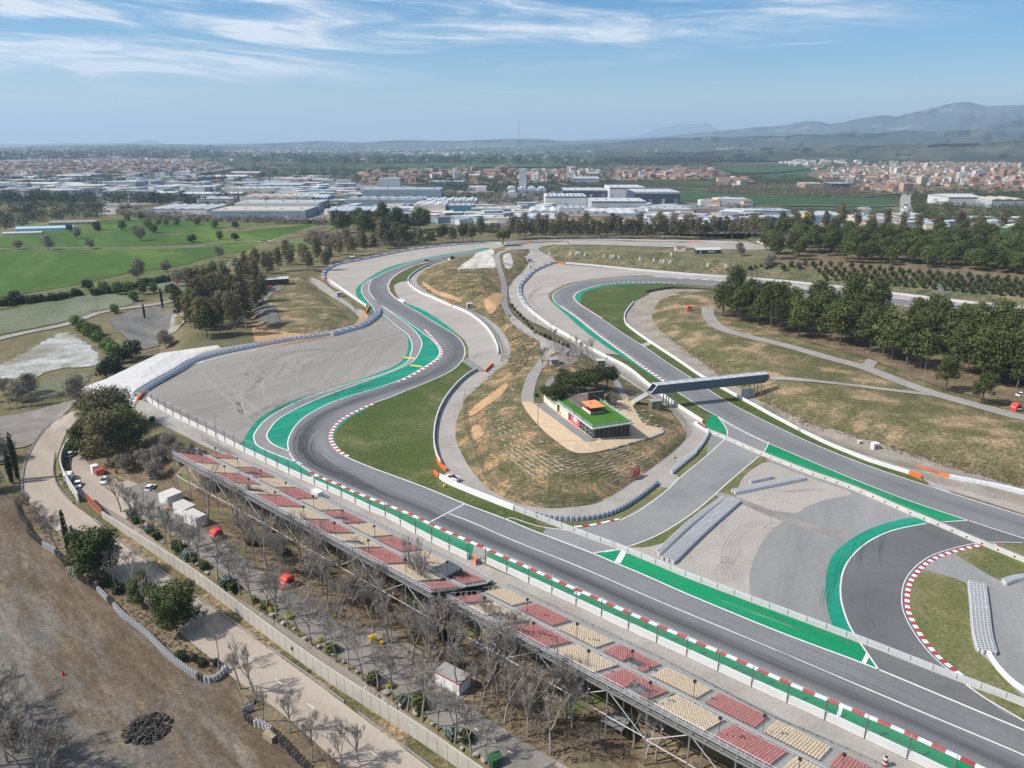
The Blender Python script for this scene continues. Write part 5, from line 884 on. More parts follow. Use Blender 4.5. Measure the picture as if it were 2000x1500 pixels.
# ---------------------------------------------------------------- grandstands
def seat(mb, x, y, z, m):
    mb.box((x, y, z+.38), (.36, .38, .07), 0, m); mb.box((x, y+.19, z+.58), (.36, .06, .38), 0, m); mb.box((x, y+.02, z+.17), (.10, .12, .34), 0, 2)
def grandstand(label, pa, pb, flip, L2=None, holes=(), first=0):
    A = G(*pa, 0); B = G(*pb, 0); d = (B-A); L = L2 or d.length; d.normalize(); rz = math.atan2(d.y, d.x)+math.pi    # local x runs right-to-left, local +y = away from the track
    O = A+d*L; t = thing('grandstand', label, 'grandstand', O, rz, 'grandstands on scaffolding'); R_ = t.matrix_basis
    rows = []; z = 1.2; y = 1.6
    for i in range(8): rows.append((0, i, y, z)); y += .82; z += .30
    y += 1.9; z += .35; walk = (y-1.9, y, z)
    for i in range(10): rows.append((1, i, y, z)); y += .82; z += .36
    ytop, ztop = y, z
    dk = MB()
    dk.box((L/2, .8, 1.1), (L, 1.6, .14))
    for blk, i, yy, zz in rows: dk.box((L/2, yy+.41, zz-.08), (L, .80, .10)); dk.box((L/2, yy+.02, zz-.22), (L, .04, .30))
    dk.box((L/2, (walk[0]+walk[1])/2, walk[2]-.30), (L, walk[1]-walk[0]-.02, .12)); dk.box((L/2, ytop+.35, ztop-.1), (L, .7, .1)); dk.build('terrace_deck', [m_stand], t)
    seats = []; per = 10.4; wd = 9.0; n = int(L/per)+1
    for b in range(-1, n+1):
        for blk in (0, 1):
            x0 = b*per+(.8 if blk == 0 else .8+per*.42)
            col = (b+blk+flip) % 2
            for (bk, i, yy, zz) in rows:
                if bk != blk: continue
                for s in range(18):
                    x = x0+s*.5+.25
                    if x < .5 or x > L-.5: continue
                    if any(hb == (b, blk) and i >= (4 if blk else 4) and 3 <= s <= 8 for hb in holes): continue
                    seats.append((x, yy+.3, zz, col))
    cam_l = R_.inverted() @ Vector((0, 0, CAMH)); seats.sort(key=lambda q: (Vector(q[:3])-cam_l).length)
    ps = []
    for m in (m_seatr, m_cream): q = MB(); seat(q, 0, 0, 0, 0); q.M = [0 if v == 0 else 1 for v in q.M]; ps.append(q.mesh('seat', [m, m_dmetal]))
    for x, yy, zz, c in seats[:100]: o = link('seat', ps[c], t); o.location = (x, yy, zz)
    rest = MB()
    for x, yy, zz, c in seats[100:]: seat(rest, x, yy, zz, c)
    tag(rest.build('seats', [m_seatr, m_cream, m_dmetal], t), kind='stuff')
    # railings: back, walkway front, ends
    def rail(name, y_, z_, h, sp, mesh=True):
        mb = MB(); x = 0
        while x <= L+.01: mb.bar((x, y_, z_), (x, y_, z_+h), .06); x += sp
        for q in (h, h*.55): mb.bar((0, y_, z_+q), (L, y_, z_+q), .05)
        mb.build(name, [m_wmetal], t)
        if mesh: link('railing_mesh', meshdata('railing_mesh', [(0, y_, z_), (L, y_, z_), (L, y_, z_+h), (0, y_, z_+h)], [(0, 1, 2, 3)], m_mesh), t)
    rail('back_railing', ytop+.65, ztop, 1.2, 1.4); rail('walkway_railing', walk[1]-.05, walk[2]-.25, 1.1, 1.4)
    for xe in (0.02, L-.02):
        mb = MB()
        for (bk, i, yy, zz) in rows[::2]: mb.bar((xe, yy, zz), (xe, yy, zz+1.1), .05)
        mb.bar((xe, 1.6, 2.3), (xe, walk[0], walk[2]+.8), .05); mb.bar((xe, walk[1], walk[2]+1.0), (xe, ytop, ztop+1.1), .05); mb.build('end_railing', [m_wmetal], t)
    # beams
    mb = MB(); zb = ztop-.55
    for yy in (ytop+.75, ytop+.1): mb.bar((0, yy, zb-.6), (L, yy, zb-.6), .22, .30)
    k = int(L/2.5)
    for i in range(k+1): x = L*i/k; mb.bar((x, ytop+.75, zb-.6), (x, ytop+.1, zb-.6), .12); mb.bar((x, ytop+.9, zb-.6), (x, ytop+.55, ztop+.2), .08)
    mb.build('edge_beam', [m_metal], t)
    mb = MB(); npost = int(L/7.5)
    for i in range(npost*2+1):
        x = L*i/(npost*2); mb.bar((x, 1.5, .7), (x, walk[0], walk[2]-.6), .14, .22); mb.bar((x, walk[0], walk[2]-.6), (x, ytop+.1, zb-.6), .14, .24)
    mb.build('raker_beams', [m_dmetal], t)
    # columns down to the land
    col_rows = ((ytop+.6, zb-.6), (13.2, 5.0), (8.2, 2.6)); 
    for j, (yy, zt) in enumerate(col_rows):
        prev = None
        for i in range(npost+1):
            x = L*i/npost; wp = R_ @ Vector((x, yy, 0)); zg = float(hbase(np.array([wp.x]), np.array([wp.y]))[0]); mb = MB(); mb.tube((x, yy, zg-.3), (x, yy, zt), .14, n=7); mb.box((x, yy, zg+.1), (.5, .5, .3)); mb.build('column', [m_metal], t)
            if prev and j == 0:
                br = MB(); zm = (zg+zt)/2
                if i % 2: br.bar(prev, (x, yy, zt), .10); 
                else: br.bar((prev[0], yy, zt), (x, yy, zm), .10)
                br.bar((prev[0], yy, zm), (x, yy, zm), .12); br.build('brace', [m_wmetal], t)
            if j == 0: prev = (x, yy, (zg+zt)/2)
            elif i % 2 == 0:
                y2, z2 = col_rows[j-1]; br = MB(); br.bar((x, yy, zt), (x, y2, zg+1.0), .09); br.build('brace', [m_metal], t)
    if holes:
        for (b, blk) in holes:
            x0 = b*per+(.7 if blk == 0 else .7+per*.42)+3*.5; yy, zz = [(y_, z_) for bk, i, y_, z_ in rows if bk == blk and i == 4][0]; mb = MB(); mb.box((x0+1.6, yy+1.2, zz+.05), (2.9, 2.3, .12), 0, 0)
            for sx in (0, 3.2):
                for q in range(4): mb.bar((x0+sx, yy+q*.8, zz), (x0+sx, yy+q*.8, zz+1.4), .05, m=1)
                for hh in (.7, 1.4): mb.bar((x0+sx, yy, zz+hh), (x0+sx, yy+2.4, zz+hh), .05, m=1)
            for q in range(4): mb.box((x0+1.6, yy+.3+q*.5, zz+.15+q*.12), (2.6, .3, .06), 0, 1)
            mb.build('stair_opening', [m_rubber, m_dmetal], t)
    # lights and speakers on thin poles
    for i in range(int(L/12)):
        x = 6+i*12.3; mb = MB(); mb.bar((x, walk[0]+.1, walk[2]-.3), (x, walk[0]+.1, walk[2]+3.2), .08); mb.box((x, walk[0]+.1, walk[2]+3.3), (.5, .4, .4), 0, 1); mb.build('lamp_pole', [m_dmetal, m_rubber], t)
        mb = MB(); mb.bar((x+4, ytop-1.6, ztop-.5), (x+4, ytop-1.6, ztop+2.6), .08); mb.box((x+4, ytop-1.6, ztop+2.7), (.5, .4, .4), 0, 1); mb.build('lamp_pole', [m_dmetal, m_rubber], t)
    return t
grandstand('far grandstand of red and cream seats on tall scaffolding beside the hairpin', (458, 893), (962, 1141), 0, holes=((2, 1), (6, 1), (8, 0), (4, 0)))
grandstand('near grandstand of red and cream seats running out of the bottom edge', (992, 1152), (1700, 1498), 1, L2=92, holes=((1, 0), (5, 0), (7, 1), (4, 1)))
g = thing('stair_tower', 'dark sheeted stair tower between the two grandstands', 'stair tower', P(860, 1205)); mb = MB(); mb.box((0, 3, 5.5), (9, 4.5, 8), .8); mb.build('dark_sheeting', [m_dmetal], g)
# steel stairs under the near stand
for (px, py, lb) in ((965, 1275, 'grey steel staircase under the near grandstand, upper one'), (1215, 1420, 'grey steel staircase under the near grandstand, lower one')):
    o = P(px, py); t = thing('steel_staircase', lb, 'staircase', o, -.65); mb = MB()
    for k in range(14): mb.box((0, -k*.32+3, .3+k*.22), (2.6, .30, .05))
    mb.box((0, -2.9, 3.4), (4.2, 2.6, .12)); mb.box((0, 4.2, 0.9), (4.2, 1.5, .1)); mb.build('steps', [m_metal], t); mb = MB()
    for sx in (-1.3, 1.3): mb.bar((sx, 3.2, 1.2), (sx, -1.4, 4.4), .06); mb.bar((sx, 3.2, .2), (sx, -1.4, 3.3), .12, .25)
    for sx in (-2, 2):
        for yy in (-4.1, -1.7): mb.bar((sx, yy, 0), (sx, yy, 4.5), .1)
        mb.bar((sx, -4.1, 4.5), (sx, -1.7, 4.5), .06)
    mb.build('stair_rails', [m_metal], t)
# ---------------------------------------------------------------- covered footbridge
def footbridge():
    A = G(1268, 771, 6.0); B = G(1496, 747, 6.0); d = B-A; L = d.length; rz = math.atan2(d.y, d.x); t = thing('footbridge', 'covered grey footbridge with glazed roof crossing the second track', 'footbridge', Vector((A.x, A.y, 0)), rz)
    mb = MB(); mb.box((L/2, 1.5, 6.15), (L, 3.0, .3)); mb.build('deck', [m_dconc], t); hh = 3.0
    m_side = plain('bluegrey_panel', (.105, .125, .16), .6, .06, .3)
    for y, nm in ((-.05, 1), (3.05, 1)):
        V = [(0.3, y, 5.95), (L-.6, y, 5.95), (L+1.0, y, 7.1), (L+1.0, y, 6.3+hh), (3.0, y, 6.3+hh), (0.3, y, 6.5)]
        yy = y+(.1 if y > 0 else -.1); V2 = [(a, yy, c) for a, _, c in V]; n = len(V); q = MB(); q.add(V+V2, [tuple(range(n)), tuple(range(2*n-1, n-1, -1))]+[(i, n+i, n+(i+1) % n, (i+1) % n) for i in range(n)]); q.build('side_panel', [m_side], t)
    m_rg = newmat('roof_glass')[0]; b = m_rg.node_tree.nodes['Principled BSDF']; b.inputs['Base Color'].default_value = (.50, .53, .55, 1); b.inputs['Roughness'].default_value = .35; b.inputs['Alpha'].default_value = .75
    q = MB(); q.box(((L+4)/2, 1.5, 6.34+hh), (L-3.0, 3.2, .05)); q.build('glazed_roof', [m_rg], t); q = MB(); k = 13
    for i in range(k+1): x = 3.2+(L-2.4)*i/k; q.bar((x, -.15, 6.42+hh), (x, 3.15, 6.42+hh), .12); q.bar((x, -.15, 6.1+hh), (x, -.15, 6.5+hh), .12)
    for y in (-.2, 3.2): q.bar((3.0, y, 6.44+hh), (L+1, y, 6.44+hh), .12)
    q.build('roof_frame', [m_wmetal], t); q = MB()
    for y in (-.2, 3.2): q.bar((.2, y, 6.0), (3.0, y, 6.4+hh), .28); q.bar((3.0, y, 6.4+hh), (3.0, y, 6.4+hh), .2)
    q.bar((3.0, -.2, 6.4+hh), (3.0, 3.2, 6.4+hh), .28); q.build('portal_frame', [m_wmetal], t)
    # flight of steps towards the mound
    q = MB(); base = P(1231, 788); bl = t.matrix_basis.inverted() @ base; tp = Vector((.3, 1.5, 6.2)); v = (bl-tp); hl = math.hypot(v.x, v.y); ang = math.atan2(v.y, v.x); N = 16
    for i in range(N): c = tp+v*((i+.5)/N); q.box((c.x, c.y, c.z-.05), (hl/N*1.05, 2.6, .16), ang)
    q.build('stair_flight', [m_conc], t); q = MB(); nrm = Vector((-math.sin(ang), math.cos(ang), 0))
    for s_ in (-1.3, 1.3):
        a = tp+nrm*s_; b_ = Vector(bl)+nrm*s_; up = Vector((0, 0, 1.1)); q.bar(a+up, b_+up, .08); q.bar(a+up*.5, b_+up*.5, .05); q.bar(a-Vector((0, 0, .15)), b_-Vector((0, 0, .15)), .12, .35)
        for i in range(9): c = a+(b_-a)*(i/8); q.bar(c, c+up, .05)
    q.build('stair_railing', [m_metal], t)
    for x in (7.5, 9.8, L-5.0, L-1.6):
        for y in (.3, 2.7):
            w_ = t.matrix_basis @ Vector((x, y, 0)); zg = H(w_.x, w_.y); q = MB(); q.tube((x, y, zg-.3), (x, y, 6), .22, n=8); q.build('pier', [m_conc], t)
footbridge()
def shed(name, label, cat, px, py, w, d, h, rz, mw, mr, over=.2, door=None, slope=0, group=None, win=None, z=None):
    o = P(px, py); t = thing(name, label, cat, o, rz, group); q = MB(); q.box((0, 0, h/2-.1), (w, d, h+.2)); q.build('body', [mw], t)
    q = MB(); V = [(-w/2-over, -d/2-over, h+.003), (w/2+over, -d/2-over, h+.003), (w/2+over, d/2+over, h+.003+slope), (-w/2-over, d/2+over, h+.003+slope)]; V2 = [(a, b, c+.14) for a, b, c in V]; q.add(V+V2, [(3, 2, 1, 0), (4, 5, 6, 7), (0, 1, 5, 4), (1, 2, 6, 5), (2, 3, 7, 6), (3, 0, 4, 7)]); q.build('roof', [mr], t)
    if door: q = MB(); q.box((0+w*door[1], -d/2-.02, h*.42), (min(1.1, w*.4), .05, h*.8)); q.build('door', [door[0]], t)
    if win: q = MB(); q.box((w*win[1], -d/2-.02, h*.6), (w*.3, .05, h*.35)); q.build('window', [m_glass if win[0] is None else win[0]], t)
    return t
m_olive = plain('olive_panel', (.14, .17, .12), .7, .1, .5); m_cab = plain('cabin_grey', (.40, .41, .40), .7, .1, .5); m_wood = plain('weathered_wood', (.33, .26, .18), .85, .2, 1.2); m_redk = plain('kiosk_red', (.62, .06, .045), .5, .08, .6); m_dwood = plain('dark_shed_boards', (.07, .06, .055), .8, .2, .8)
shed('utility_cabin', 'grey cabin under the right end of the footbridge', 'cabin', 1460, 776, 4, 3, 3.2, .4, m_cab, m_conc, door=(m_dconc, .1))
shed('utility_cabin', 'olive shed under the left end of the footbridge', 'cabin', 1279, 797, 4, 3, 3.0, .3, m_olive, m_dconc, door=(m_dconc, .1))
shed('utility_cabin', 'small green-grey service cabin beside the fence of the picnic ground', 'cabin', 1173, 716, 3.4, 3, 3, .1, m_olive, m_conc, door=(m_dconc, 0))
for px, py, lb in ((917, 603, 'grey marshal box behind the orange blocks of the inner wall'), (1034, 512, 'grey marshal box on the lane, upper of two near the rock'), (842, 506, 'x')):
    if lb == 'x': continue
    shed('marshal_box', lb, 'marshal box', px, py, 3.2, 2.6, 3.2, .3, m_cab, m_concw, win=(m_glass, -.2))
shed('marshal_box', 'tiny white marshal box just below the grey one near the rock', 'marshal box', 1034, 524, 1.5, 1.5, 2.4, .3, m_wall, m_wall, door=(m_dconc, 0)); shed('marshal_box', 'white marshal box on the bank beside the far tree row', 'marshal box', 688, 508, 3.5, 3, 3, .1, m_cab, m_wall, win=(m_glass, .1)); shed('marshal_box', 'grey box on the lane left of the S-bend', 'marshal box', 662, 580, 3, 2.6, 3, .5, m_cab, m_concw, win=(m_glass, 0))
shed('portable_cabin', 'white upright cabinet with red stripe on the lane below the dry slope', 'cabin', 1707, 880, 1.9, 1.6, 2.6, .2, m_wall, m_wall, door=(m_redp, .1)); shed('portable_cabin', 'tiny cream box left of the white cabinet below the dry slope', 'cabin', 1678, 869, 1.0, .9, 1.4, .2, m_cream, m_cream, door=(m_olive, 0))
shed('utility_hut', 'small white hut with dark smudged front on the scrub crest', 'hut', 1328, 490, 8.5, 4, 3.6, 0, m_wall, m_rust, win=(m_dconc, -.1)); 
for k in range(0): pass
shed('long_shed', 'long dark low shed with slanting pale roof on the scrub crest', 'shed', 1382, 495, 21, 6, 3.2, .12, m_dwood, m_concw, slope=1.2, door=(m_wall, -.35), win=(m_wall, .1)); shed('open_shed', 'black open-fronted shed with pale roof by the left paddock trees', 'shed', 542, 556, 15, 6, 4, .35, m_dwood, m_conc, slope=.6)
# kiosks: rounded bright red booths
def kiosk(px, py, label, rz=.4, m=None, s=1.0):
    t = thing('red_kiosk', label, 'kiosk', P(px, py), rz, 'rounded refreshment kiosks'); q = MB(); n = 12; V = []; w = 2.6*s; h = 2.9*s; dd = 2.4*s
    prof = [(-w/2, 0), (-w/2*1.04, h*.45), (-w/2*.92, h*.78), (-w/4, h*.97), (0, h), (w/4, h*.97), (w/2*.92, h*.78), (w/2*1.04, h*.45), (w/2, 0)]
    for y in (-dd/2, -dd/2+.15, dd/2-.15, dd/2):
        k = .94 if abs(abs(y)-dd/2) < .01 else 1
        V += [(a*k, y, b*k) for a, b in prof]
    m_ = len(prof); F = [(j*m_+i, (j+1)*m_+i, (j+1)*m_+i+1, j*m_+i+1) for j in range(3) for i in range(m_-1)]+[tuple(range(m_)), tuple(range(4*m_-1, 3*m_-1, -1))]; q.add(V, F); q.build('shell', [m or m_redk], t)
    q = MB(); q.box((0, -dd/2-.03, 1.5*s), (w*.62, .06, .75*s)); q.build('hatch', [m_glass], t); q = MB(); q.box((0, -dd/2-.22, 1.08*s), (w*.7, .4, .06)); q.build('counter', [m_wall], t)
    q = MB()
    for i in range(9): q.box((-w*.53, -.8*s+i*.2*s, 1.5*s+.14*math.sin(i*1.9)), (.05, .16*s, .12+.12*(i % 3)*s), 0)      # white swash lettering on the flank
    q.build('flank_lettering', [m_white], t)
for a in ((424, 1052, 'red kiosk behind the white containers under the bare trees', .9), (562, 1144, 'red kiosk standing alone in leaf litter below the far grandstand', .9), (1345, 607, 'orange-red kiosk on the grass crest of the infield', .1), (1983, 802, 'red and pink kiosk at the right edge beside the pine wood', .3), (529, 567, 'small red kiosk on the paddock by the black shed', .2)): kiosk(*a)
# white containers, trailers
def container(px, py, w, d, h, rz, label, roof=None, trim=None, name='white_container', cat='container', wall_=None):
    t = thing(name, label, cat, P(px, py), rz); q = MB(); q.box((0, 0, h/2+.12), (w, d, h)); q.build('box', [wall_ or m_wall], t); q = MB(); q.box((0, 0, h+.155), (w+.06, d+.06, .06)); q.build('roof', [roof or m_conc], t)
    q = MB()
    for sx in (-w/2, w/2):
        for sy in (-d/2, d/2): q.box((sx, sy, h/2+.12), (.12, .12, h+.02))
    if trim: q.box((0, -d/2, h), (w+.04, .10, .3)); q.box((0, d/2, h), (w+.04, .10, .3)); q.box((-w/2, 0, h), (.10, d+.04, .3)); q.box((w/2, 0, h), (.10, d+.04, .3))
    q.build('frame', [trim or m_wmetal], t)
    q = MB(); q.box((w*.3, -d/2-.02, h*.45), (.9, .05, h*.8)); q.build('door', [m_conc], t); return t
container(335, 980, 4.8, 4.6, 2.9, -.62, 'pale tented box at the upper end of the white container row', m_slab); container(362, 1003, 6.2, 3.2, 2.9, -.62, 'middle white container of the row under the scaffolding', m_concw); container(382, 1022, 6.2, 3.2, 2.9, -.62, 'lower white container with sandy roof beside the red kiosk', m_concw)
container(884, 1338, 6.2, 3.2, 2.7, -.62, 'white cabin with red roof edge beneath the near grandstand', m_dconc, m_redp, 'ticket_cabin', 'cabin')
container(620, 972, 3.2, 1.8, 2.0, -.7, 'small white rounded trailer parked on the service lane', m_wall, None, 'small_trailer', 'trailer')
# bins
def bin_(px, py, label, m, w=.9, h=1.2, group='waste bins'):
    t = thing('waste_bin', label, 'bin', P(px, py), .5, group); q = MB(); q.box((0, 0, h*.45+.08), (w, w*.8, h*.9), 0, 0, 1.08); q.build('tub', [m], t); q = MB(); q.box((0, 0, h+.0), (w*1.14, w*.95, .12)); q.box((0, .1, h+.1), (w*.8, w*.5, .1)); q.build('lid', [m], t); q = MB(); [q.tube((sx, w*.36, .1), (sx+.08, w*.36, .1), .1, n=8) for sx in (-w*.4, w*.35)]; q.build('wheel', [m_rubber], t)
m_by = plain('bin_yellow', (.80, .52, .03), .5, .08); m_bg = plain('bin_green', (.03, .11, .05), .5, .1)
for a in ((235, 940, 'yellow bin on the dirt beside the yard', m_by), (327, 998, 'yellow bin beside the white containers', m_by), (729, 1256, 'large yellow bin on the lane below the near grandstand', m_by, 1.3, 1.6), (746, 1260, 'small yellow bin right of the large one', m_by, .7, .9), (653, 1207, 'small yellow bin at the foot of a bare tree below the far stand', m_by, .6, .9), (1237, 794, 'yellow bin right of the footbridge stairs', m_by, .9, .9), (1226, 784, 'yellow bin left of the footbridge stairs', m_by, .7, .9),
          (968, 1494, 'dark green dumpster at the bottom edge under bare trees', m_bg, 1.8, 1.9), (298, 822, 'dark green dumpster beside the big tree clump', m_bg, 1.6, 1.5), (1095, 810, 'yellow bin in front of the cream wall', m_by, .7, 1.0), (1047, 775, 'dark green bin on the grass left of the terrace building', m_bg, 1.5, 1.4), (1115, 703, 'yellow bin among the picnic trees', m_by, .7, .9), (1082, 693, 'orange-yellow bin at the foot of the tallest picnic tree', m_by, .6, .8), (868, 952, 'yellow sack box behind the pale wall by the pickup', m_by, .6, .7)): bin_(*a)
# ---------------------------------------------------------------- terrace building on the mound
def terrace():
    zt = 5.2
    C0 = G(1157, 857, zt); A_ = G(1078, 796, zt); B_ = G(1231, 843, zt)
    ux = (A_-C0); Lx = ux.length; ux.normalize(); rz = math.atan2(ux.y, ux.x); uy = Vector((ux.y, -ux.x, 0)); wd = (B_-C0).dot(uy); wd = abs(wd) if abs(wd) > 8 else 14.0
    sgn = 1 if (B_-C0).dot(uy) > 0 else -1
    t = thing('terrace_building', 'flat-roofed building with artificial lawn roof and red and cream front on the mound', 'building', C0, rz); Mi = t.matrix_basis; sy = 1 if ((Mi.to_3x3() @ Vector((0, 1, 0))).dot(B_-C0)) > 0 else -1
    h = 3.6; W_ = wd
    def bx(q, x0, x1, y0, y1, z0, z1, m=0): q.box(((x0+x1)/2, sy*(y0+y1)/2, (z0+z1)/2), (x1-x0, y1-y0, z1-z0), 0, m)
    q = MB(); bx(q, .4, Lx, .4, W_-.3, -1, h-.3); q.build('core_wall', [m_dwood], t)
    q = MB(); bx(q, -.6, Lx+.5, -.5, W_+.5, h-.3, h+.05); q.build('roof_slab', [m_concw], t)
    m_lawn = soil('artificial_lawn', [(.3, (.05, .15, .02)), (.7, (.065, .185, .028))], .4, 3, blend=.15)
    q = MB(); bx(q, .1, Lx-.2, .1, W_-.1, h+.05, h+.12); q.build('lawn_roof', [m_lawn], t)
    m_deckw = plain('brown_decking', (.17, .13, .105), .8, .15, .6); q = MB(); bx(q, Lx*.52, Lx*.98, W_*.30, W_*.92, h+.125, h+.17); q.build('roof_decking', [m_deckw], t)
    m_cw = plain('cream_wall', (.80, .74, .60), .7, .04, .3); m_pk = plain('crimson_panel', (.66, .10, .16), .5, .12, .25)
    q = MB(); bx(q, Lx*.58, Lx*.80, .1, .38, 0, h-.35); q.build('cream_wall', [m_cw], t); q = MB(); bx(q, Lx*.86, Lx+7, -.1, .3, 0, h-.1); q.build('cream_wall', [m_cw], t)
    pan = MB(); bx(pan, Lx*.315, Lx*.52, .05, .38, 0, h-.35); pan = pan.build('crimson_panel', [m_pk], t)
    q = MB(); bx(q, Lx*.36, Lx*.445, -.02, .045, 1.1, 2.6); q.build('poster', [m_white], pan); q = MB(); bx(q, Lx*.385, Lx*.43, -.05, .04, 2.68, 2.95)
    for k in range(4): bx(q, Lx*.372, Lx*(.43-.006*(k % 2)), -.035, -.022, 1.25+k*.3, 1.33+k*.3, 1)
    q.build('poster_lettering', [m_white, m_dconc], pan)
    q = MB(); bx(q, .45, Lx*.30, .25, .38, .1, h-.35); q.build('shop_window', [m_glass], t); q = MB()
    for f in (.01, .075, .15, .165, .225, .30): bx(q, .4+Lx*f-.05, .4+Lx*f+.05, .18, .30, 0, h-.3)
    for f in (.045, .115, .19, .26): bx(q, .4+Lx*f-.35, .4+Lx*f+.35, .19, .24, 1.4, 1.55)
    q.build('window_frame', [m_wmetal], t)
    q = MB(); bx(q, .25, .38, .6, W_-.5, .1, h-.35); q.build('shaded_window', [m_glass], t); q = MB(); bx(q, .2, .26, .5, .7, 0, h-.3); bx(q, .15, .28, W_-.8, W_-.5, 0, h-.3)
    for k in range(8): bx(q, .17, .25, 1+k*W_/9, 1.05+k*W_/9, 0, h-.3)
    q.build('corner_post', [m_metal], t)
    m_rgl = newmat('parapet_glass')[0]; b = m_rgl.node_tree.nodes['Principled BSDF']; b.inputs['Base Color'].default_value = (.35, .55, .5, 1); b.inputs['Roughness'].default_value = .1; b.inputs['Alpha'].default_value = .22
    q = MB(); bx(q, -.1, -.06, .2, W_-.2, h+.06, h+1.1); bx(q, .2, Lx*.95, .02, .06, h+.13, h+1.1); bx(q, .2, Lx*.95, W_-.06, W_-.02, h+.13, h+1.1); q.build('glass_parapet', [m_rgl], t)
    for x, y, hh in ((.0, W_*.33, 2.6), (.0, W_*.66, 2.6), (Lx*.22, -.2, 2.6), (Lx*.42, -.2, 3.4), (Lx*.66, -.2, 2.8), (Lx*.3, W_+.1, 2.6), (Lx*.62, W_*.22, 3.0), (Lx*.9, W_*.4, 3.0)):
        q = MB(); bx(q, x-.05, x+.05, y-.05, y+.05, h, h+hh); q.build('roof_post', [m_dmetal], t)
    for k in range(3): q = MB(); y = W_*(.25+.28*k); q.bar((Lx*.48, sy*y, h+2.6), (Lx*1.02, sy*y, h+3.3), .09); q.build('pergola_beam', [m_dmetal], t)
    # roof bar
    bt = thing('roof_bar', 'open bar with flat orange canopy standing on the lawn roof', 'bar', Mi @ Vector((Lx*.44, sy*W_*.50, h+.125)), rz)
    m_can = plain('orange_canopy', (.82, .27, .10), .7, .04); q = MB(); q.box((0, 0, 2.5), (7.2, 5.4, .12)); q.build('canopy', [m_can], bt)
    for sx in (-3.4, 3.4):
        for s2 in (-2.5, 2.5): q = MB(); q.bar((sx, s2, 0), (sx, s2, 2.45), .12); q.build('post', [m_dmetal], bt)
    q = MB(); q.box((-3.2, -sy*.2, .55), (.4, 4.6, 1.05)); q.build('front_counter', [m_dwood], bt); q = MB(); q.box((.1, -sy*2.35, .55), (6.2, .3, 1.05)); q.build('side_counter', [m_wall], bt)
    q = MB(); q.box((.1, -sy*2.36, 1.12), (6.4, .5, .08)); q.box((-3.2, -sy*.2, 1.12), (.6, 4.8, .08)); q.box((.1, -sy*2.52, .1), (6.2, .04, .14)); q.build('counter_top', [m_redp], bt)
    q = MB()
    for k in range(6): q.ring((-3.42, -2.0+k*.78, .58), .30, .18, .05, 12, 0, (1, 0, 0))
    q.build('round_emblems', [m_wall], bt); q = MB(); q.box((1.4, 0, 1.1), (1.2, 2.4, 2.0)); q.build('back_shelf', [m_dwood], bt); q = MB(); q.tube((.6, .6, 2.56), (.6, .6, 3.0), .28, n=8); q.build('roof_vent', [m_metal], bt)
    # dark screen behind
    sc_ = thing('black_screen_box', 'tall black box behind the orange canopy', 'screen', Mi @ Vector((Lx*.75, sy*W_*.93, 0)), rz); q = MB(); q.box((0, 0, 3.4), (1.2, 6.0, 6.8)); q.build('box', [m_dwood], sc_); q = MB(); q.bar((0, -3.1, 0), (0, -3.1, 7.0), .15); q.bar((0, 3.1, 0), (0, 3.1, 7.0), .15); q.build('posts', [m_dmetal], sc_)
terrace()
# dry stone edging of the plaza
W3 = world([(1195, 878), (1235, 866), (1275, 854), (1294, 846), (1293, 838)], .8); r_ = random.Random(5); o = origin_for(W3); t = thing('stone_retaining_edge', 'rough stone edging under the right side of the sand plaza', 'stone wall', o); q = MB()
for x, y, z in local(W3, o): q.box((x, y, z+.0), (.9, .7, .9*r_.uniform(.7, 1.3)), r_.uniform(0, 3), 0, .8)
q.build('stones', [m_dconc], t)
# terraces: plank steps
ST = []
def steps(ax, ay, bx_, by_, n, L_, ang, jit=.8):
    for i in range(n): f = i/max(1, n-1); ST.append((ax+(bx_-ax)*f, ay+(by_-ay)*f, L_, ang))
for k in range(11): steps(1000-k*3.0+8, 752+k*9.5, 960-k*2+6, 758+k*10, 5, 2.3, 1.35-.02*k)
for k in range(5): steps(975+k*4, 838+k*11, 1014+k*5, 826+k*10, 5, 2.6, 2.05)
for k in range(8): steps(984+k*9, 888+k*6.5, 1040+k*9.5, 872+k*6, 7, 3.0, 2.35)
for k in range(4): steps(1088+k*14, 893+k*3, 1100+k*16, 925+k*2, 6, 3.2, .35-.25*(k < 2))
for k in range(6): steps(1160+k*8, 915+k*5, 1200+k*9, 876+k*2, 6, 3.2, .55)
for k in range(4): steps(1216+k*11, 925-k*12, 1230+k*13, 938-k*11, 5, 3.4, .62)
for k in range(8): steps(920+k*9, 768-k*10, 960+k*9, 757-k*11, 6, 2.2, .35)
for k in range(7): steps(905+k*8, 556+k*1.5, 912+k*8, 572+k*2.5, 3, 2.6, 1.9)
for k in range(9): steps(1002+k*5.5, 762+k*14, 1002+k*5.5, 762+k*14, 1, 3.4, 2.1)
m_plk = plain('plank_brown', (.34, .27, .19), .85, .2, 1); m_plk2 = plain('plank_pale', (.47, .41, .32), .85, .25, 1); pm = {}
for mt in (m_plk, m_plk2): q = MB(); q.box((0, 0, .08), (1, .28, .3)); pm[mt.name] = q.mesh('terrace_plank', [mt])
ST = [s_ for s_ in ST if sdist(np.array(spl(PLAZA, 3, True)), np.array([s_[0]]), np.array([s_[1]]))[0] < -2][:285]; pts = Pn([(a+rnd.uniform(-1.2, 1.2), b+rnd.uniform(-.6, .6)) for a, b, _, _ in ST])
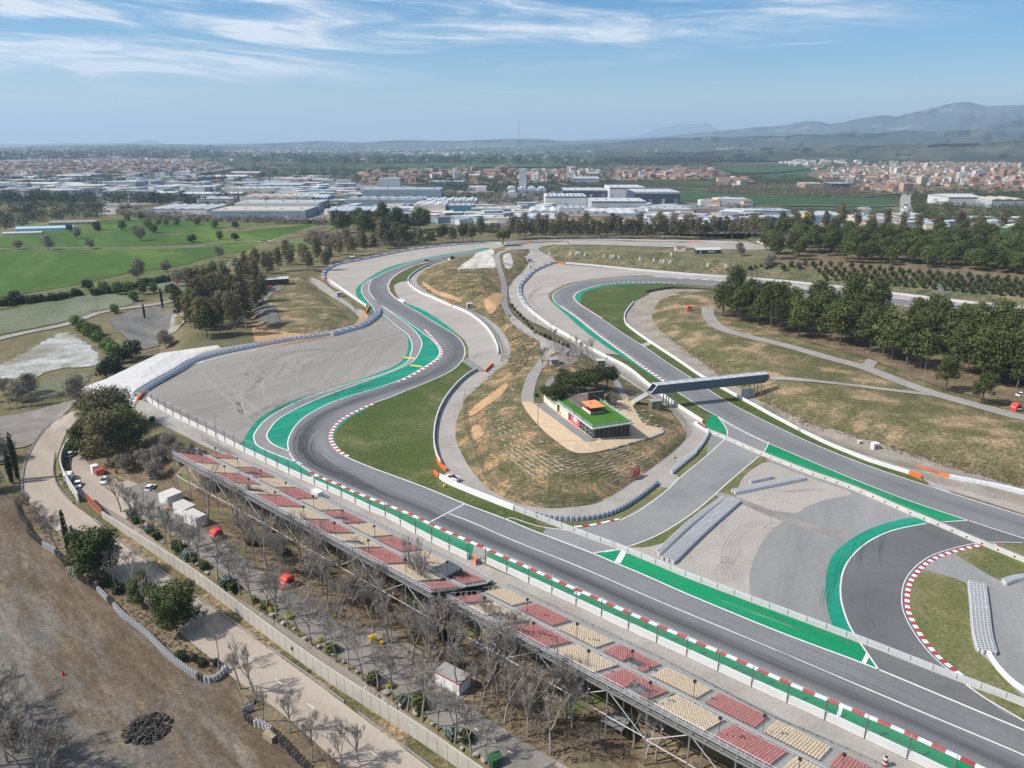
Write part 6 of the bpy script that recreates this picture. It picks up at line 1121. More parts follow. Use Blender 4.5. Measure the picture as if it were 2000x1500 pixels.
for i, ((x, y, z), (_, _, L_, ang)) in enumerate(zip(pts, ST)):
    o = link('terrace_step', pm['plank_pale' if i % 3 else 'plank_brown']); o.location = (x, y, z+.06); o.rotation_euler = (0, 0, ang+rnd.uniform(-.1, .1)); o.scale = (L_*rnd.uniform(.5, .9), .8, .8); tag(o, 'low pale plank step set in the grassy mound terraces', 'step', 'plank steps terracing the grassy mound')
# ---------------------------------------------------------------- poles, signs, masts
def lamp_post(px, py, h, label, heads=1, r=.12, arm=.8, mat=None):
    t = thing('lamp_post', label, 'lamp post', P(px, py), 0); q = MB(); q.tube((0, 0, -.2), (0, 0, h), r, r*.6, 7); q.build('pole', [mat or m_metal], t)
    for s_ in ((1, -1) if heads == 2 else (1,)): q = MB(); q.bar((0, 0, h-.1), (s_*arm, 0, h+.15), .08); q.box((s_*(arm+.25), 0, h+.15), (.75, .3, .16)); q.build('lamp_head', [m_dmetal], t)
lamp_post(1050, 868, 13.5, 'tall lamp post on the slope left of the sand plaza', 1, .16, .3); lamp_post(1046, 655, 12.5, 'double-headed lamp post on the neck of the island', 2, .13); lamp_post(1111, 726, 12, 'double-headed lamp post among the picnic trees', 2, .13); lamp_post(428, 881, 12, 'thin lamp post between the hairpin barrier and far grandstand', 1, .11, .3); lamp_post(1408, 566, 9, 'pale post on the infield beside the pine wood', 1, .16, .2, m_wmetal); lamp_post(1800, 757, 10, 'dark lamp post at the fork of the perimeter path', 1, .12, .3)
for px, py in ((108, 636), (193, 611), (329, 566), (392, 547), (260, 578), (20, 658)): lamp_post(px, py, 9, f'thin lamp post standing in the grey-green field near the road, {"far left edge" if px < 60 else "left of the shrubs" if px < 150 else "beside the spring-green shrubs" if px < 220 else "behind the spring-green shrubs" if px < 300 else "left of the rusty gantry" if px < 350 else "near the tree belt"}', 1, .08, .8)
for i, (px, py) in enumerate(((258, 1050), (377, 1133), (520, 1235), (602, 1283), (722, 1380), (757, 1404))):
    z = P(px, py); t = thing('wall_lamp', f'{ORD[i]} small bent lamp along the pale panelled wall counting from the left', 'lamp', z, -.6, 'lamps along the pale wall'); q = MB(); q.bar((0, .6, 0), (0, .6, 4.6), .08); q.bar((0, .6, 4.6), (0, -.5, 4.9), .07); q.build('arm', [m_metal], t); q = MB(); q.box((0, -.7, 4.9), (.3, .7, .14)); q.build('lamp_head', [m_concw], t)
def mast(px, py, h, w, label, mat, name='lattice_mast', base=None):
    t = thing(name, label, 'mast', P(px, py) if base is None else base); q = MB(); n = int(h/(w*1.4))
    for sx, sy in ((-1, -1), (1, -1), (1, 1), (-1, 1)): q.bar((sx*w/2, sy*w/2, -.2), (sx*w/2, sy*w/2, h), w*.12)
    for k in range(n):
        z0, z1 = h*k/n, h*(k+1)/n; f = 1 if k % 2 else -1
        for sx, sy, tx, ty in ((-1, -1, 1, -1), (1, -1, 1, 1), (1, 1, -1, 1), (-1, 1, -1, -1)): q.bar((f*sx*w/2, f*sy*w/2, z0), (f*tx*w/2, f*ty*w/2, z1), w*.07)
    q.build('lattice', [mat], t); q = MB(); [q.box((sx*w*.7, 0, h-.4), (w*.7, .4, .6)) for sx in (-1, 1)]; q.build('floodlights', [m_dmetal], t)
mast(993, 480, 23, 1.6, 'tall lattice floodlight mast in front of the dark tree at the track neck', m_metal)
mb_ = G(1013, 292); mast(0, 0, 300, 9, 'faint tall radio mast on the horizon', m_redp, 'radio_mast', base=Vector((mb_.x*.75, mb_.y*.75, 0)))
# timing gantry on the second track's far straight
t = thing('steel_gantry', 'slanting grey lattice gantry beside the far straight', 'gantry', P(1828, 590), 0); q = MB()
for sx, sy in ((-.8, -.8), (.8, -.8), (.8, .8), (-.8, .8)): q.bar((sx, sy, 0), (sx, sy, 7.5), .2)
for k in range(5): q.bar((-.8, -.8, k*1.5), (.8, -.8, k*1.5+1.5), .12); q.bar((.8, .8, k*1.5), (-.8, .8, k*1.5+1.5), .12); q.bar((.8, -.8, k*1.5), (.8, .8, k*1.5+1.5), .12)
q.build('tower', [m_metal], t); q = MB()
for yy in (-1, 1):
    for zz in (0, 2.4): q.bar((4.5, 8+yy, 8+zz), (-4, -12+yy, 7.5+zz), .16)
for k in range(12):
    f = k/11; x = 4.5-8.5*f; y = 8-20*f; q.bar((x, y-1, 8), (x, y-1, 10.4), .07); q.bar((x, y+1, 8), (x, y+1, 10.4), .07)
q.build('boom', [m_metal], t)
t = thing('viewing_frame', 'dark scaffold frame right of the steel gantry', 'scaffold', P(1846, 588), .1); q = MB()
for x in (-3, 0, 3): q.bar((x, 0, 0), (x, 0, 3.5+x*.4), .2); q.bar((x, 2, 0), (x, 2, 3.5+x*.4), .2)
q.bar((-5, 1, 1.2), (3.5, 1, 5), 2.2, .3); q.build('frame', [m_dmetal], t)
t = thing('rusty_gantry', 'rusty lattice sign gantry over the left road', 'gantry', P(362, 575), 0); q = MB()
for x in (-5, 5): q.bar((x, 0, 0), (x, 0, 10), .35)
q.bar((-5.5, 0, 9.8), (5.5, 0, 9.8), .3); q.bar((-5.5, 0, 8.6), (5.5, 0, 8.6), .3)
for k in range(8): q.bar((-5+k*1.25, 0, 8.6), (-3.75+k*1.25, 0, 9.8), .14)
q.build('lattice', [m_rust], t)
# red banner, no-entry signs, round mirror signs
t = thing('red_banner', 'large plain red banner on the mound fence', 'banner', P(1235, 938)); v = P(1249, 929)-P(1235, 938); q = MB(); q.bar((0, 0, 1.8), Vector((v.x, v.y, 1.8)), .08, 2.6); q.build('banner', [m_redk], t); q = MB(); [q.bar((v.x*f, v.y*f, 0), (v.x*f, v.y*f, 3.2), .1) for f in (0, .5, 1)]; q.build('post', [m_metal], t)
q = MB()
for k in range(5): f = .15+.1*k; q.bar((v.x*f, v.y*f-.08, 1.3+k*.28), (v.x*(f+.3), v.y*(f+.3)-.08, 1.35+k*.28), .05, .06)
q.build('small_lettering', [m_white], t)
def roundsign(px, py, label, ring=True, h=2.4, r=.45, face=None):
    t = thing('round_sign', label, 'sign', P(px, py)); q = MB(); q.bar((0, 0, 0), (0, 0, h), .07); q.build('post', [m_metal], t); q = MB()
    q.tube((0, -.05, h), (0, -.09, h), r, n=16, m=0)
    if ring: q.ring((0, -.1, h), r, r*.7, .05, 16, 1, (0, 1, 0)); q.box((0, -.13, h), (r*1.2, .02, r*.28), 0, 1)
    q.build('disc', [face or m_white, m_redp], t)
roundsign(1318, 908, 'red and white round sign standing before the double tyre row'); roundsign(416, 1316, 'red-ringed round sign in the weeds at the tyre stack corner'); roundsign(488, 1380, 'red-ringed round sign beside the leaning panel'); roundsign(607, 1330, 'black-backed round sign on the verge of the beige road, right one', False, face=m_dmetal); roundsign(574, 1285, 'black-backed round sign by the pale wall, left one', False, face=m_dmetal); roundsign(121, 957, 'grey round sign beside the yard wall guard rail', False, face=m_conc); roundsign(1276, 905, 'small round sign on the mound fence right of the banner')
t = thing('leaning_panel', 'grey framed panel leaning on the tyre stacks', 'panel', P(485, 1392), .6); q = MB(); q.box((0, 0, .9), (2.2, .08, 1.8), 0, 0); q.build('panel', [m_conc], t)
for px, py, lb in ((525, 1440, 'left wooden crate box on the brown earth'), (534, 1446, 'right wooden crate box on the brown earth')):
    t = thing('wooden_box', lb, 'box', P(px, py), -.6); q = MB(); q.box((0, 0, .65), (1.2, 1.5, 1.3)); q.build('box', [m_wood], t); q = MB(); q.box((0, 0, 1.34), (1.26, 1.56, .07)); q.build('lid', [m_dirt], t)
t = thing('traffic_cone', 'red traffic cone on the gravel lot', 'cone', P(124, 1319)); q = MB(); q.tube((0, 0, .04), (0, 0, 1.1), .32, .05, 10); q.build('cone', [m_redp], t); q = MB(); q.box((0, 0, .05), (.8, .8, .08)); q.build('base', [m_redp], t)
t = thing('striped_post', 'fat red and white striped post at the bottom edge', 'post', P(1728, 1496)); q = MB()
for k in range(4): q.tube((0, 0, k*.45), (0, 0, k*.45+.45), .4, n=12, m=k % 2)
q.build('drum', [m_redp, m_white], t); q = MB(); q.tube((0, 0, 1.8), (0, 0, 1.86), .3, n=10); q.build('cap', [m_rubber], t)
for px, py, lb in ((1160, 1228, 'spare tyre row lying left of the railing behind the near stand'),):
    W3 = world([(1128, 1216), (1172, 1240)], .8); o = origin_for(W3); t = thing('loose_tyre_row', lb, 'tyres', o); 
    for x, y, z in local(W3, o): q = MB(); q.ring((x, y, z+.3), .45, .25, .35, 9, 0, (.6, .6, .5)); q.build('tyre', [m_tyrew if int(x*3) % 2 else m_rubber], t)
# anchors on the scrub slope
am = MB(); [am.bar((0, 0, 2.2), (1.6*math.cos(a), 1.6*math.sin(a), 0), .35) for a in (.2, 2.3, 4.2)]; am.box((0, 0, 2.3), (1.2, 1.2, 1.0)); ame = am.mesh('concrete_anchor', [m_wall])
AN = (1058, 1073, 1114, 1126, 1131, 1143, 1180, 1192, 1198, 1209, 1250, 1277, 1290, 1296, 1309, 1311, 1383, 1418)
AY = (498, 499, 499, 498, 498, 500, 503, 505, 504, 506, 510, 512, 514, 514, 516, 501, 522, 524)
for i, (x, y) in enumerate(zip(AN, AY)): o = link('tripod_anchor', ame); o.location = P(x, y); o.rotation_euler = (0, 0, i*1.3); tag(o, f'{ORD[i]} white tripod anchor from the left on the scrub slope', 'anchor', 'tripod anchors on the scrub slope')
# boulders
bm_ = MB(); r_ = random.Random(4); import bmesh as _bm
def rockmesh(seed, mat):
    b = _bm.new(); _bm.ops.create_icosphere(b, subdivisions=2, radius=.6); q = random.Random(seed)
    for v in b.verts: v.co *= q.uniform(.75, 1.15); v.co.z *= .7
    me = bpy.data.meshes.new('boulder'); b.to_mesh(me); b.free(); me.materials.append(mat); return me
m_boul = plain('boulder_stone', (.33, .31, .28), .9, .2, 1.2); RM = [rockmesh(i, m_boul) for i in range(4)]
BLD = [(242, 1000), (272, 1030), (302, 1050), (318, 1062), (348, 1080), (385, 1104), (405, 1122), (533, 1204), (554, 1220), (575, 1231), (599, 1250), (623, 1266), (650, 1282), (671, 1296), (697, 1316), (726, 1336), (755, 1356), (784, 1380), (812, 1396), (845, 1418), (903, 1465), (945, 1489), (930, 1478)]
for i, (x, y) in enumerate(BLD): o = link('boulder', RM[i % 4]); o.location = P(x, y)+Vector((0, 0, .5)); s_ = r_.uniform(.5, 1.05); o.scale = (s_*1.3, s_, s_); o.rotation_euler = (0, 0, i); tag(o, f'{ORD[i]} grey boulder from the left in the planted strip beside the brown path', 'boulder', 'boulders in the planted strip')
for i, (x, y) in enumerate(((1242, 806), (1246, 812), (1252, 819), (1257, 804), (1272, 814), (1266, 824), (1261, 829), (1282, 833), (1231, 771), (1058, 866))): o = link('boulder', RM[i % 4]); o.location = P(x, y)+Vector((0, 0, .3)); o.scale = (1.1, .9, .8); tag(o, f'{ORD[i]} pale boulder counted from the footbridge stairs down the grassy bank', 'boulder', 'boulders on the bank by the stairs')
# ---------------------------------------------------------------- trees and plants
def leafcloud(clumps, n, size, seed, shell=.55, slim=.45):
    """thousands of leaf-sprig faces spread through clumps (x, y, z, rx, rz, weight)"""
    rg = np.random.RandomState(seed); C = np.array([c[:3] for c in clumps]); Rx = np.array([c[3] for c in clumps]); Rz = np.array([c[4] for c in clumps]); w = Rx*Rx*Rz; w = w/w.sum()
    k = rg.choice(len(clumps), n, p=w); d = rg.normal(size=(n, 3)); d /= np.linalg.norm(d, axis=1)[:, None]; r = shell+(1-shell)*rg.rand(n)**.7
    r *= 1+.16*np.sin(d[:, 0]*7+k)*np.sin(d[:, 1]*6+k*2)+.10*rg.normal(size=n)
    p = C[k]+d*r[:, None]*np.column_stack([Rx[k], Rx[k], Rz[k]])
    nrm = d*.9+rg.normal(size=(n, 3))*.55; nrm[:, 2] += .35; nrm /= np.linalg.norm(nrm, axis=1)[:, None]
    t = np.cross(nrm, rg.normal(size=(n, 3))); t /= np.linalg.norm(t, axis=1)[:, None]; b = np.cross(nrm, t); s = size*(.6+.8*rg.rand(n))[:, None]
    V = np.stack([p-t*s, p-b*s*slim+nrm*s*.1, p+t*s, p+b*s*slim-nrm*s*.1], 1).reshape(-1, 3)
    return V, np.arange(4*n).reshape(n, 4)
def npmesh(name, V, F, mat):
    me = bpy.data.meshes.new(name); n = len(F); k = F.shape[1]; me.vertices.add(len(V)); me.vertices.foreach_set('co', V.astype(np.float32).ravel()); me.loops.add(n*k); me.loops.foreach_set('vertex_index', F.astype(np.int32).ravel())
    me.polygons.add(n); me.polygons.foreach_set('loop_start', np.arange(0, n*k, k, dtype=np.int32)); me.materials.append(mat); me.update(calc_edges=True); return me
def limbs(mb, base, tips, r0, m=0, n=5):
    for tp in tips:
        a = Vector(base); b = Vector(tp); mid = a.lerp(b, .5)+Vector((0, 0, (b-a).length*.06)); mb.tube(a, mid, r0, r0*.65, n, m, False); mb.tube(mid, b, r0*.65, r0*.25, n, m, False)
def proto(name, trunk, crown, leaf, bark):
    r = bpy.data.objects.new(name, None)
    t = bpy.data.objects.new('trunk', trunk.mesh('trunk', [bark])); c = bpy.data.objects.new('crown', npmesh('crown', crown[0], crown[1], leaf)); return (name, t.data, c.data)
def plant(pr, loc, rz, sc, label, cat, group=None, parts=True):
    nm, tm_, cm_ = pr
    r = thing(nm, label, cat, loc, rz, group); r.scale = sc
    if tm_: link('trunk', tm_, r)
    if cm_: link('crown', cm_, r)
    return r
def pine_proto(seed, nf, size, h=11, w=4.2, leaf=None, umbrella=.0, low=.32, name='pine_tree', shell=.5, bark=None, ncl=16, cone=.25):
    q = random.Random(seed); mb = MB(); lean = Vector((q.uniform(-.5, .5), q.uniform(-.5, .5), 0)); zc = h*low
    mb.tube((0, 0, -.4), lean*.4+Vector((0, 0, zc)), .24, .19, 7, 0, False); mb.tube(lean*.4+Vector((0, 0, zc)), lean+Vector((0, 0, h*.8)), .19, .07, 6, 0, False); cl = []
    for i in range(ncl):
        f = i/(ncl-1); z = zc+(h-zc)*(.08+.84*f); a = i*2.4+q.uniform(-.4, .4)
        rr = w*(1-.35*f-cone*f*f)*q.uniform(.45, .8) if not umbrella else w*(.45+.4*math.sin(f*3.1))*q.uniform(.6, 1)
        if f < .12 and not umbrella: rr *= .8
        if umbrella: z = h*(1-umbrella)+h*umbrella*q.uniform(.1, .8)
        r1 = w*q.uniform(.30, .48); cl.append((rr*math.cos(a)+lean.x*f, rr*math.sin(a)+lean.y*f, z, r1, r1*q.uniform(.55, .8)))
    if not umbrella: cl.append((lean.x, lean.y, h*.93, w*.30, w*.36)); cl.append((0, 0, zc+(h-zc)*.5, w*.6, (h-zc)*.36))
    else: cl.append((0, 0, h*(1-umbrella*.5), w*.75, h*umbrella*.38))
    limbs(mb, (lean.x*.5, lean.y*.5, zc), [(c[0]*.8, c[1]*.8, c[2]) for c in cl[::3]], .09); return proto(name, mb, leafcloud(cl, nf, size, seed, shell), leaf or m_pine, bark or m_bark)
PINE = [pine_proto(s, 2600, .36, h=10.5+s % 3, w=4.6, cone=.2) for s in (1, 2, 3, 4, 5)]
PINEB = [pine_proto(s, 13000, .25, h=11, w=4.4, umbrella=.84, low=.12, ncl=34, leaf=m_pine, shell=.55) for s in (11, 12)]
UMB = [pine_proto(s, 2600, .34, h=7.5, w=4.4, umbrella=.5, low=.3, leaf=m_pined, name='umbrella_pine') for s in (21, 22, 23)]
EUC = [pine_proto(s, 2200, .38, h=15+s % 4, w=4.3, leaf=m_euc, low=.22, name='eucalyptus_tree', shell=.35, bark=m_barkg, ncl=20, cone=.1) for s in (41, 42, 43, 44)]
EUCN = [pine_proto(s, 7000, .28, h=17, w=6.2, leaf=(m_euc, m_pine)[s % 2 == 0], low=.16, name='eucalyptus_tree', shell=.35, bark=m_barkg, ncl=26, cone=.05) for s in (45, 46)]
FARP = [pine_proto(s, 300, .9, h=12, w=4.6, low=.12, ncl=9, name='tree', leaf=l_) for s, l_ in ((51, m_pined), (52, m_euc), (53, m_pine), (54, m_oak))]
def round_proto(seed, nf, size, h, w, leaf, low=.12, name='round_tree', ncl=12, shell=.5, bark=None, slim=.45):
    q = random.Random(seed); mb = MB(); mb.tube((0, 0, -.3), (0, 0, h*.5), .16*h/6, .08*h/6, 6, 0, False); cl = [(0, 0, h*.52, w*.72, h*.36)]
    for i in range(ncl): a = i*2.4; f = q.random(); z = h*(low+.12+.66*f); rr = w*.62*math.sqrt(max(.1, 1-(2*f-1)**2))*q.uniform(.7, 1); cl.append((rr*math.cos(a), rr*math.sin(a), z, w*q.uniform(.28, .42), w*q.uniform(.25, .36)))
    limbs(mb, (0, 0, h*.25), [(c[0]*.8, c[1]*.8, c[2]) for c in cl[1::2]], .07*h/6); return proto(name, mb, leafcloud(cl, nf, size, seed, shell, slim), leaf, bark or m_bark)
SMALLP = [round_proto(s, 420, .42, 5.4, 2.7, m_pined, .18, 'young_pine', 8, .5) for s in (31, 32, 33)]
OAK = [round_proto(s, 1100, .36, 6.5, 3.9, m_oak, .02, 'holm_oak') for s in (61, 62)]
SPR = [round_proto(s, 1000, .34, 7, 3.4, m_spring, .05, 'spring_green_tree', shell=.35) for s in (64, 65)]
BUSH = [round_proto(s, 420, .22, 2.0, 1.3, l_, -.05, 'bush', 8) for s, l_ in ((71, m_pine), (72, m_greyl), (73, m_yell), (74, m_oak))]
def cyp_proto(seed): cl = [(0, 0, .8+i*.78, .62*(1-.0*i)*(.6+.55*math.sin(.35+i*.26)), .7) for i in range(11)]; mb = MB(); mb.tube((0, 0, -.3), (0, 0, 5), .14, .08, 6, 0, False); return proto('cypress', mb, leafcloud(cl, 1500, .22, seed, .6), m_cyp, m_bark)
CYP = [cyp_proto(81)]
def bare_proto(seed, h=8, spread=.5, depth=4, name='bare_tree', bark=None, twig=.022, nb=(3, 4), upright=.5, r0=.15, sl=260, tw=None):
    q = random.Random(seed); tr = MB(); cr = MB()
    def grow(p, d, L, r, lv, mb):
        k = 2 if lv < 2 else 1; a = p
        for i in range(k):
            d = (d+Vector((q.uniform(-1, 1), q.uniform(-1, 1), q.uniform(-.3, .8)))*.14).normalized(); b = a+d*(L/k); mb.tube(a, b, max(r*(1-.3*i/k), twig), max(r*(1-.3*(i+1)/k), twig*.8), 5 if lv < 1 else 3, 0, False); a = b
            if lv == 0 and i == 0: pass
        if lv >= depth: return
        n = q.randint(*nb)+(1 if lv == depth-1 else 0)
        for j in range(n):
            ax = Vector((math.cos(j*2.1+q.random()*2), math.sin(j*2.1+q.random()*2), 0)); nd_ = (d*(1.0)+ax*spread*q.uniform(.6, 1.4)+Vector((0, 0, upright*.5))).normalized(); s_ = a if j else a
            base = p.lerp(a, q.uniform(.45, 1)) if (j and lv > 0) else a; grow(base, nd_, L*q.uniform(.55, .8), r*.58, lv+1, cr)
    grow(Vector((0, 0, -.3)), Vector((0, 0, 1)), h*.36, r0, 0, tr)
    ends = [Vector(v) for v in cr.V[::5]]; rg = random.Random(seed+1)
    for _ in range(sl):      # the finest twigs, as slivers springing from the branch ends
        a = rg.choice(ends); d = Vector((rg.gauss(0, 1), rg.gauss(0, 1), rg.gauss(.5, .8))).normalized(); b = a+d*rg.uniform(.35, .9); s_ = d.cross(Vector((rg.random(), rg.random(), rg.random()))).normalized()*.016
        cr.add([a-s_, a+s_, b], [(0, 1, 2)])
    return (name, tr.mesh('trunk', [bark or m_barkg]), cr.mesh('crown', [tw or m_barkl]))
m_twigw = plain('brown_twig_haze', (.21, .175, .14), .9, .25, 1)
BARE = [bare_proto(s, 10, .5, 5, upright=.9, r0=.17, nb=(2, 4)) for s in (91, 92, 93, 94)]
BAREW = [round_proto(s, 1700, .62, 7.5, 4.1, m_twig, .12, 'bare_tree', 18, .12, m_barkg, .04) for s in (95, 96, 99)]
SHRUBB = [bare_proto(s, 5, .9, 4, 'bare_shrub', m_brownl, .03, (3, 4), .3, .07, 900, m_twigw) for s in (97, 98)]
rt = random.Random(77)
PRNAME = {}
def row(prs, pts, label, cat, smin=.85, smax=1.15, group=None, parts=True, ordinal=True, hs=1.0):
    """one tree per photographed foot point; label is numbered along the row from the left"""
    W3 = Pn(pts); order = sorted(range(len(pts)), key=lambda i: pts[i][0]); 
    for n_, i in enumerate(order):
        s_ = rt.uniform(smin, smax); lb = label
        if ordinal and len(pts) > 1 and n_ < 40: lb = f'{ORD[n_]} {label}, from left'
        plant(prs[rt.randrange(len(prs))], W3[i], rt.uniform(0, 6.28), (s_, s_, s_*rt.uniform(.9, 1.1)*hs), lb, cat, group)
def scat(n, poly, seed=0, mind=0, wt=None):
    """n foot points inside a pixel polygon, spaced in pixels by mind*(depth cue)"""
    q = random.Random(seed); xs = [p[0] for p in poly]; ys = [p[1] for p in poly]; o = []; P_ = np.array(poly, float); tries = 0
    while len(o) < n and tries < n*80:
        tries += 1; x = q.uniform(min(xs), max(xs)); y = q.uniform(min(ys), max(ys))
        if sdist(P_, np.array([x]), np.array([y]))[0] <= 0: continue
        if mind and any((x-a)**2+((y-b)*2.6)**2 < mind*mind for a, b in o): continue
        o.append((x, y))
    return o
# foreground pines and cypresses
plant(PINEB[0], P(190, 1130), .4, (1.32, 1.32, 1.42), 'largest round pine standing on the verge left of the beige road', 'pine tree')
plant(PINEB[1], P(346, 1232), 1.2, (1.12, 1.12, 1.12), 'middle-sized dark pine leaning over the tyre stack row', 'pine tree')
plant(PINEB[0], P(279, 1182), 2.2, (.62, .62, .85), 'slim small pine between the two larger pines', 'pine tree')
plant(CYP[0], P(138, 1090), 0, (1, 1, 1.5), 'tall slender cypress left of the largest pine', 'cypress'); plant(CYP[0], P(150, 1085), 1, (.8, .8, .95), 'shorter cypress touching the largest pine', 'cypress'); plant(CYP[0], P(24, 944), 2, (1.3, 1.3, 1.2), 'dark cypress left of the sand-coloured ramp', 'cypress'); plant(CYP[0], P(36, 938), 2.5, (1.3, 1.3, 1.75), 'tallest cypress left of the sand-coloured ramp', 'cypress')
row(BUSH[3:], [(232, 1158), (380, 1290), (395, 1300), (355, 1290), (205, 1145), (420, 1300)], 'dark bush under the pines by the tyre stacks', 'bush', .9, 1.6)
# tree clump by the yard
for (px, py, pr, s_, lb) in ((178, 885, PINEB[0], 1.45, 'dark round pine at the left of the big clump'), (212, 905, EUCN[0], 1.3, 'olive-brown eucalyptus in front of the big clump'), (250, 895, EUCN[1], 1.3, 'wide dark eucalyptus at the right of the big clump'), (222, 868, EUCN[0], 1.45, 'tallest eucalyptus at the top of the big clump'), (240, 852, EUCN[1], 1.25, 'rear eucalyptus of the big clump'), (188, 850, EUCN[1], 1.1, 'small dark eucalyptus behind the round pine')): plant(pr, P(px, py), rt.uniform(0, 6), (s_, s_, s_*.85), lb, 'tree')
row(BAREW, [(246, 920), (330, 880), (372, 900), (398, 912), (350, 905), (312, 905), (410, 960), (305, 935), (285, 915)], 'wide bare grey-green tree around the shaded yard corner', 'bare tree', .7, 1.0)
# bare trees: planted row along the brown path
RA = [(236, 1000), (258, 1014), (280, 1032), (294, 1042), (310, 1053), (324, 1063), (336, 1073), (356, 1084), (374, 1096), (390, 1108), (425, 1130), (445, 1144), (470, 1161), (495, 1179), (520, 1196), (542, 1212), (562, 1227), (585, 1242), (610, 1260), (635, 1275), (657, 1292), (681, 1309), (709, 1329), (737, 1349), (767, 1367), (796, 1389), (826, 1409), (855, 1429), (889, 1452), (922, 1475), (956, 1497)]
row(BARE, RA, 'slender bare tree of the row planted along the brown path', 'bare tree', 1.0, 1.3, 'bare trees along the brown path')
RB = [(478, 1080), (497, 1097), (524, 1115), (556, 1125), (604, 1168), (640, 1180), (666, 1207), (695, 1225), (730, 1232), (760, 1255), (804, 1296), (842, 1310), (895, 1355), (940, 1385), (985, 1412), (1030, 1440), (1075, 1475)]
row(BARE, RB, 'bare grey tree on the stand side of the lane under the scaffolding', 'bare tree', 1.09, 1.38, 'bare trees below the grandstands')
RC = scat(38, [(420, 1000), (480, 1015), (640, 1090), (800, 1175), (880, 1215), (1000, 1300), (1240, 1440), (1300, 1490), (1180, 1490), (900, 1330), (700, 1220), (480, 1075), (400, 1020)], 5, 20)
row(BARE, RC, 'bare leafless tree tangled against the grandstand scaffolding', 'bare tree', 1.15, 1.65, 'bare trees below the grandstands')
row(BARE, [(88, 1060), (112, 1072), (225, 1145), (262, 1150), (300, 1205), (427, 1313), (496, 1353), (515, 1410), (566, 1432), (610, 1490), (670, 1500), (700, 1490), (470, 1345)], 'bare tree on the left verge of the beige road', 'bare tree', 0.91, 1.23)
row(SHRUBB, [(80, 1030), (60, 1000), (70, 1015), (45, 985), (100, 1040), (300, 1175), (330, 1195), (395, 1225), (640, 1500)], 'tangled bare shrub on the left verge of the beige road', 'shrub', .9, 1.4)
row(SHRUBB, scat(30, [(560, 1090), (800, 1180), (880, 1250), (1020, 1330), (1100, 1420), (1200, 1490), (1000, 1440), (880, 1340), (700, 1210), (560, 1120)], 9, 20), 'twiggy brown shrub in the leaf litter beneath the stands', 'shrub', .8, 1.5, 'shrubs beneath the stands')
row(BUSH[:1], [(268, 1022), (306, 1052), (352, 1080), (400, 1112), (456, 1155), (650, 1275), (730, 1335), (821, 1385), (912, 1448), (520, 1190), (380, 1100), (345, 1070)], 'green bush between the bare trees of the planted row', 'bush', 1.1, 1.8); row(BUSH[1:2], [(258, 1010), (291, 1040), (365, 1090), (440, 1145), (786, 1372), (878, 1438)], 'silver-grey bush in the planted strip', 'bush', 1.0, 1.6); row(BUSH[2:3], [(496, 1175), (566, 1210), (626, 1255), (762, 1345), (532, 1196)], 'yellow-green bush in the planted strip', 'bush', .6, 1.0); row(BUSH[3:], [(495, 1065), (560, 1085), (700, 1165), (610, 1110), (870, 1250)], 'dark bush beneath the grandstand', 'bush', 1.0, 1.6)
row(BARE, [(15, 1490), (45, 1510), (80, 1520), (-30, 1440), (-60, 1400), (-20, 1500), (110, 1535), (-70, 1330)], 'bare tree at the bottom left corner throwing twiggy shade on the lot', 'bare tree', 1.1, 1.5)
row(SHRUBB, [(10, 1440), (30, 1470), (70, 1495), (5, 1400), (100, 1510)], 'grey-brown thicket in the bottom left corner', 'shrub', 1.5, 2.2)
# trees at the left edge
row(BAREW, [(8, 770), (35, 785), (60, 770), (150, 785), (0, 900), (-15, 960)], 'spreading bare tree at the left edge by the pale field', 'bare tree', 1.0, 1.4); row(BAREW, [(152, 757)], 'lone bare tree on the pale stubble field', 'bare tree', .9, 1.0); plant(BAREW[1], P(325, 680), 1.5, (1.35, 1.35, 1.3), 'large purple-brown bare tree on the gravel yard', 'bare tree'); plant(SPR[0], P(30, 770), .5, (1, 1, 1), 'half-leafed tree at the left edge', 'tree')
row(SPR, [(150, 640), (165, 655), (180, 665), (195, 675), (212, 690), (222, 700), (190, 655), (225, 612)], 'spring-green tree of the clump between road and pale field', 'tree', 1.12, 1.56); row(SPR, [(203, 572), (230, 575), (250, 574), (280, 575), (262, 588), (300, 572)], 'spring-green tree of the upper group beside the grey-green field', 'tree', 1.30, 1.69)
row(OAK, [(32, 594), (173, 567), (222, 722), (240, 708), (208, 735), (260, 700), (335, 575), (375, 474), (460, 470)], 'round dark oak by the left fields', 'oak', 1.19, 1.69)
plant(OAK[0], P(222, 728), 1, (1.5, 1.5, 1.4), 'largest dark oak right above the white slab', 'oak')
row(CYP, [(283, 622), (316, 590), (342, 592), (318, 602)], 'small cypress on the road bend right of the gravel yard', 'cypress', .8, 1.2)
row(BAREW, [(36, 487), (95, 488), (177, 486), (152, 466), (430, 504), (350, 560), (272, 546), (325, 532), (275, 470)], 'lone bare field tree in the green fields', 'bare tree', 1.44, 2.12)
row(OAK+SPR, [(137, 452), (190, 450), (240, 448), (265, 452), (290, 446), (310, 440), (325, 440), (345, 440), (385, 440), (420, 446), (300, 455), (250, 432), (275, 430), (460, 446), (430, 468)], 'dark rounded tree in the hedges between the green fields', 'tree', 1.35, 2.25)
row([BUSH[3]], [(x, 600-.135*x+rt.uniform(-2, 2)) for x in range(5, 160, 9)]+[(x, 578-(x-180)*.16) for x in range(185, 250, 9)]+[(x, 565-(x-250)*.2) for x in range(255, 420, 9)], 'low dark bush of the long field hedge', 'bush', 1.92, 3.52, 'bushes of the field hedge')
row(SHRUBB, [(x, 800-.12*x) for x in range(5, 150, 14)], 'brown shrub of the hedge above the asphalt lot', 'shrub', 1.0, 1.6)
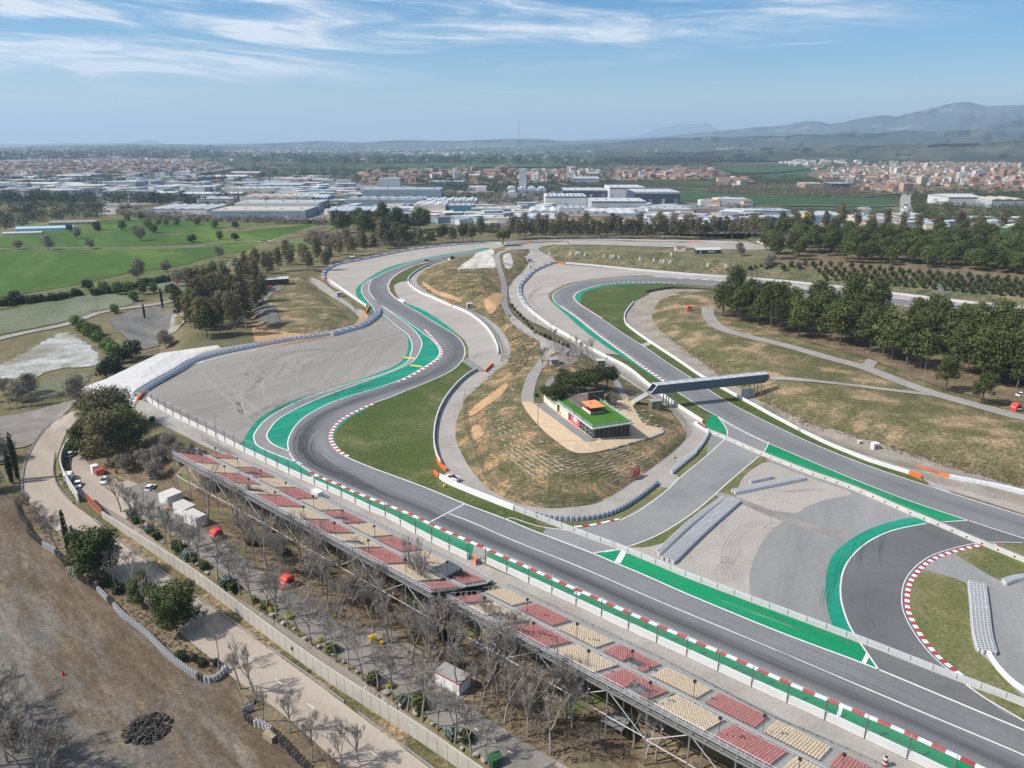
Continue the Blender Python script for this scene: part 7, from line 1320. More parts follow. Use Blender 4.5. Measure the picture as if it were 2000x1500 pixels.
# eucalyptus belt left of the big gravel trap
row(EUC, [(372, 640), (392, 625), (412, 640), (430, 655), (452, 640), (470, 625), (490, 600), (455, 590), (428, 600), (400, 585), (440, 570), (470, 560), (500, 565), (515, 590), (420, 560), (380, 600), (505, 615), (395, 655), (440, 615), (482, 645), (385, 590), (398, 612), (418, 622), (436, 634), (460, 606), (446, 580), (484, 580), (498, 575), (462, 655), (475, 612), (430, 575), (404, 575)], 'tall olive eucalyptus in the belt between road and paddock', 'eucalyptus', 1.06, 1.38, 'eucalyptus belt by the paddock'); row(PINE, [(362, 628), (375, 612), (352, 610), (405, 660), (390, 645)], 'dark pine at the left front of the eucalyptus belt', 'pine tree', 1.15, 1.49)
row(EUC, [(520, 535), (545, 530), (570, 528), (598, 522), (620, 515), (645, 512), (665, 505), (688, 500), (710, 497), (530, 545), (560, 518), (590, 512), (620, 502), (655, 498), (680, 492), (605, 530), (636, 528), (480, 535), (500, 528), (730, 492)], 'olive eucalyptus of the row above the far gravel trap', 'eucalyptus', 0.98, 1.30, 'eucalyptus row above the far gravel trap')
row(EUC+PINE, [(745, 486), (762, 482), (782, 480), (800, 479), (820, 478), (842, 477), (862, 474), (884, 474), (905, 472), (922, 473), (940, 470), (770, 470), (815, 468), (868, 466), (900, 462)], 'tree of the mixed row behind the far tyre wall', 'tree', 1.05, 1.50, 'mixed tree row behind the far tyre wall')
plant(UMB[0], P(984, 481), 0, (1.7, 1.7, 2.1), 'very dark broad pine beside the lattice mast', 'pine tree')
row(PINE+UMB, scat(30, [(655, 450), (700, 440), (770, 436), (835, 446), (838, 458), (780, 466), (700, 468), (660, 462)], 3, 9), 'dark rounded tree of the dense grove beyond the far tyre wall', 'tree', 1.65, 2.25, 'dense dark grove beyond the far tyre wall')
row(EUC, [(x, 466+rt.uniform(-1.5, 2.5)) for x in range(1000, 1510, 13)], 'tall eucalyptus of the long row behind the far wall', 'eucalyptus', 1.19, 1.61, 'eucalyptus row behind the far wall'); row(EUC+PINE, [(x, 459+rt.uniform(-2, 2)) for x in range(1008, 1500, 22)], 'tree in the second rank behind the far wall', 'tree', 1.05, 1.50, 'second rank of trees behind the far wall')
# right-hand woods
row(PINE, scat(110, [(1490, 470), (1560, 462), (1700, 468), (1850, 472), (2030, 474), (2040, 534), (1900, 524), (1760, 514), (1640, 506), (1500, 512)], 12, 9.5), 'dark green pine of the wood above the young plantation', 'pine tree', 1.33, 1.82, 'pine wood above the plantation'); row(PINE, scat(46, [(1640, 500), (1800, 510), (2040, 528), (2040, 542), (1850, 526), (1650, 514)], 15, 11), 'large pine at the front of the wood, behind the plantation rows', 'pine tree', 1.1, 1.5, 'front pines of the wood behind the plantation', ordinal=False); row(EUC, [(1500, 462), (1525, 458), (1552, 460), (1580, 457), (1610, 458), (1640, 456), (1672, 458), (1700, 460), (1730, 455), (1760, 460), (1790, 458), (1830, 460), (1870, 458), (1910, 460), (1955, 458), (1990, 462)], 'brown-tinged eucalyptus at the back of the right-hand wood', 'eucalyptus', 1.20, 1.60, 'eucalyptus at the back of the right-hand wood'); row(BAREW, [(1498, 522), (1505, 516), (1612, 463), (1735, 466), (1445, 500), (1680, 468)], 'pale bare tree at the edge of the right-hand woods', 'bare tree', 1.12, 1.54)
PL = []
for r0 in range(5):
    for k in range(24): PL.append((1585+k*19+r0*7+rt.uniform(-2, 2), 519+r0*7.2+k*1.65+rt.uniform(-1, 1)))
row(SMALLP, PL, 'small round pine of the young plantation', 'pine tree', .8, 1.0, 'young pine plantation in rows', ordinal=False)
row(SMALLP, [(1530, 530), (1545, 522), (1560, 526), (1572, 520)], 'small pine left of the young plantation', 'pine tree', .9, 1.1)
WOOD = [(1400, 600), (1430, 590), (1500, 592), (1620, 612), (1760, 640), (1880, 655), (2030, 668), (2060, 790), (1960, 770), (1860, 752), (1760, 718), (1700, 700), (1640, 688), (1540, 655), (1470, 640), (1410, 622)]
row(PINE, scat(70, WOOD, 8, 25), 'broad dark pine of the infield wood', 'pine tree', 1.38, 1.81, 'pine wood on the infield', ordinal=False)
row(PINE, [(1413, 612), (1440, 628), (1480, 634), (1520, 648), (1560, 660)], 'pine at the left tip of the infield wood', 'pine tree', 1.26, 1.54); row(PINE, [(1847, 765), (1916, 790)], 'free-standing pine beside the perimeter path', 'pine tree', 1.05, 1.33); row(PINE, [(1860, 700), (1985, 760), (1930, 730)], 'pine in front of the right part of the infield wood', 'pine tree', 1.40, 1.68)
# picnic ground and terrace surroundings
row(UMB, [(1082, 796), (1100, 784), (1122, 774), (1142, 768), (1165, 764), (1184, 760), (1108, 768), (1150, 757)], 'dark umbrella pine behind the terrace building', 'umbrella pine', 1.25*0.86, 1.15); row(OAK, [(1192, 792)], 'dark rounded oak right of the orange canopy', 'oak', .8, .9); row(SHRUBB, [(1203, 798), (1196, 800)], 'brown leafless shrub beside the terrace building', 'shrub', 1.2, 1.5)
plant(BARE[0], P(1086, 692), 0, (1.15, 1.15, 1.3), 'tallest bare tree at the fork of the picnic ground paths', 'bare tree'); row(BARE, [(1058, 727), (1110, 720), (1130, 724), (1143, 727), (1118, 700), (1150, 708), (1090, 718), (1158, 700), (1135, 700)], 'thin bare tree on the picnic ground', 'bare tree', 0.86, 1.09)
row([BUSH[0]], [(1000+i*5.5, 600+i*6.3) for i in range(8)]+[(1046+i*9, 652+i*4) for i in range(8)], 'ivy bush of the green hedge along the neck of the island', 'bush', .9, 1.3, 'ivy hedge on the neck of the island'); row([BUSH[0]], [(883, 508)], 'single round bush on the mound above the dark tyre wall', 'bush', 1.8, 1.9); row(BUSH[:1]+BUSH[3:], [(1465, 527), (1475, 524), (1486, 521), (1497, 526)], 'bush at the foot of the scrub slope near the wood', 'bush', 1.3, 1.8)
# dry tussocks and weeds: nobody could count them
def tufts(name, poly, n, size, mat, label, seed, cat='weeds', hh=.5):
    q = scat(n, poly, seed); W3 = Pn(q); cl = [(x, y, z+hh*.4, size*random.Random(i).uniform(.5, 1.4), size*hh) for i, (x, y, z) in enumerate(W3)]; V, F = leafcloud(cl, n*9, size*.42, seed, .2); return tag(link(name, npmesh(name, V, F, mat)), label, cat, kind='stuff')
m_dryl = leafmat('dry_stalks', (.20, .155, .09), (.33, .26, .16), 1.2)
def poly_s(pts): return pts
tufts('dry_weeds', [(1460, 785), (1545, 832), (1640, 865), (1790, 914), (1850, 928), (2000, 958), (2000, 925), (1860, 900), (1740, 868), (1620, 838), (1540, 800), (1490, 770)], 1100, .5, m_dryl, 'brown dry weeds along the foot of the infield slope', 1); tufts('dry_weeds', [(1260, 640), (1300, 670), (1390, 730), (1430, 750), (1440, 735), (1360, 690), (1300, 655), (1268, 632)], 500, .5, m_dryl, 'dry weeds along the inner bend bank', 2)
tufts('scrub', UPR_PX[:9]+[(1990, 560), (1600, 520), (1400, 510), (1100, 490)], 900, .8, m_euc, 'low olive scrub on the long upper slope', 3, 'scrub'); tufts('dry_weeds', [(985, 600), (1000, 625), (1050, 665), (1052, 690), (1000, 740), (990, 700), (1000, 670), (985, 640), (950, 615), (955, 600)], 700, .5, m_brownl, 'brown weeds on the neck of the island', 4); tufts('green_scrub', [(830, 540), (900, 530), (975, 530), (985, 560), (985, 590), (950, 585), (880, 570), (840, 555)], 500, .5, m_pine, 'dark green scrub below the white rock', 5, 'scrub')
tufts('weeds', [(201, 1016), (400, 1156), (640, 1336), (890, 1503), (845, 1503), (672, 1374), (400, 1176), (200, 1020)], 700, .35, m_dryl, 'straw-coloured weeds at the foot of the pale wall', 6); tufts('leaf_scrub', [(420, 1010), (600, 1090), (860, 1220), (1100, 1370), (1250, 1480), (1100, 1490), (900, 1360), (700, 1240), (520, 1110)], 1500, .5, m_brownl, 'brown undergrowth beneath the scaffolding', 7, 'undergrowth'); tufts('leaf_scrub', [(60, 990), (120, 1045), (250, 1152), (410, 1287), (440, 1315), (400, 1315), (290, 1240), (180, 1145), (90, 1060), (48, 1000)], 500, .4, m_brownl, 'undergrowth on the verge left of the beige road', 8, 'undergrowth')
tufts('dry_weeds', [(130, 935), (150, 968), (146, 975), (118, 945), (112, 910), (118, 892)], 90, .4, m_pine, 'weeds behind the yard wall', 12)
# ---------------------------------------------------------------- vehicles
m_carw = plain('car_white', (.78, .78, .77), .3, .03, .5); m_cars = plain('car_silver', (.42, .44, .47), .3, .03, .5, .3); m_cark = plain('car_black', (.02, .02, .022), .3, .05, .5)
def car(loc, rz, label, paint, kind='car', L=4.3, W_=1.8, H_=1.48, cat='car', box=None):
    t = thing({'car': 'parked_car', 'van': 'white_van', 'pickup': 'pickup_truck', 'truck': 'small_truck'}[kind], label, cat, loc, rz)
    def prof(pts, w0, w1, name, mat, inset=0):
        q = MB(); n = len(pts); V = []
        for s_, w in ((-1, w0), (1, w0)):
            for x, z in pts: V.append((x, s_*(w/2-(w1 if z > H_*.62 else 0)), z))
        q.add(V, [tuple(range(n)), tuple(range(2*n-1, n-1, -1))]+[(i, n+i, n+(i+1) % n, (i+1) % n) for i in range(n)]); return q.build(name, [mat], t)
    a = L/2; prof([(-a, .35), (a*.98, .35), (a, .62), (a*.93, .80), (a*.42, .95), (-a*.97, .97), (-a, .7)], W_, 0, 'body', paint)
    if kind == 'car': cab = [(a*.40, .96), (a*.12, H_), (-a*.62, H_), (-a*.92, .98)]
    elif kind == 'pickup': cab = [(a*.45, .96), (a*.22, H_+.2), (-a*.12, H_+.2), (-a*.20, .98)]
    elif kind == 'van': cab = [(a*.80, .9), (a*.55, H_), (-a*.96, H_), (-a*.98, .9)]
    else: cab = [(a*.92, .9), (a*.80, 2.0), (a*.38, 2.0), (a*.36, .9)]
    prof(cab, W_*.95, .14, 'glasshouse', m_glass); xs = [c[0] for c in cab]; z_ = max(c[1] for c in cab); x1 = cab[1][0]; x0 = cab[2][0]; q = MB(); q.box(((x0+x1)/2, 0, z_+.03), (abs(x1-x0)*1.02, W_*.80, .08)); q.build('roof', [paint], t)
    if kind == 'pickup':
        for s_ in (-1, 1): q = MB(); q.box((-a*.6, s_*(W_/2-.06), 1.15), (a*.74, .1, .42)); q.build('bed_side', [paint], t)
        q = MB(); q.box((-a*.98, 0, 1.1), (.08, W_*.9, .4)); q.build('tailgate', [paint], t); q = MB(); q.box((-a*.58, 0, 1.02), (a*.7, W_*.8, .06)); q.build('bed_liner', [m_rubber], t); q = MB(); q.box((a*.05, 0, z_+.14), (.3, 1.2, .14)); q.build('light_bar', [m_orange], t); q = MB(); q.box((0, -W_/2-.01, .72), (a*1.0, .03, .2)); q.build('side_stripe', [m_redp], t)
    if kind == 'truck': q = MB(); q.box((-a*.3, 0, 1.75), (a*1.2, W_*1.02, 1.9)); q.build('load_box', [box or m_carw], t)
    for sx in (a*.62, -a*.62):
        for s_ in (-1, 1): w = MB(); w.tube((sx, s_*(W_/2-.18), .33), (sx, s_*(W_/2+.02), .33), .33, n=12); w = w.build('wheel', [m_rubber], t); r = MB(); r.tube((sx, s_*(W_/2+.02), .33), (sx, s_*(W_/2+.04), .33), .19, n=8); r.build('rim', [m_cars], w)
    for s_ in (-1, 1): q = MB(); q.box((a*.97, s_*W_*.36, .68), (.08, .34, .16)); q.build('headlight', [m_wmetal], t); q = MB(); q.box((-a*.985, s_*W_*.38, .78), (.06, .22, .2)); q.build('tail_light', [m_redp], t)
    return t
car(P(883, 937), -.62, 'white pickup with orange light bar and red stripe parked between the orange blocks', m_carw, 'pickup', 5.2, 1.85, 1.5, 'pickup').rotation_euler.z = math.radians(143)
car(P(834, 510), .2, 'small black car driving on the far end of the first track', m_cark, 'car', 4.6, 1.9, 1.3)
car(P(204, 942), -1.2, 'white car facing the camera below the red box in the yard', m_carw, 'car', 4.4, 1.8, 1.6)
car(P(153, 950), -1.1, 'white car parked against the end of the yard wall', m_carw, 'car', 4.2, 1.75, 1.6)
car(P(136, 937), 1.9, 'blue-grey truck half hidden behind the yard wall', m_cars, 'truck', 5.2, 2.0, 1.6, 'truck')
car(P(140, 890), 1.6, 'white car in the shade at the upper end of the yard wall', m_carw, 'car', 4.3, 1.8, 1.6)
car(P(267, 908), 1.1, 'silver car in the shade of the big tree clump', m_cars, 'car', 4.3, 1.8, 1.5); car(P(308, 933), .5, 'long silver estate car under bare trees', m_cars, 'car', 5.0, 1.85, 1.5); car(P(294, 955), 1.5, 'white car beside the person in a yellow vest', m_carw, 'car', 4.1, 1.75, 1.5); car(P(386, 885), .3, 'white car hidden behind shrubs next to the far grandstand', m_carw, 'car'); car(P(1996, 774), .2, 'white car at the right edge beside the pine wood', m_carw, 'car')
for px, py, lb in ((8, 905, 'blue-white car at the left edge'),): car(P(px, py), .5, lb, m_cars, 'car')
t = thing('red_stacked_boxes', 'red and white upright box trailer behind the white car in the yard', 'trailer', P(196, 927), .8); q = MB(); q.box((0, 0, 1.2), (2.6, 1.6, 1.5)); q.build('red_box', [m_redk], t); q = MB(); q.box((-.6, 2.6, 1.4), (1.9, 2.2, 2.7)); q.build('white_cabin', [m_wall], t)
t = thing('flatbed_container', 'red crate standing on dirt right of the yard', 'crate', P(228, 925), .3); q = MB(); q.box((0, 0, .7), (.7, .5, 1.4)); q.build('box', [m_redk], t); q = MB(); q.box((0, 0, 1.43), (.8, .6, .06)); q.build('lid', [m_redp], t)
# people: one continuous skinned body each
def person(loc, rz, label, top, legs, stride=.22, arm=.1):
    me = bpy.data.meshes.new('person'); v = [(0, 0, .95), (0, 0, 1.2), (0, 0, 1.42), (0, .01, 1.52), (0, .02, 1.66), (.10, 0, .92), (.11, stride*.5, .5), (.11, stride*.3, .09), (.11, stride*.3+.13, .04), (-.10, 0, .92), (-.11, -stride*.35, .5), (-.11, -stride, .09), (-.11, -stride+.13, .04), (.19, 0, 1.40), (.25, -arm, 1.13), (.24, .05, .88), (-.19, 0, 1.40), (-.25, arm, 1.13), (-.24, arm+.12, .90), (0, .02, 1.74)]
    e = [(0, 1), (1, 2), (2, 3), (3, 4), (4, 19), (0, 5), (5, 6), (6, 7), (7, 8), (0, 9), (9, 10), (10, 11), (11, 12), (2, 13), (13, 14), (14, 15), (2, 16), (16, 17), (17, 18)]
    rr = [.15, .14, .14, .06, .10, .095, .07, .05, .045, .095, .07, .05, .045, .06, .045, .035, .06, .045, .035, .075]; me.from_pydata(v, e, []); o = link('person', me); sk = o.modifiers.new('skin', 'SKIN'); o.modifiers.new('sub', 'SUBSURF').levels = 1
    for i, s_ in enumerate(me.skin_vertices[0].data): s_.radius = (rr[i], rr[i]*.8); s_.use_root = (i == 0)
    m, n, l, b = newmat('person_clothes'); tc_ = n.new('ShaderNodeTexCoord'); sp_ = n.new('ShaderNodeSeparateXYZ'); l.new(tc_.outputs['Object'], sp_.inputs[0]); mr = n.new('ShaderNodeMapRange'); mr.inputs[2].default_value = 2.0; l.new(sp_.outputs[2], mr.inputs[0])
    c = ramp(n, l, mr.outputs[0], [(0, (.03, .03, .03)), (.05, legs), (.46, top), (.745, (.45, .28, .2)), (.845, (.04, .03, .02))], 'CONSTANT'); l.new(c, b.inputs['Base Color']); me.materials.append(m); o.location = loc; o.rotation_euler = (0, 0, rz); return tag(o, label, 'person')
person(P(278, 957), 1.0, 'person in a yellow-green vest walking beside the white car', (.45, .75, .03), (.05, .06, .09)); person(P(352, 930)+Vector((0, 0, .1)), 2.0, 'person in a bright yellow vest at the first scaffolding column', (.5, .8, .02), (.06, .06, .08)); person(P(1040, 1255)+Vector((0, 0, 0)), 2.6, 'person in dark clothes walking under the near grandstand', (.05, .05, .07), (.05, .06, .09))
# ---------------------------------------------------------------- picnic furniture etc
for i, (px, py) in enumerate(((1078, 716), (1092, 722), (1120, 728), (1100, 735), (1068, 706))):
    t = thing('picnic_table', f'{["dark stone table hut nearest the path fork", "dark picnic table below the fork", "small picnic table right of the lamp", "picnic table on the paved square", "picnic table beside the curving path"][i]}', 'table', P(px, py), i*.7); q = MB(); q.box((0, 0, .75), (2.0, .8, .1)); q.build('tabletop', [m_wood], t)
    for s_ in (-.8, .8): q = MB(); q.box((0, s_, .45), (2.0, .3, .08)); q.build('bench', [m_wood], t); q = MB(); q.box((s_, 0, .36), (.12, 1.7, .1)); q.box((s_, 0, .4), (.12, .2, .75)); q.build('leg', [m_wood], t)
shed('stone_shelter', 'small square shelter with brown tiled roof on the picnic ground', 'shelter', 1082, 712, 3.2, 3.2, 2.6, .3, m_dconc, m_deckr if 'm_deckr' in globals() else m_dconc, over=.8)
# ---------------------------------------------------------------- greenhouse at far left
t = thing('greenhouse', 'long pale blue tunnel greenhouse in the left fields', 'greenhouse', P(90, 450), .28); q = MB(); m_gh = plain('greenhouse_film', (.35, .58, .66), .4, .08, .1)
q.gable((0, 0, 0), 62, 9, 3, 2.2, 0, 0, 0, .1); q.build('film', [m_gh], t); q = MB(); [q.box((-31.2+k*62.4, 0, 1.5), (.2, 9.2, 3)) for k in (0, 1)]; q.build('end_wall', [m_wall], t)
t = thing('greenhouse', 'grey-brown continuation of the tunnel greenhouse to its right', 'greenhouse', P(145, 438), .25); q = MB(); q.gable((0, 0, 0), 55, 7, 2.8, 2, 0, 0, 0, .1); q.build('film', [m_dconc], t)
t = thing('greenhouse', 'low whitish tunnel at the left end of the greenhouses', 'greenhouse', P(45, 458), .28); q = MB(); q.gable((0, 0, 0), 40, 6, 2, 1.5, 0, 0, 0, .1); q.build('film', [m_concw], t)
# ---------------------------------------------------------------- industrial estate: every hall its own building
def pl(c, n=None): return plain(n or 'hall_%d' % len(MATS), c, .6, .06, .05)
m_h = {'w': pl((.60, .60, .59)), 'g': pl((.40, .43, .45)), 'b': pl((.23, .31, .38)), 'c': pl((.60, .53, .43)), 'd': pl((.20, .22, .25)), 'r': pl((.52, .10, .08)), 'p': pl((.62, .30, .26)), 'o': pl((.36, .25, .20)), 'n': pl((.05, .06, .10)), 's': pl((.42, .44, .46)), 't': pl((.06, .20, .28)), 'y': pl((.75, .45, .05))}
def roofmat(name, a, b_, sc):
    m, n, l, b = newmat(name); v = coord(n, l); w = n.new('ShaderNodeTexWave'); w.inputs['Scale'].default_value = sc; w.inputs['Distortion'].default_value = .3; l.new(v, w.inputs['Vector']); c = ramp(n, l, w.outputs['Fac'], [(.35, a), (.6, b_)]); l.new(c, b.inputs['Base Color']); b.inputs['Roughness'].default_value = .6; return m
m_r = {'w': roofmat('roof_white', (.56, .56, .55), (.44, .45, .46), .03), 'g': roofmat('roof_grey', (.34, .35, .36), (.42, .43, .44), .04), 'c': roofmat('roof_sand', (.52, .45, .37), (.45, .39, .33), .05), 'd': roofmat('roof_dark', (.17, .165, .155), (.22, .21, .20), .03), 's': roofmat('roof_stripes', (.20, .24, .29), (.62, .64, .66), .05), 'b': roofmat('roof_blue', (.28, .34, .40), (.38, .43, .48), .04)}
def hall(x0, x1, yb, ht, dep, wk, rk, label, style='flat', y1=None, doors=True, name='warehouse', cat='warehouse'):
    """x0..x1 = front wall foot in the photograph, yb foot row, ht metres, dep metres back"""
    a = P(x0, yb); b = P(x1, y1 or yb); d = b-a; L = math.hypot(d.x, d.y); rz = math.atan2(d.y, d.x); o = (a+b)/2; o.z = min(a.z, b.z); t = thing(name, label, cat, o, rz)
    q = MB(); q.box((0, dep/2, ht/2-2), (L, dep, ht+4)); q.build('walls', [m_h[wk]], t); q = MB()
    if style == 'flat': q.box((0, dep/2, ht+.22), (L*.985, dep*.985, .4)); [q.box((L*(-.4+.2*k), dep*(.3+.13*(k % 3)), ht+1.0), (4, 3, 1.4)) for k in range(5)]
    elif style == 'gable': q.gable((0, dep/2, ht-.3), L, dep, .3, max(1.5, dep*.06), 0, 0, 0, .6)
    elif style == 'saw':
        n = max(3, int(L/14)); w = L/n
        for k in range(n): x = -L/2+k*w; q.add([(x, 0, ht), (x+w, 0, ht), (x+w, dep, ht), (x, dep, ht), (x+w*.5, 0, ht+2.2), (x+w*.5, dep, ht+2.2)], [(0, 1, 4), (3, 5, 2), (0, 4, 5, 3), (1, 2, 5, 4)])
    elif style == 'vault':
        n = 9; V = []
        for y in (0, dep): V += [(L/2*math.cos(math.pi*i/n)*-1, y, ht+L*.32*math.sin(math.pi*i/n)) for i in range(n+1)]
        q.add(V, [(i, i+1, n+2+i, n+1+i) for i in range(n)]+[tuple(range(n, -1, -1)), tuple(range(n+1, 2*n+2))])
    q.build('roof', [m_r[rk]], t)
    if doors and L > 25:
        k = max(2, int(L/16))
        for i in range(min(k, 9)):
            q = MB(); x = -L*.42+L*.84*i/(max(1, k-1)) if k > 1 else 0
            if abs(x) < L/2-2.5: q.box((x, -.12, ht*.24), (4.5, .2, ht*.42), 0, 0); q.build('loading_door', [m_h['d'] if i % 2 else m_h['s']], t)
        q = MB(); q.box((0, -.1, ht*.93), (L*.998, .16, ht*.08)); q.build('fascia', [m_h['n'] if wk in 'ws' else m_h['w']], t)
    return t
HL = [(413, 597, 429, 12, 70, 'b', 'c', 'wide blue-grey warehouse with sandy roof nearest the green fields', 'flat'), (460, 625, 420, 17, 60, 'g', 'g', 'tall grey warehouse right behind the sandy-roofed one', 'flat'), (470, 610, 403, 14, 60, 'c', 'c', 'warehouse with scalloped sandy roof', 'saw'), (540, 640, 402, 13, 50, 'b', 's', 'blue-striped roof warehouse behind the scalloped one', 'gable'),
 (290, 405, 418, 7, 80, 'w', 'w', 'bright white low hall left of the sandy roof', 'saw'), (385, 478, 400, 9, 60, 's', 'g', 'pale hall with grey roof above the white low one', 'flat'), (355, 470, 388, 8, 40, 'w', 'w', 'long white roofed hall beside the motorway', 'gable'), (440, 560, 378, 9, 60, 'c', 'w', 'sand and white hall in the middle of the left estate', 'saw'), (510, 590, 371, 10, 60, 'b', 'b', 'slate blue hall with wedge roof', 'gable'), (185, 270, 377, 9, 40, 'o', 'g', 'orange-brown fronted hall left of the motorway', 'flat'), (135, 200, 372, 9, 40, 's', 'w', 'low white hall near the left cypresses', 'gable'), (200, 265, 366, 11, 60, 's', 'g', 'grey hall behind the orange-brown front', 'flat'), (415, 478, 352, 9, 60, 'r', 'w', 'long hall with red fascia at left centre', 'gable'), (448, 505, 345, 10, 60, 'r', 'g', 'deep red hall of the left centre', 'gable'), (547, 602, 359, 11, 60, 'p', 'g', 'salmon pink cubic hall', 'flat'), (610, 650, 358, 8, 40, 'c', 'c', 'barrel-roofed beige hall right of the pink one', 'gable'), (505, 565, 362, 8, 40, 'w', 'g', 'white office hall in front of the pink one', 'flat'), (0, 40, 372, 12, 40, 'b', 'g', 'blue-grey hall at the left edge', 'flat'), (20, 50, 350, 12, 40, 's', 'w', 'white block at the left edge', 'flat'), (110, 175, 350, 9, 40, 'g', 'w', 'grey hall with thin white roof, left estate', 'gable'), (270, 340, 358, 9, 60, 'g', 'd', 'dark-roofed hall left of centre', 'flat'), (340, 372, 346, 14, 30, 's', 'w', 'pale tower-like block among left halls', 'flat'), (60, 110, 366, 8, 40, 'w', 'w', 'small white hall at far left', 'gable'), (385, 420, 352, 10, 40, 'w', 'g', 'white hall with blue band left of the red fascia', 'flat'),
 (708, 862, 392, 19, 45, 'b', 'b', 'very long blue-grey high-bay hall', 'flat'), (741, 782, 375, 26, 20, 's', 'w', 'white cube on top of the blue-grey high-bay hall', 'flat'), (675, 825, 406, 13, 40, 'b', 'g', 'corrugated blue shed in front of the high-bay hall', 'saw'), (730, 785, 415, 9, 40, 'c', 'c', 'cream hall below the corrugated blue shed', 'flat'), (808, 870, 421, 14, 60, 'c', 'w', 'cream ribbed hall with white vaulted roof', 'saw'), (775, 930, 404, 9, 60, 'o', 's', 'wide hall with blue-striped roof panels', 'saw'), (870, 925, 419, 12, 40, 't', 'g', 'teal office block beside the cream ribbed hall', 'flat'), (920, 1010, 421, 9, 35, 't', 'c', 'low teal shop hall with brown roof', 'flat'), (640, 735, 424, 8, 60, 'c', 'b', 'curved grey-roofed hall behind the dark grove', 'gable'), (775, 845, 432, 6, 30, 'p', 'w', 'small white-roofed sheds right of the grove', 'saw'), (840, 868, 434, 8, 20, 'w', 'w', 'little white block with windows right of the grove', 'flat'),
 (1065, 1145, 409, 19, 60, 'w', 's', 'white hall with red lettering band and striped roof', 'flat'), (1100, 1185, 386, 13, 70, 'n', 'w', 'dark fronted hall with white roof and blue end', 'flat'), (1190, 1260, 388, 19, 80, 'w', 'w', 'big white and navy hall, left of the pair', 'flat'), (1238, 1327, 399, 19, 80, 'n', 'w', 'big navy fronted hall with bright white roof, right of the pair', 'flat'), (1155, 1262, 416, 16, 60, 's', 'w', 'silver-blue hall with sloping bright roof', 'flat'), (1092, 1152, 428, 14, 40, 's', 'g', 'pale cube hall behind the eucalyptus row', 'flat'), (1108, 1190, 444, 15, 45, 'o', 'd', 'brown brick hall with dark roof just behind the eucalyptus row', 'flat'), (1150, 1240, 440, 14, 60, 'g', 'w', 'large white roofed hall right of the brown brick one', 'gable'), (1000, 1085, 437, 8, 50, 's', 'w', 'low white roofed hall left of the brown brick one', 'flat'), (1035, 1095, 425, 8, 60, 'g', 'w', 'hall with mixed white and grey roof', 'saw'), (1265, 1350, 423, 9, 70, 'w', 'g', 'hall with broad pale grey roof right of centre', 'flat'), (1350, 1410, 423, 10, 50, 'o', 'd', 'brick hall with dark flat roof', 'flat'), (1260, 1320, 452, 6, 50, 'b', 's', 'row of striped low roofs behind the trees', 'saw'), (1350, 1405, 450, 6, 50, 'b', 's', 'second group of striped low roofs behind the trees', 'saw'), (1400, 1460, 403, 11, 30, 'w', 'w', 'white office building with window band at the field edge', 'flat'), (1368, 1402, 402, 8, 20, 'w', 'w', 'small white building left of the office with window band', 'flat'), (1450, 1545, 424, 8, 40, 's', 'g', 'long low pale grey hall by the dark green field', 'flat'), (1488, 1560, 438, 8, 30, 'b', 'b', 'blue-grey hall below the long low one', 'gable'), (1515, 1555, 452, 8, 30, 'w', 'w', 'white striped hall hidden behind trees', 'gable'), (1585, 1650, 442, 13, 50, 'b', 'w', 'blue-grey commercial hall with white roof', 'flat'), (1650, 1685, 446, 15, 30, 'c', 'g', 'office block with cream frame and dark window bands', 'flat'), (1685, 1700, 430, 14, 20, 's', 'g', 'beige block behind the cream framed office', 'flat'), (1850, 1914, 402, 13, 60, 'w', 'w', 'large white gabled hall at the right', 'gable'), (1935, 2000, 406, 12, 50, 's', 'c', 'grey vaulted sheds at the right edge', 'saw'), (1568, 1582, 440, 14, 6, 'y', 'c', 'yellow steel frame structure', 'flat'), (992, 1010, 390, 9, 30, 's', 'w', 'small white domed tent', 'vault'),
 (990, 1008, 378, 6, 60, 'b', 'g', 'first ribbed vault of the four', 'vault'), (1012, 1030, 378, 6, 60, 'b', 's', 'second ribbed vault of the four', 'vault'), (1031, 1049, 378, 6, 60, 'b', 'w', 'third ribbed vault of the four', 'vault'), (1050, 1068, 379, 6, 60, 'b', 's', 'fourth ribbed vault of the four', 'vault'), (1014, 1028, 376, 44, 18, 's', 'w', 'pale square tower behind the vaults', 'flat'), (915, 950, 373, 8, 40, 'w', 'w', 'low white hall left of the vaults', 'flat'), (835, 905, 362, 8, 60, 'b', 'g', 'long low hall in front of the brick town', 'flat'), (1120, 1170, 357, 10, 60, 's', 'g', 'grey roofed hall among trees below the flats', 'gable'), (1572, 1608, 368, 10, 50, 'o', 'c', 'round brick-red sports hall', 'flat'), (1625, 1660, 368, 10, 50, 'n', 'g', 'dark hall right of the round brick one', 'flat')]
for h_ in HL: hall(*h_[:8], style=h_[8], doors=h_[1]-h_[0] > 60)
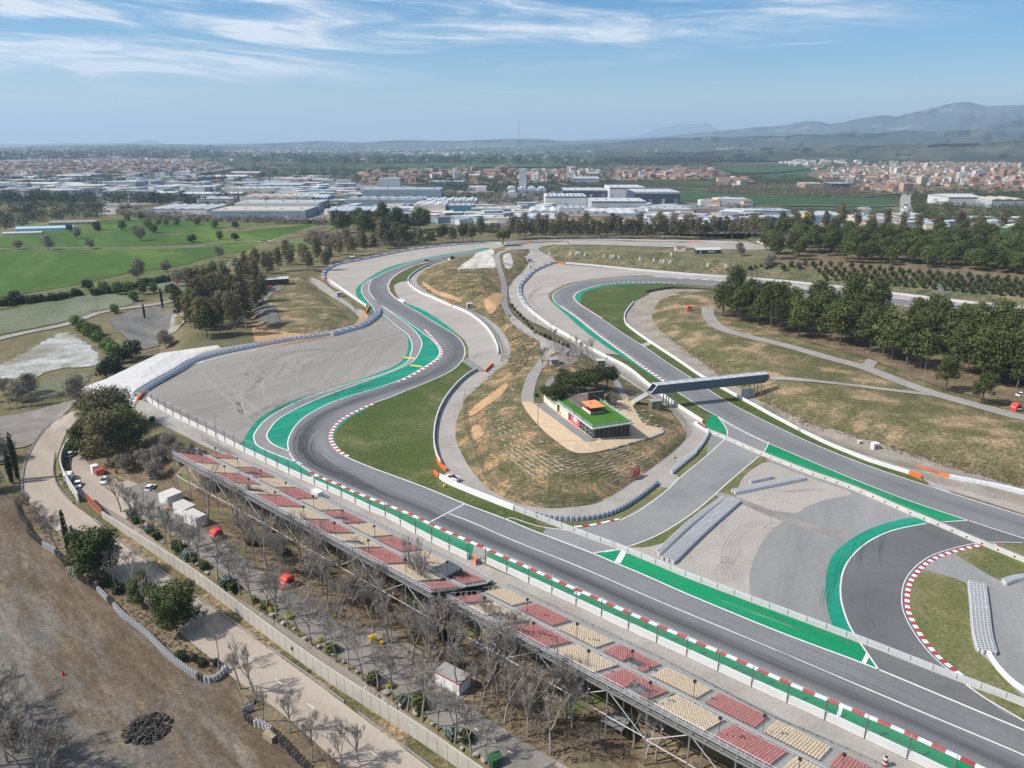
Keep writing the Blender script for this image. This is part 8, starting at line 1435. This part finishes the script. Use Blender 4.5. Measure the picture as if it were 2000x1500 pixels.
# ---------------------------------------------------------------- houses and flats
WC = [pl(c, n) for c, n in (((.56, .50, .42), 'house_cream'), ((.60, .58, .54), 'house_white'), ((.33, .19, .14), 'house_brick'), ((.56, .38, .26), 'house_ochre'), ((.50, .33, .26), 'house_pink'))]; RC_ = [pl((.27, .145, .10), 'tile_red'), pl((.23, .165, .13), 'tile_brown'), pl((.46, .44, .42), 'flat_roof')]
winm = pl((.10, .11, .13), 'window_dark')
protos = {}
def house_mesh(kind, w, r):
    k = (kind, w, r)
    if k not in protos:
        q = MB()
        if kind == 'house': q.gable((0, 0, -1), 12, 9, 7.5, 2.4, 0, 0, 1, .4, True); [q.box((x, -4.52, z), (1.1, .06, 1.3), 0, 2) for x in (-4, 0, 4) for z in (1.6, 4.6)]; q.box((3.5, 1.5, 8.2), (.8, .8, 2.2), 0, 0)
        elif kind == 'row': q.gable((0, 0, -1), 24, 10, 9, 2.4, 0, 0, 1, .4); [q.box((x, -5.02, z), (1.3, .06, 1.4), 0, 2) for x in range(-10, 11, 4) for z in (1.6, 4.4, 7.0)]
        else:
            q.box((0, 0, 8), (18, 13, 18)); q.box((0, 0, 17.15), (18.6, 13.6, .3), 0, 1); q.box((2, 1, 18.4), (5, 4, 2.2), 0, 0)
            for z in (2.2, 5.2, 8.2, 11.2, 14.2):
                for x in (-6.5, -2.2, 2.2, 6.5): q.box((x, -6.53, z), (2.0, .08, 1.5), 0, 2)
                q.box((0, -7.0, z-1.2), (8.5, 1.0, .25), 0, 0)
        protos[k] = q.mesh({'house': 'house', 'row': 'terraced_house', 'flat': 'apartment_block'}[kind], [WC[w], RC_[r], winm])
    return protos[k]
CL = [ # polygon, count, kind weights (house,row,flat), wall weights, label
 ([(1620, 336), (1700, 326), (1800, 322), (1880, 332), (1960, 350), (1960, 362), (1860, 366), (1740, 360), (1660, 360), (1600, 350)], 120, (6, 2, 1.2), (5, 5, .5, 2, .5), 'the village on the right below the mountains'), ([(1860, 330), (2010, 320), (2010, 372), (1900, 368)], 30, (4, 3, 1), (2, 2, 4, 2, 2), 'the village at the right edge'),
 ([(1680, 366), (1760, 366), (1780, 378), (1700, 376)], 12, (1, 2, 4), (3, 1, 3, 3, 1), 'the pale flats where the village meets the straight road'), ([(1195, 340), (1300, 334), (1400, 336), (1400, 346), (1290, 353), (1200, 352)], 58, (2, 3, 3.0), (2, 1, 5, 3, 1), 'the brick suburb right of the avenue'), ([(1030, 338), (1120, 334), (1180, 336), (1180, 350), (1060, 356), (1020, 350)], 34, (1, 2, 4), (2, 5, 2, 2, 1), 'the tall flats around the avenue'), ([(700, 338), (840, 334), (1000, 332), (1010, 346), (880, 358), (720, 356)], 60, (2, 3, 3.0), (2, 1, 5, 3, 1), 'the brick town left of the avenue'), ([(1400, 352), (1460, 350), (1470, 362), (1410, 362)], 16, (3, 2, .3), (3, 3, 2, 2, 1), 'the hamlet between town and fields'), ([(1360, 396), (1460, 398), (1520, 410), (1480, 414), (1380, 404)], 8, (3, 1, 0), (3, 3, 1, 2, 1), 'the farm houses at the dark green field')]
def woods(name, polys, seed, sizes, mat, label, fs=1.0, per=14):
    per = int(per*2.6); fs *= .72; polys = [(a_, int(b_*1.7)) for a_, b_ in polys]
    cl = []
    for (poly, n) in polys:
        for i, (x, y, z) in enumerate(Pn(scat(n, poly, seed+n))):
            r = random.Random(i+n).uniform(*sizes); cl.append((x, y, z+r*.55, r, r*.8))
    V, F = leafcloud(cl, len(cl)*per, fs, seed, .6); return tag(link(name, npmesh(name, V, F, mat)), label, 'woods', kind='stuff')
nh = 0; pr_ = random.Random(31)
def pick(w): return pr_.choices(range(len(w)), w)[0]
stuff_h = {}
for ci, (poly, n, kw, ww, lb) in enumerate(CL):
    pts = scat(n, poly, 100+ci, 3.0); pts.sort(key=lambda p: -p[1]); W3 = Pn(pts)
    for (x, y, z), p_ in zip(W3, pts):
        k = ('house', 'row', 'flat')[pick(kw)]; w = pick(ww); r = pick((4, 2, 1)) if k != 'flat' else 2
        me = house_mesh(k, w, r); o = link(me.name.split('.')[0], me); o.location = (x, y, z); o.rotation_euler = (0, 0, pr_.uniform(-.6, .6)); s_ = pr_.uniform(.85, 1.3)*(1 if k != 'flat' else .9); o.scale = (s_, s_, s_*pr_.uniform(.8, 1.15))
        wn = ('cream', 'white', 'brick', 'ochre', 'pinkish')[w]; kn = {'house': 'house with tiled roof', 'row': 'terraced row with tiled roof', 'flat': 'block of flats'}[k]
        tag(o, f'{wn} {kn} in {lb}'.replace('terraced row with tiled roof', 'tiled terrace'), {'house': 'house', 'row': 'house', 'flat': 'apartment block'}[k], f'{wn} {kn}s in {lb}'); nh += 1
# the far town: too many and too small to tell apart
def mass(name, poly, n, size, hgt, mats, label, seed, cat='town', wts=None):
    pts = scat(n, poly, seed); W3 = Pn(pts); q = MB(); r = random.Random(seed)
    for x, y, z in W3:
        w = size*r.uniform(.6, 1.8); d = size*r.uniform(.6, 1.4); h = hgt*r.uniform(.5, 1.5); m = r.choices(range(len(mats)), wts)[0]; a = r.uniform(-.5, .5); q.box((x, y, z+h/2-2), (w, d, h+4), a, m); q.box((x, y, z+h+.4), (w*1.03, d*1.03, .8), a, r.randrange(len(mats)))
    return tag(q.build(name, mats), label, cat, kind='stuff')
TM = WC+[RC_[0], RC_[1]]
mass('far_town', [(-40, 322), (120, 316), (260, 312), (400, 318), (440, 330), (380, 338), (200, 342), (0, 344), (-60, 338)], 900, 14, 9, TM, 'dense brownish town spread over the left horizon plain', 1, wts=(3, 1, 3, 3, 2, 3, 2)); mass('far_town', [(400, 296), (700, 290), (1000, 286), (1250, 280), (1250, 284), (1000, 292), (700, 297), (420, 302)], 420, 26, 10, WC[:2]+[RC_[1]], 'pale far suburbs strung below the low ridge', 2, wts=(3, 3, 1)); mass('far_town', [(700, 301), (880, 298), (940, 300), (930, 303), (750, 304)], 60, 50, 9, WC[:2], 'white far estate on the slope in the middle', 3); mass('far_town', [(1380, 292), (1500, 286), (1510, 291), (1400, 296)], 110, 16, 8, WC, 'small far village under the dark wood', 4); mass('far_town', [(1600, 282), (2010, 266), (2010, 272), (1650, 287)], 140, 20, 8, WC[:2], 'scattered far houses at the foot of the mountains', 5); mass('far_town', [(1520, 318), (1620, 312), (1800, 300), (1850, 300), (1840, 306), (1660, 318), (1560, 324)], 90, 26, 8, WC[:2], 'white sheds along the ridge behind the village', 6); mass('far_town', [(1780, 306), (2010, 296), (2010, 312), (1850, 316)], 130, 13, 8, TM, 'villas scattered right of the ridge sheds', 7)
def massh(poly, n, label, seed, ww, sc=1.0):
    q = MB(); r = random.Random(seed)
    for x, y, z in Pn(scat(n, poly, seed)):
        w = 9*r.uniform(.8, 2.2)*sc; q.gable((x, y, z-1), w, 8*sc, r.uniform(5, 9), 2.0, r.uniform(-.7, .7), r.choices(range(5), ww)[0], 5+r.randrange(2), .4, True)
    tag(q.build('small_houses', WC+RC_[:2]), label, 'houses', kind='stuff')
for i, (poly, n, kw, ww, lb) in enumerate(CL[:2]+CL[3:7]): massh(poly, int(n*1.7), 'small tiled houses packed between the larger ones of '+lb, 300+i, ww)
massh([(1540, 322), (1640, 318), (1800, 310), (1990, 316), (2010, 330), (1850, 326), (1600, 334)], 150, 'loose villas above the village on the right', 320, (3, 4, 1, 2, 2))
EM = [m_h['w'], m_h['s'], m_h['g'], m_h['b'], m_h['c'], RC_[1]]
mass('far_estate', [(-40, 346), (150, 342), (330, 340), (420, 346), (430, 372), (340, 384), (200, 384), (60, 380), (-40, 384)], 170, 26, 7, EM, 'jumble of small sheds and yards in the left estate', 8, 'industrial estate', wts=(3, 3, 4, 3, 3, 2)); mass('far_estate', [(430, 346), (640, 350), (700, 366), (720, 388), (640, 400), (600, 388), (480, 372)], 110, 24, 7, EM, 'jumble of small sheds left of the high-bay hall', 9, 'industrial estate', wts=(3, 3, 4, 3, 3, 2)); mass('far_estate', [(640, 395), (720, 398), (1000, 412), (1060, 398), (1180, 404), (1300, 408), (1560, 424), (1560, 446), (1300, 446), (1000, 444), (860, 436), (640, 418)], 260, 17, 6, EM, 'small sheds and yards between the large halls', 10, 'industrial estate', wts=(3, 3, 4, 3, 3, 2)); mass('far_estate', [(1580, 430), (1760, 420), (1850, 432), (1990, 420), (2010, 452), (1800, 452), (1600, 452)], 50, 14, 5, EM, 'low sheds by the motorway at the right', 11, 'industrial estate')
mass('far_town', [(-40, 292), (300, 290), (420, 292), (400, 308), (100, 312), (-40, 312)], 130, 40, 9, WC[:2]+[RC_[1]], 'thin scatter of far farms below the left horizon', 12, wts=(3, 3, 2)); mass('far_town', [(420, 300), (1180, 294), (1420, 300), (1400, 318), (900, 318), (450, 316)], 130, 22, 8, WC[:3], 'farms and hamlets dotted over the rolling plain', 13)
woods('far_woods', [([(-40, 292), (430, 288), (440, 312), (-40, 316)], 300)], 14, (14, 34), m_oak, 'blue-grey far woods below the left horizon', 9, 8)
# motorway and avenue
for px, w, z_ in (([(208, 420), (225, 405), (262, 398), (240, 386), (215, 378), (190, 374)], 24, .5), ([(1985, 448), (1880, 446), (1780, 444), (1700, 446)], 16, .6), ([(1680, 470), (1740, 446), (1768, 420), (1768, 395), (1772, 380), (1795, 364)], 16, .7), ([(1120, 364), (1060, 352), (1010, 345), (985, 355), (960, 362)], 14, .5), ([(1430, 404), (1560, 402), (1700, 404), (1760, 402)], 5, 1.5), ([(2010, 456), (1900, 452), (1800, 450)], 14, .5), ([(1380, 369), (1250, 366), (1100, 366)], 8, .4)): ribbon('motorway', px, w, m_path, z_, step=12)
# ---------------------------------------------------------------- mid-distance vegetation, a mass nobody could count
woods('far_woods', [([(-60, 395), (120, 392), (200, 400), (205, 425), (90, 432), (0, 450), (-60, 450)], 260), ([(60, 372), (180, 374), (185, 388), (60, 390)], 60)], 1, (3, 7), m_oak, 'dark woods at the left behind the dirt road', 1.3, 18)
woods('far_woods', [([(230, 405), (300, 415), (420, 426), (600, 432), (660, 432), (660, 440), (480, 436), (300, 430), (230, 420)], 260), ([(410, 388), (480, 392), (560, 378), (620, 380), (640, 372), (520, 370), (420, 376)], 110), ([(600, 455), (700, 466), (850, 470), (850, 476), (700, 484), (600, 478)], 140)], 2, (2.5, 5), m_brownl, 'leafless grey-brown woods between fields and halls', 1.3, 18)
woods('far_woods', [([(860, 376), (1000, 384), (1060, 380), (1060, 396), (960, 400), (870, 396)], 150), ([(1060, 352), (1180, 358), (1230, 368), (1100, 366)], 60), ([(900, 436), (1000, 446), (1500, 450), (1500, 458), (1000, 458), (900, 452)], 200), ([(1400, 396), (1480, 412), (1640, 416), (1740, 420), (1740, 426), (1600, 424), (1450, 420)], 90)], 3, (3, 6), m_euc, 'olive trees and hedges among the halls', 1.3, 18)
woods('far_woods', [([(1380, 362), (1480, 366), (1700, 372), (1750, 380), (1700, 388), (1500, 384), (1380, 376)], 330), ([(1560, 448), (1700, 452), (1760, 448), (1760, 460), (1560, 462)], 100)], 4, (2.5, 6), m_brownl, 'purple-grey bare woods along the stream below the village', 1.4, 16)
woods('far_woods', [([(1780, 380), (1860, 372), (1990, 378), (2010, 400), (1990, 440), (1880, 440), (1780, 430)], 330), ([(1360, 330), (1480, 344), (1620, 344), (1700, 356), (1500, 362), (1360, 352)], 180)], 5, (3, 7), m_pined, 'dark green trees right of the straight road', 1.4, 18)
woods('far_woods', [([(-60, 326), (420, 318), (700, 330), (1200, 330), (1200, 356), (900, 366), (600, 362), (300, 362), (-60, 366)], 900), ([(0, 384), (200, 386), (420, 390), (640, 398), (640, 410), (400, 400), (0, 394)], 200)], 6, (5, 12), m_oak, 'dark tree patches scattered through the far town and plain', 2.6, 14)
woods('far_woods', [([(420, 304), (1200, 298), (1400, 304), (1400, 326), (900, 322), (500, 318)], 420), ([(1180, 300), (1380, 302), (1420, 312), (1500, 318), (1200, 316)], 500), ([(1450, 300), (2010, 282), (2010, 296), (1700, 302), (1500, 314)], 900)], 7, (10, 26), m_oak, 'distant dark woods on the rolling plain', 6, 12)
woods('far_woods', [([(1600, 334), (1800, 320), (2010, 320), (2010, 376), (1760, 384), (1640, 372)], 420), ([(700, 334), (1180, 332), (1400, 332), (1400, 354), (1000, 362), (720, 362)], 200), ([(860, 360), (1000, 366), (1180, 362), (1180, 374), (1000, 382), (860, 374)], 120)], 9, (2.5, 5.5), m_oak, 'street trees and gardens among the houses', 1.5, 14)
# vehicles on the far yards: specks
mass('parked_vehicles', [(300, 410), (400, 420), (620, 425), (640, 415), (560, 430), (330, 424)], 90, 4, 1.5, [m_carw, m_cars, m_cark], 'specks of parked vans and cars around the left halls', 21, 'vehicles'); mass('parked_vehicles', [(1360, 404), (1480, 408), (1540, 424), (1700, 436), (1780, 390), (1770, 440), (1700, 452), (1500, 440)], 110, 4, 1.5, [m_carw, m_cars, m_cark], 'specks of parked vehicles around the right halls and avenue', 22, 'vehicles')
# ---------------------------------------------------------------- hills and mountains
def ridge(name, prof, dist, mat, front, back, foot=-25, rough=.10, seed=1, seg=6):
    q = spl(prof, 8); xs = np.array([a for a, b in q]); ys = np.array([b for a, b in q]); o = np.argsort(xs); xs, ys = xs[o], ys[o]
    px = np.arange(xs[0], xs[-1], seg); py = np.interp(px, xs, ys); rows = [(-front, 0), (-front*.8, .10), (-front*.6, .26), (-front*.42, .46), (-front*.28, .64), (-front*.15, .82), (-front*.06, .95), (0, 1), (back*.1, .95), (back*.4, .6), (back, 0)]
    top = []; rg = np.random.RandomState(seed); n = len(px)
    def wob(sc):
        k = max(2, int(n/sc)); return np.interp(np.linspace(0, k-1, n), np.arange(k), rg.uniform(-1, 1, k))
    V = []
    for a, f in rows:
        w = wob(7)*.9+wob(15)*.9+wob(3)*.6
        for i in range(n):
            d = ray(px[i], py[i]); h = math.hypot(d.x, d.y); R_ = dist; z = CAMH+R_*d.z/h; zz = foot+(z-foot)*min(1, max(0, f+(w[i]*rough*(1-abs(2*f-1)) if 0 < f < 1 else 0)))
            rr = R_+a+(w[i]*front*.12 if 0 < f < 1 else 0); V.append((d.x/h*rr, d.y/h*rr, zz))
    m = len(rows); F = [(j*n+i, j*n+i+1, (j+1)*n+i+1, (j+1)*n+i) for j in range(m-1) for i in range(n-1)]
    me = meshdata(name, V, F, mat); me.polygons.foreach_set('use_smooth', [True]*len(F)); return tag(link(name, me), kind='structure')
m_hill = soil('hill_forest', [(.3, (.012, .022, .016)), (.48, (.03, .042, .026)), (.58, (.09, .09, .06)), (.72, (.30, .27, .22))], .0016, .01, blend=.35)
m_hill2 = soil('hill_wood', [(.3, (.020, .030, .020)), (.5, (.035, .045, .03)), (.6, (.08, .08, .055)), (.8, (.13, .12, .08))], .003, .03, blend=.4)
ridge('mountains', [(1150, 272), (1220, 268), (1255, 262), (1290, 250), (1315, 246), (1330, 240), (1360, 242), (1385, 240), (1400, 252), (1440, 262), (1500, 270)], 33000, m_hill, 5000, 4000, rough=.14, seed=3)
ridge('mountains', [(1180, 275), (1300, 266), (1400, 256), (1430, 253), (1457, 250), (1527, 245), (1560, 239), (1583, 236), (1605, 238), (1625, 242), (1667, 234), (1700, 228), (1730, 225), (1748, 227), (1780, 220), (1807, 215), (1830, 209), (1853, 203), (1888, 199), (1910, 203), (1935, 207), (2000, 205), (2100, 212), (2250, 240), (2400, 262)], 17000, m_hill, 6500, 5000, rough=.16, seed=5, seg=4)
ridge('hills', [(1820, 268), (1880, 258), (1923, 248), (1960, 240), (2000, 231), (2080, 218), (2250, 215), (2400, 240)], 11500, m_hill, 3500, 3000, rough=.15, seed=8, seg=4)
ridge('hills', [(-250, 276), (-100, 274), (0, 281), (60, 282), (122, 279), (200, 282), (245, 280), (270, 276), (290, 273), (310, 276), (332, 284), (420, 287)], 27000, m_hill, 4000, 3000, seed=9)
ridge('hills', [(250, 287), (350, 283), (420, 283), (525, 280), (590, 277), (630, 275), (702, 278), (755, 275), (807, 274), (895, 275), (947, 273), (1017, 271), (1070, 272), (1105, 275), (1210, 272), (1330, 268), (1450, 266)], 14500, m_hill2, 3000, 3000, rough=.12, seed=10, seg=4)
ridge('hills', [(1100, 284), (1200, 278), (1300, 270), (1340, 270), (1380, 267), (1430, 268), (1475, 265), (1520, 266), (1560, 262), (1610, 263), (1650, 259), (1710, 260), (1760, 255), (1820, 257), (1895, 253), (2000, 256), (2150, 258), (2350, 262)], 8800, m_hill2, 1800, 1600, rough=.14, seed=11, seg=4)
ridge('hills', [(1180, 298), (1240, 295), (1300, 298), (1350, 297), (1422, 292), (1460, 293), (1500, 288), (1545, 290), (1580, 285), (1620, 287), (1660, 283), (1710, 285), (1755, 281), (1800, 283), (1850, 279), (1920, 279), (2000, 273), (2150, 270), (2350, 274)], 5200, m_hill2, 800, 900, foot=0, rough=.14, seed=12, seg=4)
# ---------------------------------------------------------------- air
def haze():
    x0, x1, y0, y1, z0, z1 = -42000, 42000, -3000, 45000, -60, 1150
    mb = MB(); mb.box(((x0+x1)/2, (y0+y1)/2, (z0+z1)/2), (x1-x0, y1-y0, z1-z0)); m = bpy.data.materials.new('haze_air'); m.use_nodes = True; n = m.node_tree.nodes; n.clear()
    v = n.new('ShaderNodeVolumePrincipled'); v.inputs['Color'].default_value = HAZE_COL; v.inputs['Density'].default_value = HAZE_D; v.inputs['Anisotropy'].default_value = .1
    o = n.new('ShaderNodeOutputMaterial'); m.node_tree.links.new(v.outputs[0], o.inputs['Volume']); ob = mb.build('haze', [m]); tag(ob, 'pale blue haze over the plain and the far hills', 'haze', kind='stuff')
HAZE_D = 6.8e-5; HAZE_COL = (.60, .78, 1.0, 1)
haze()
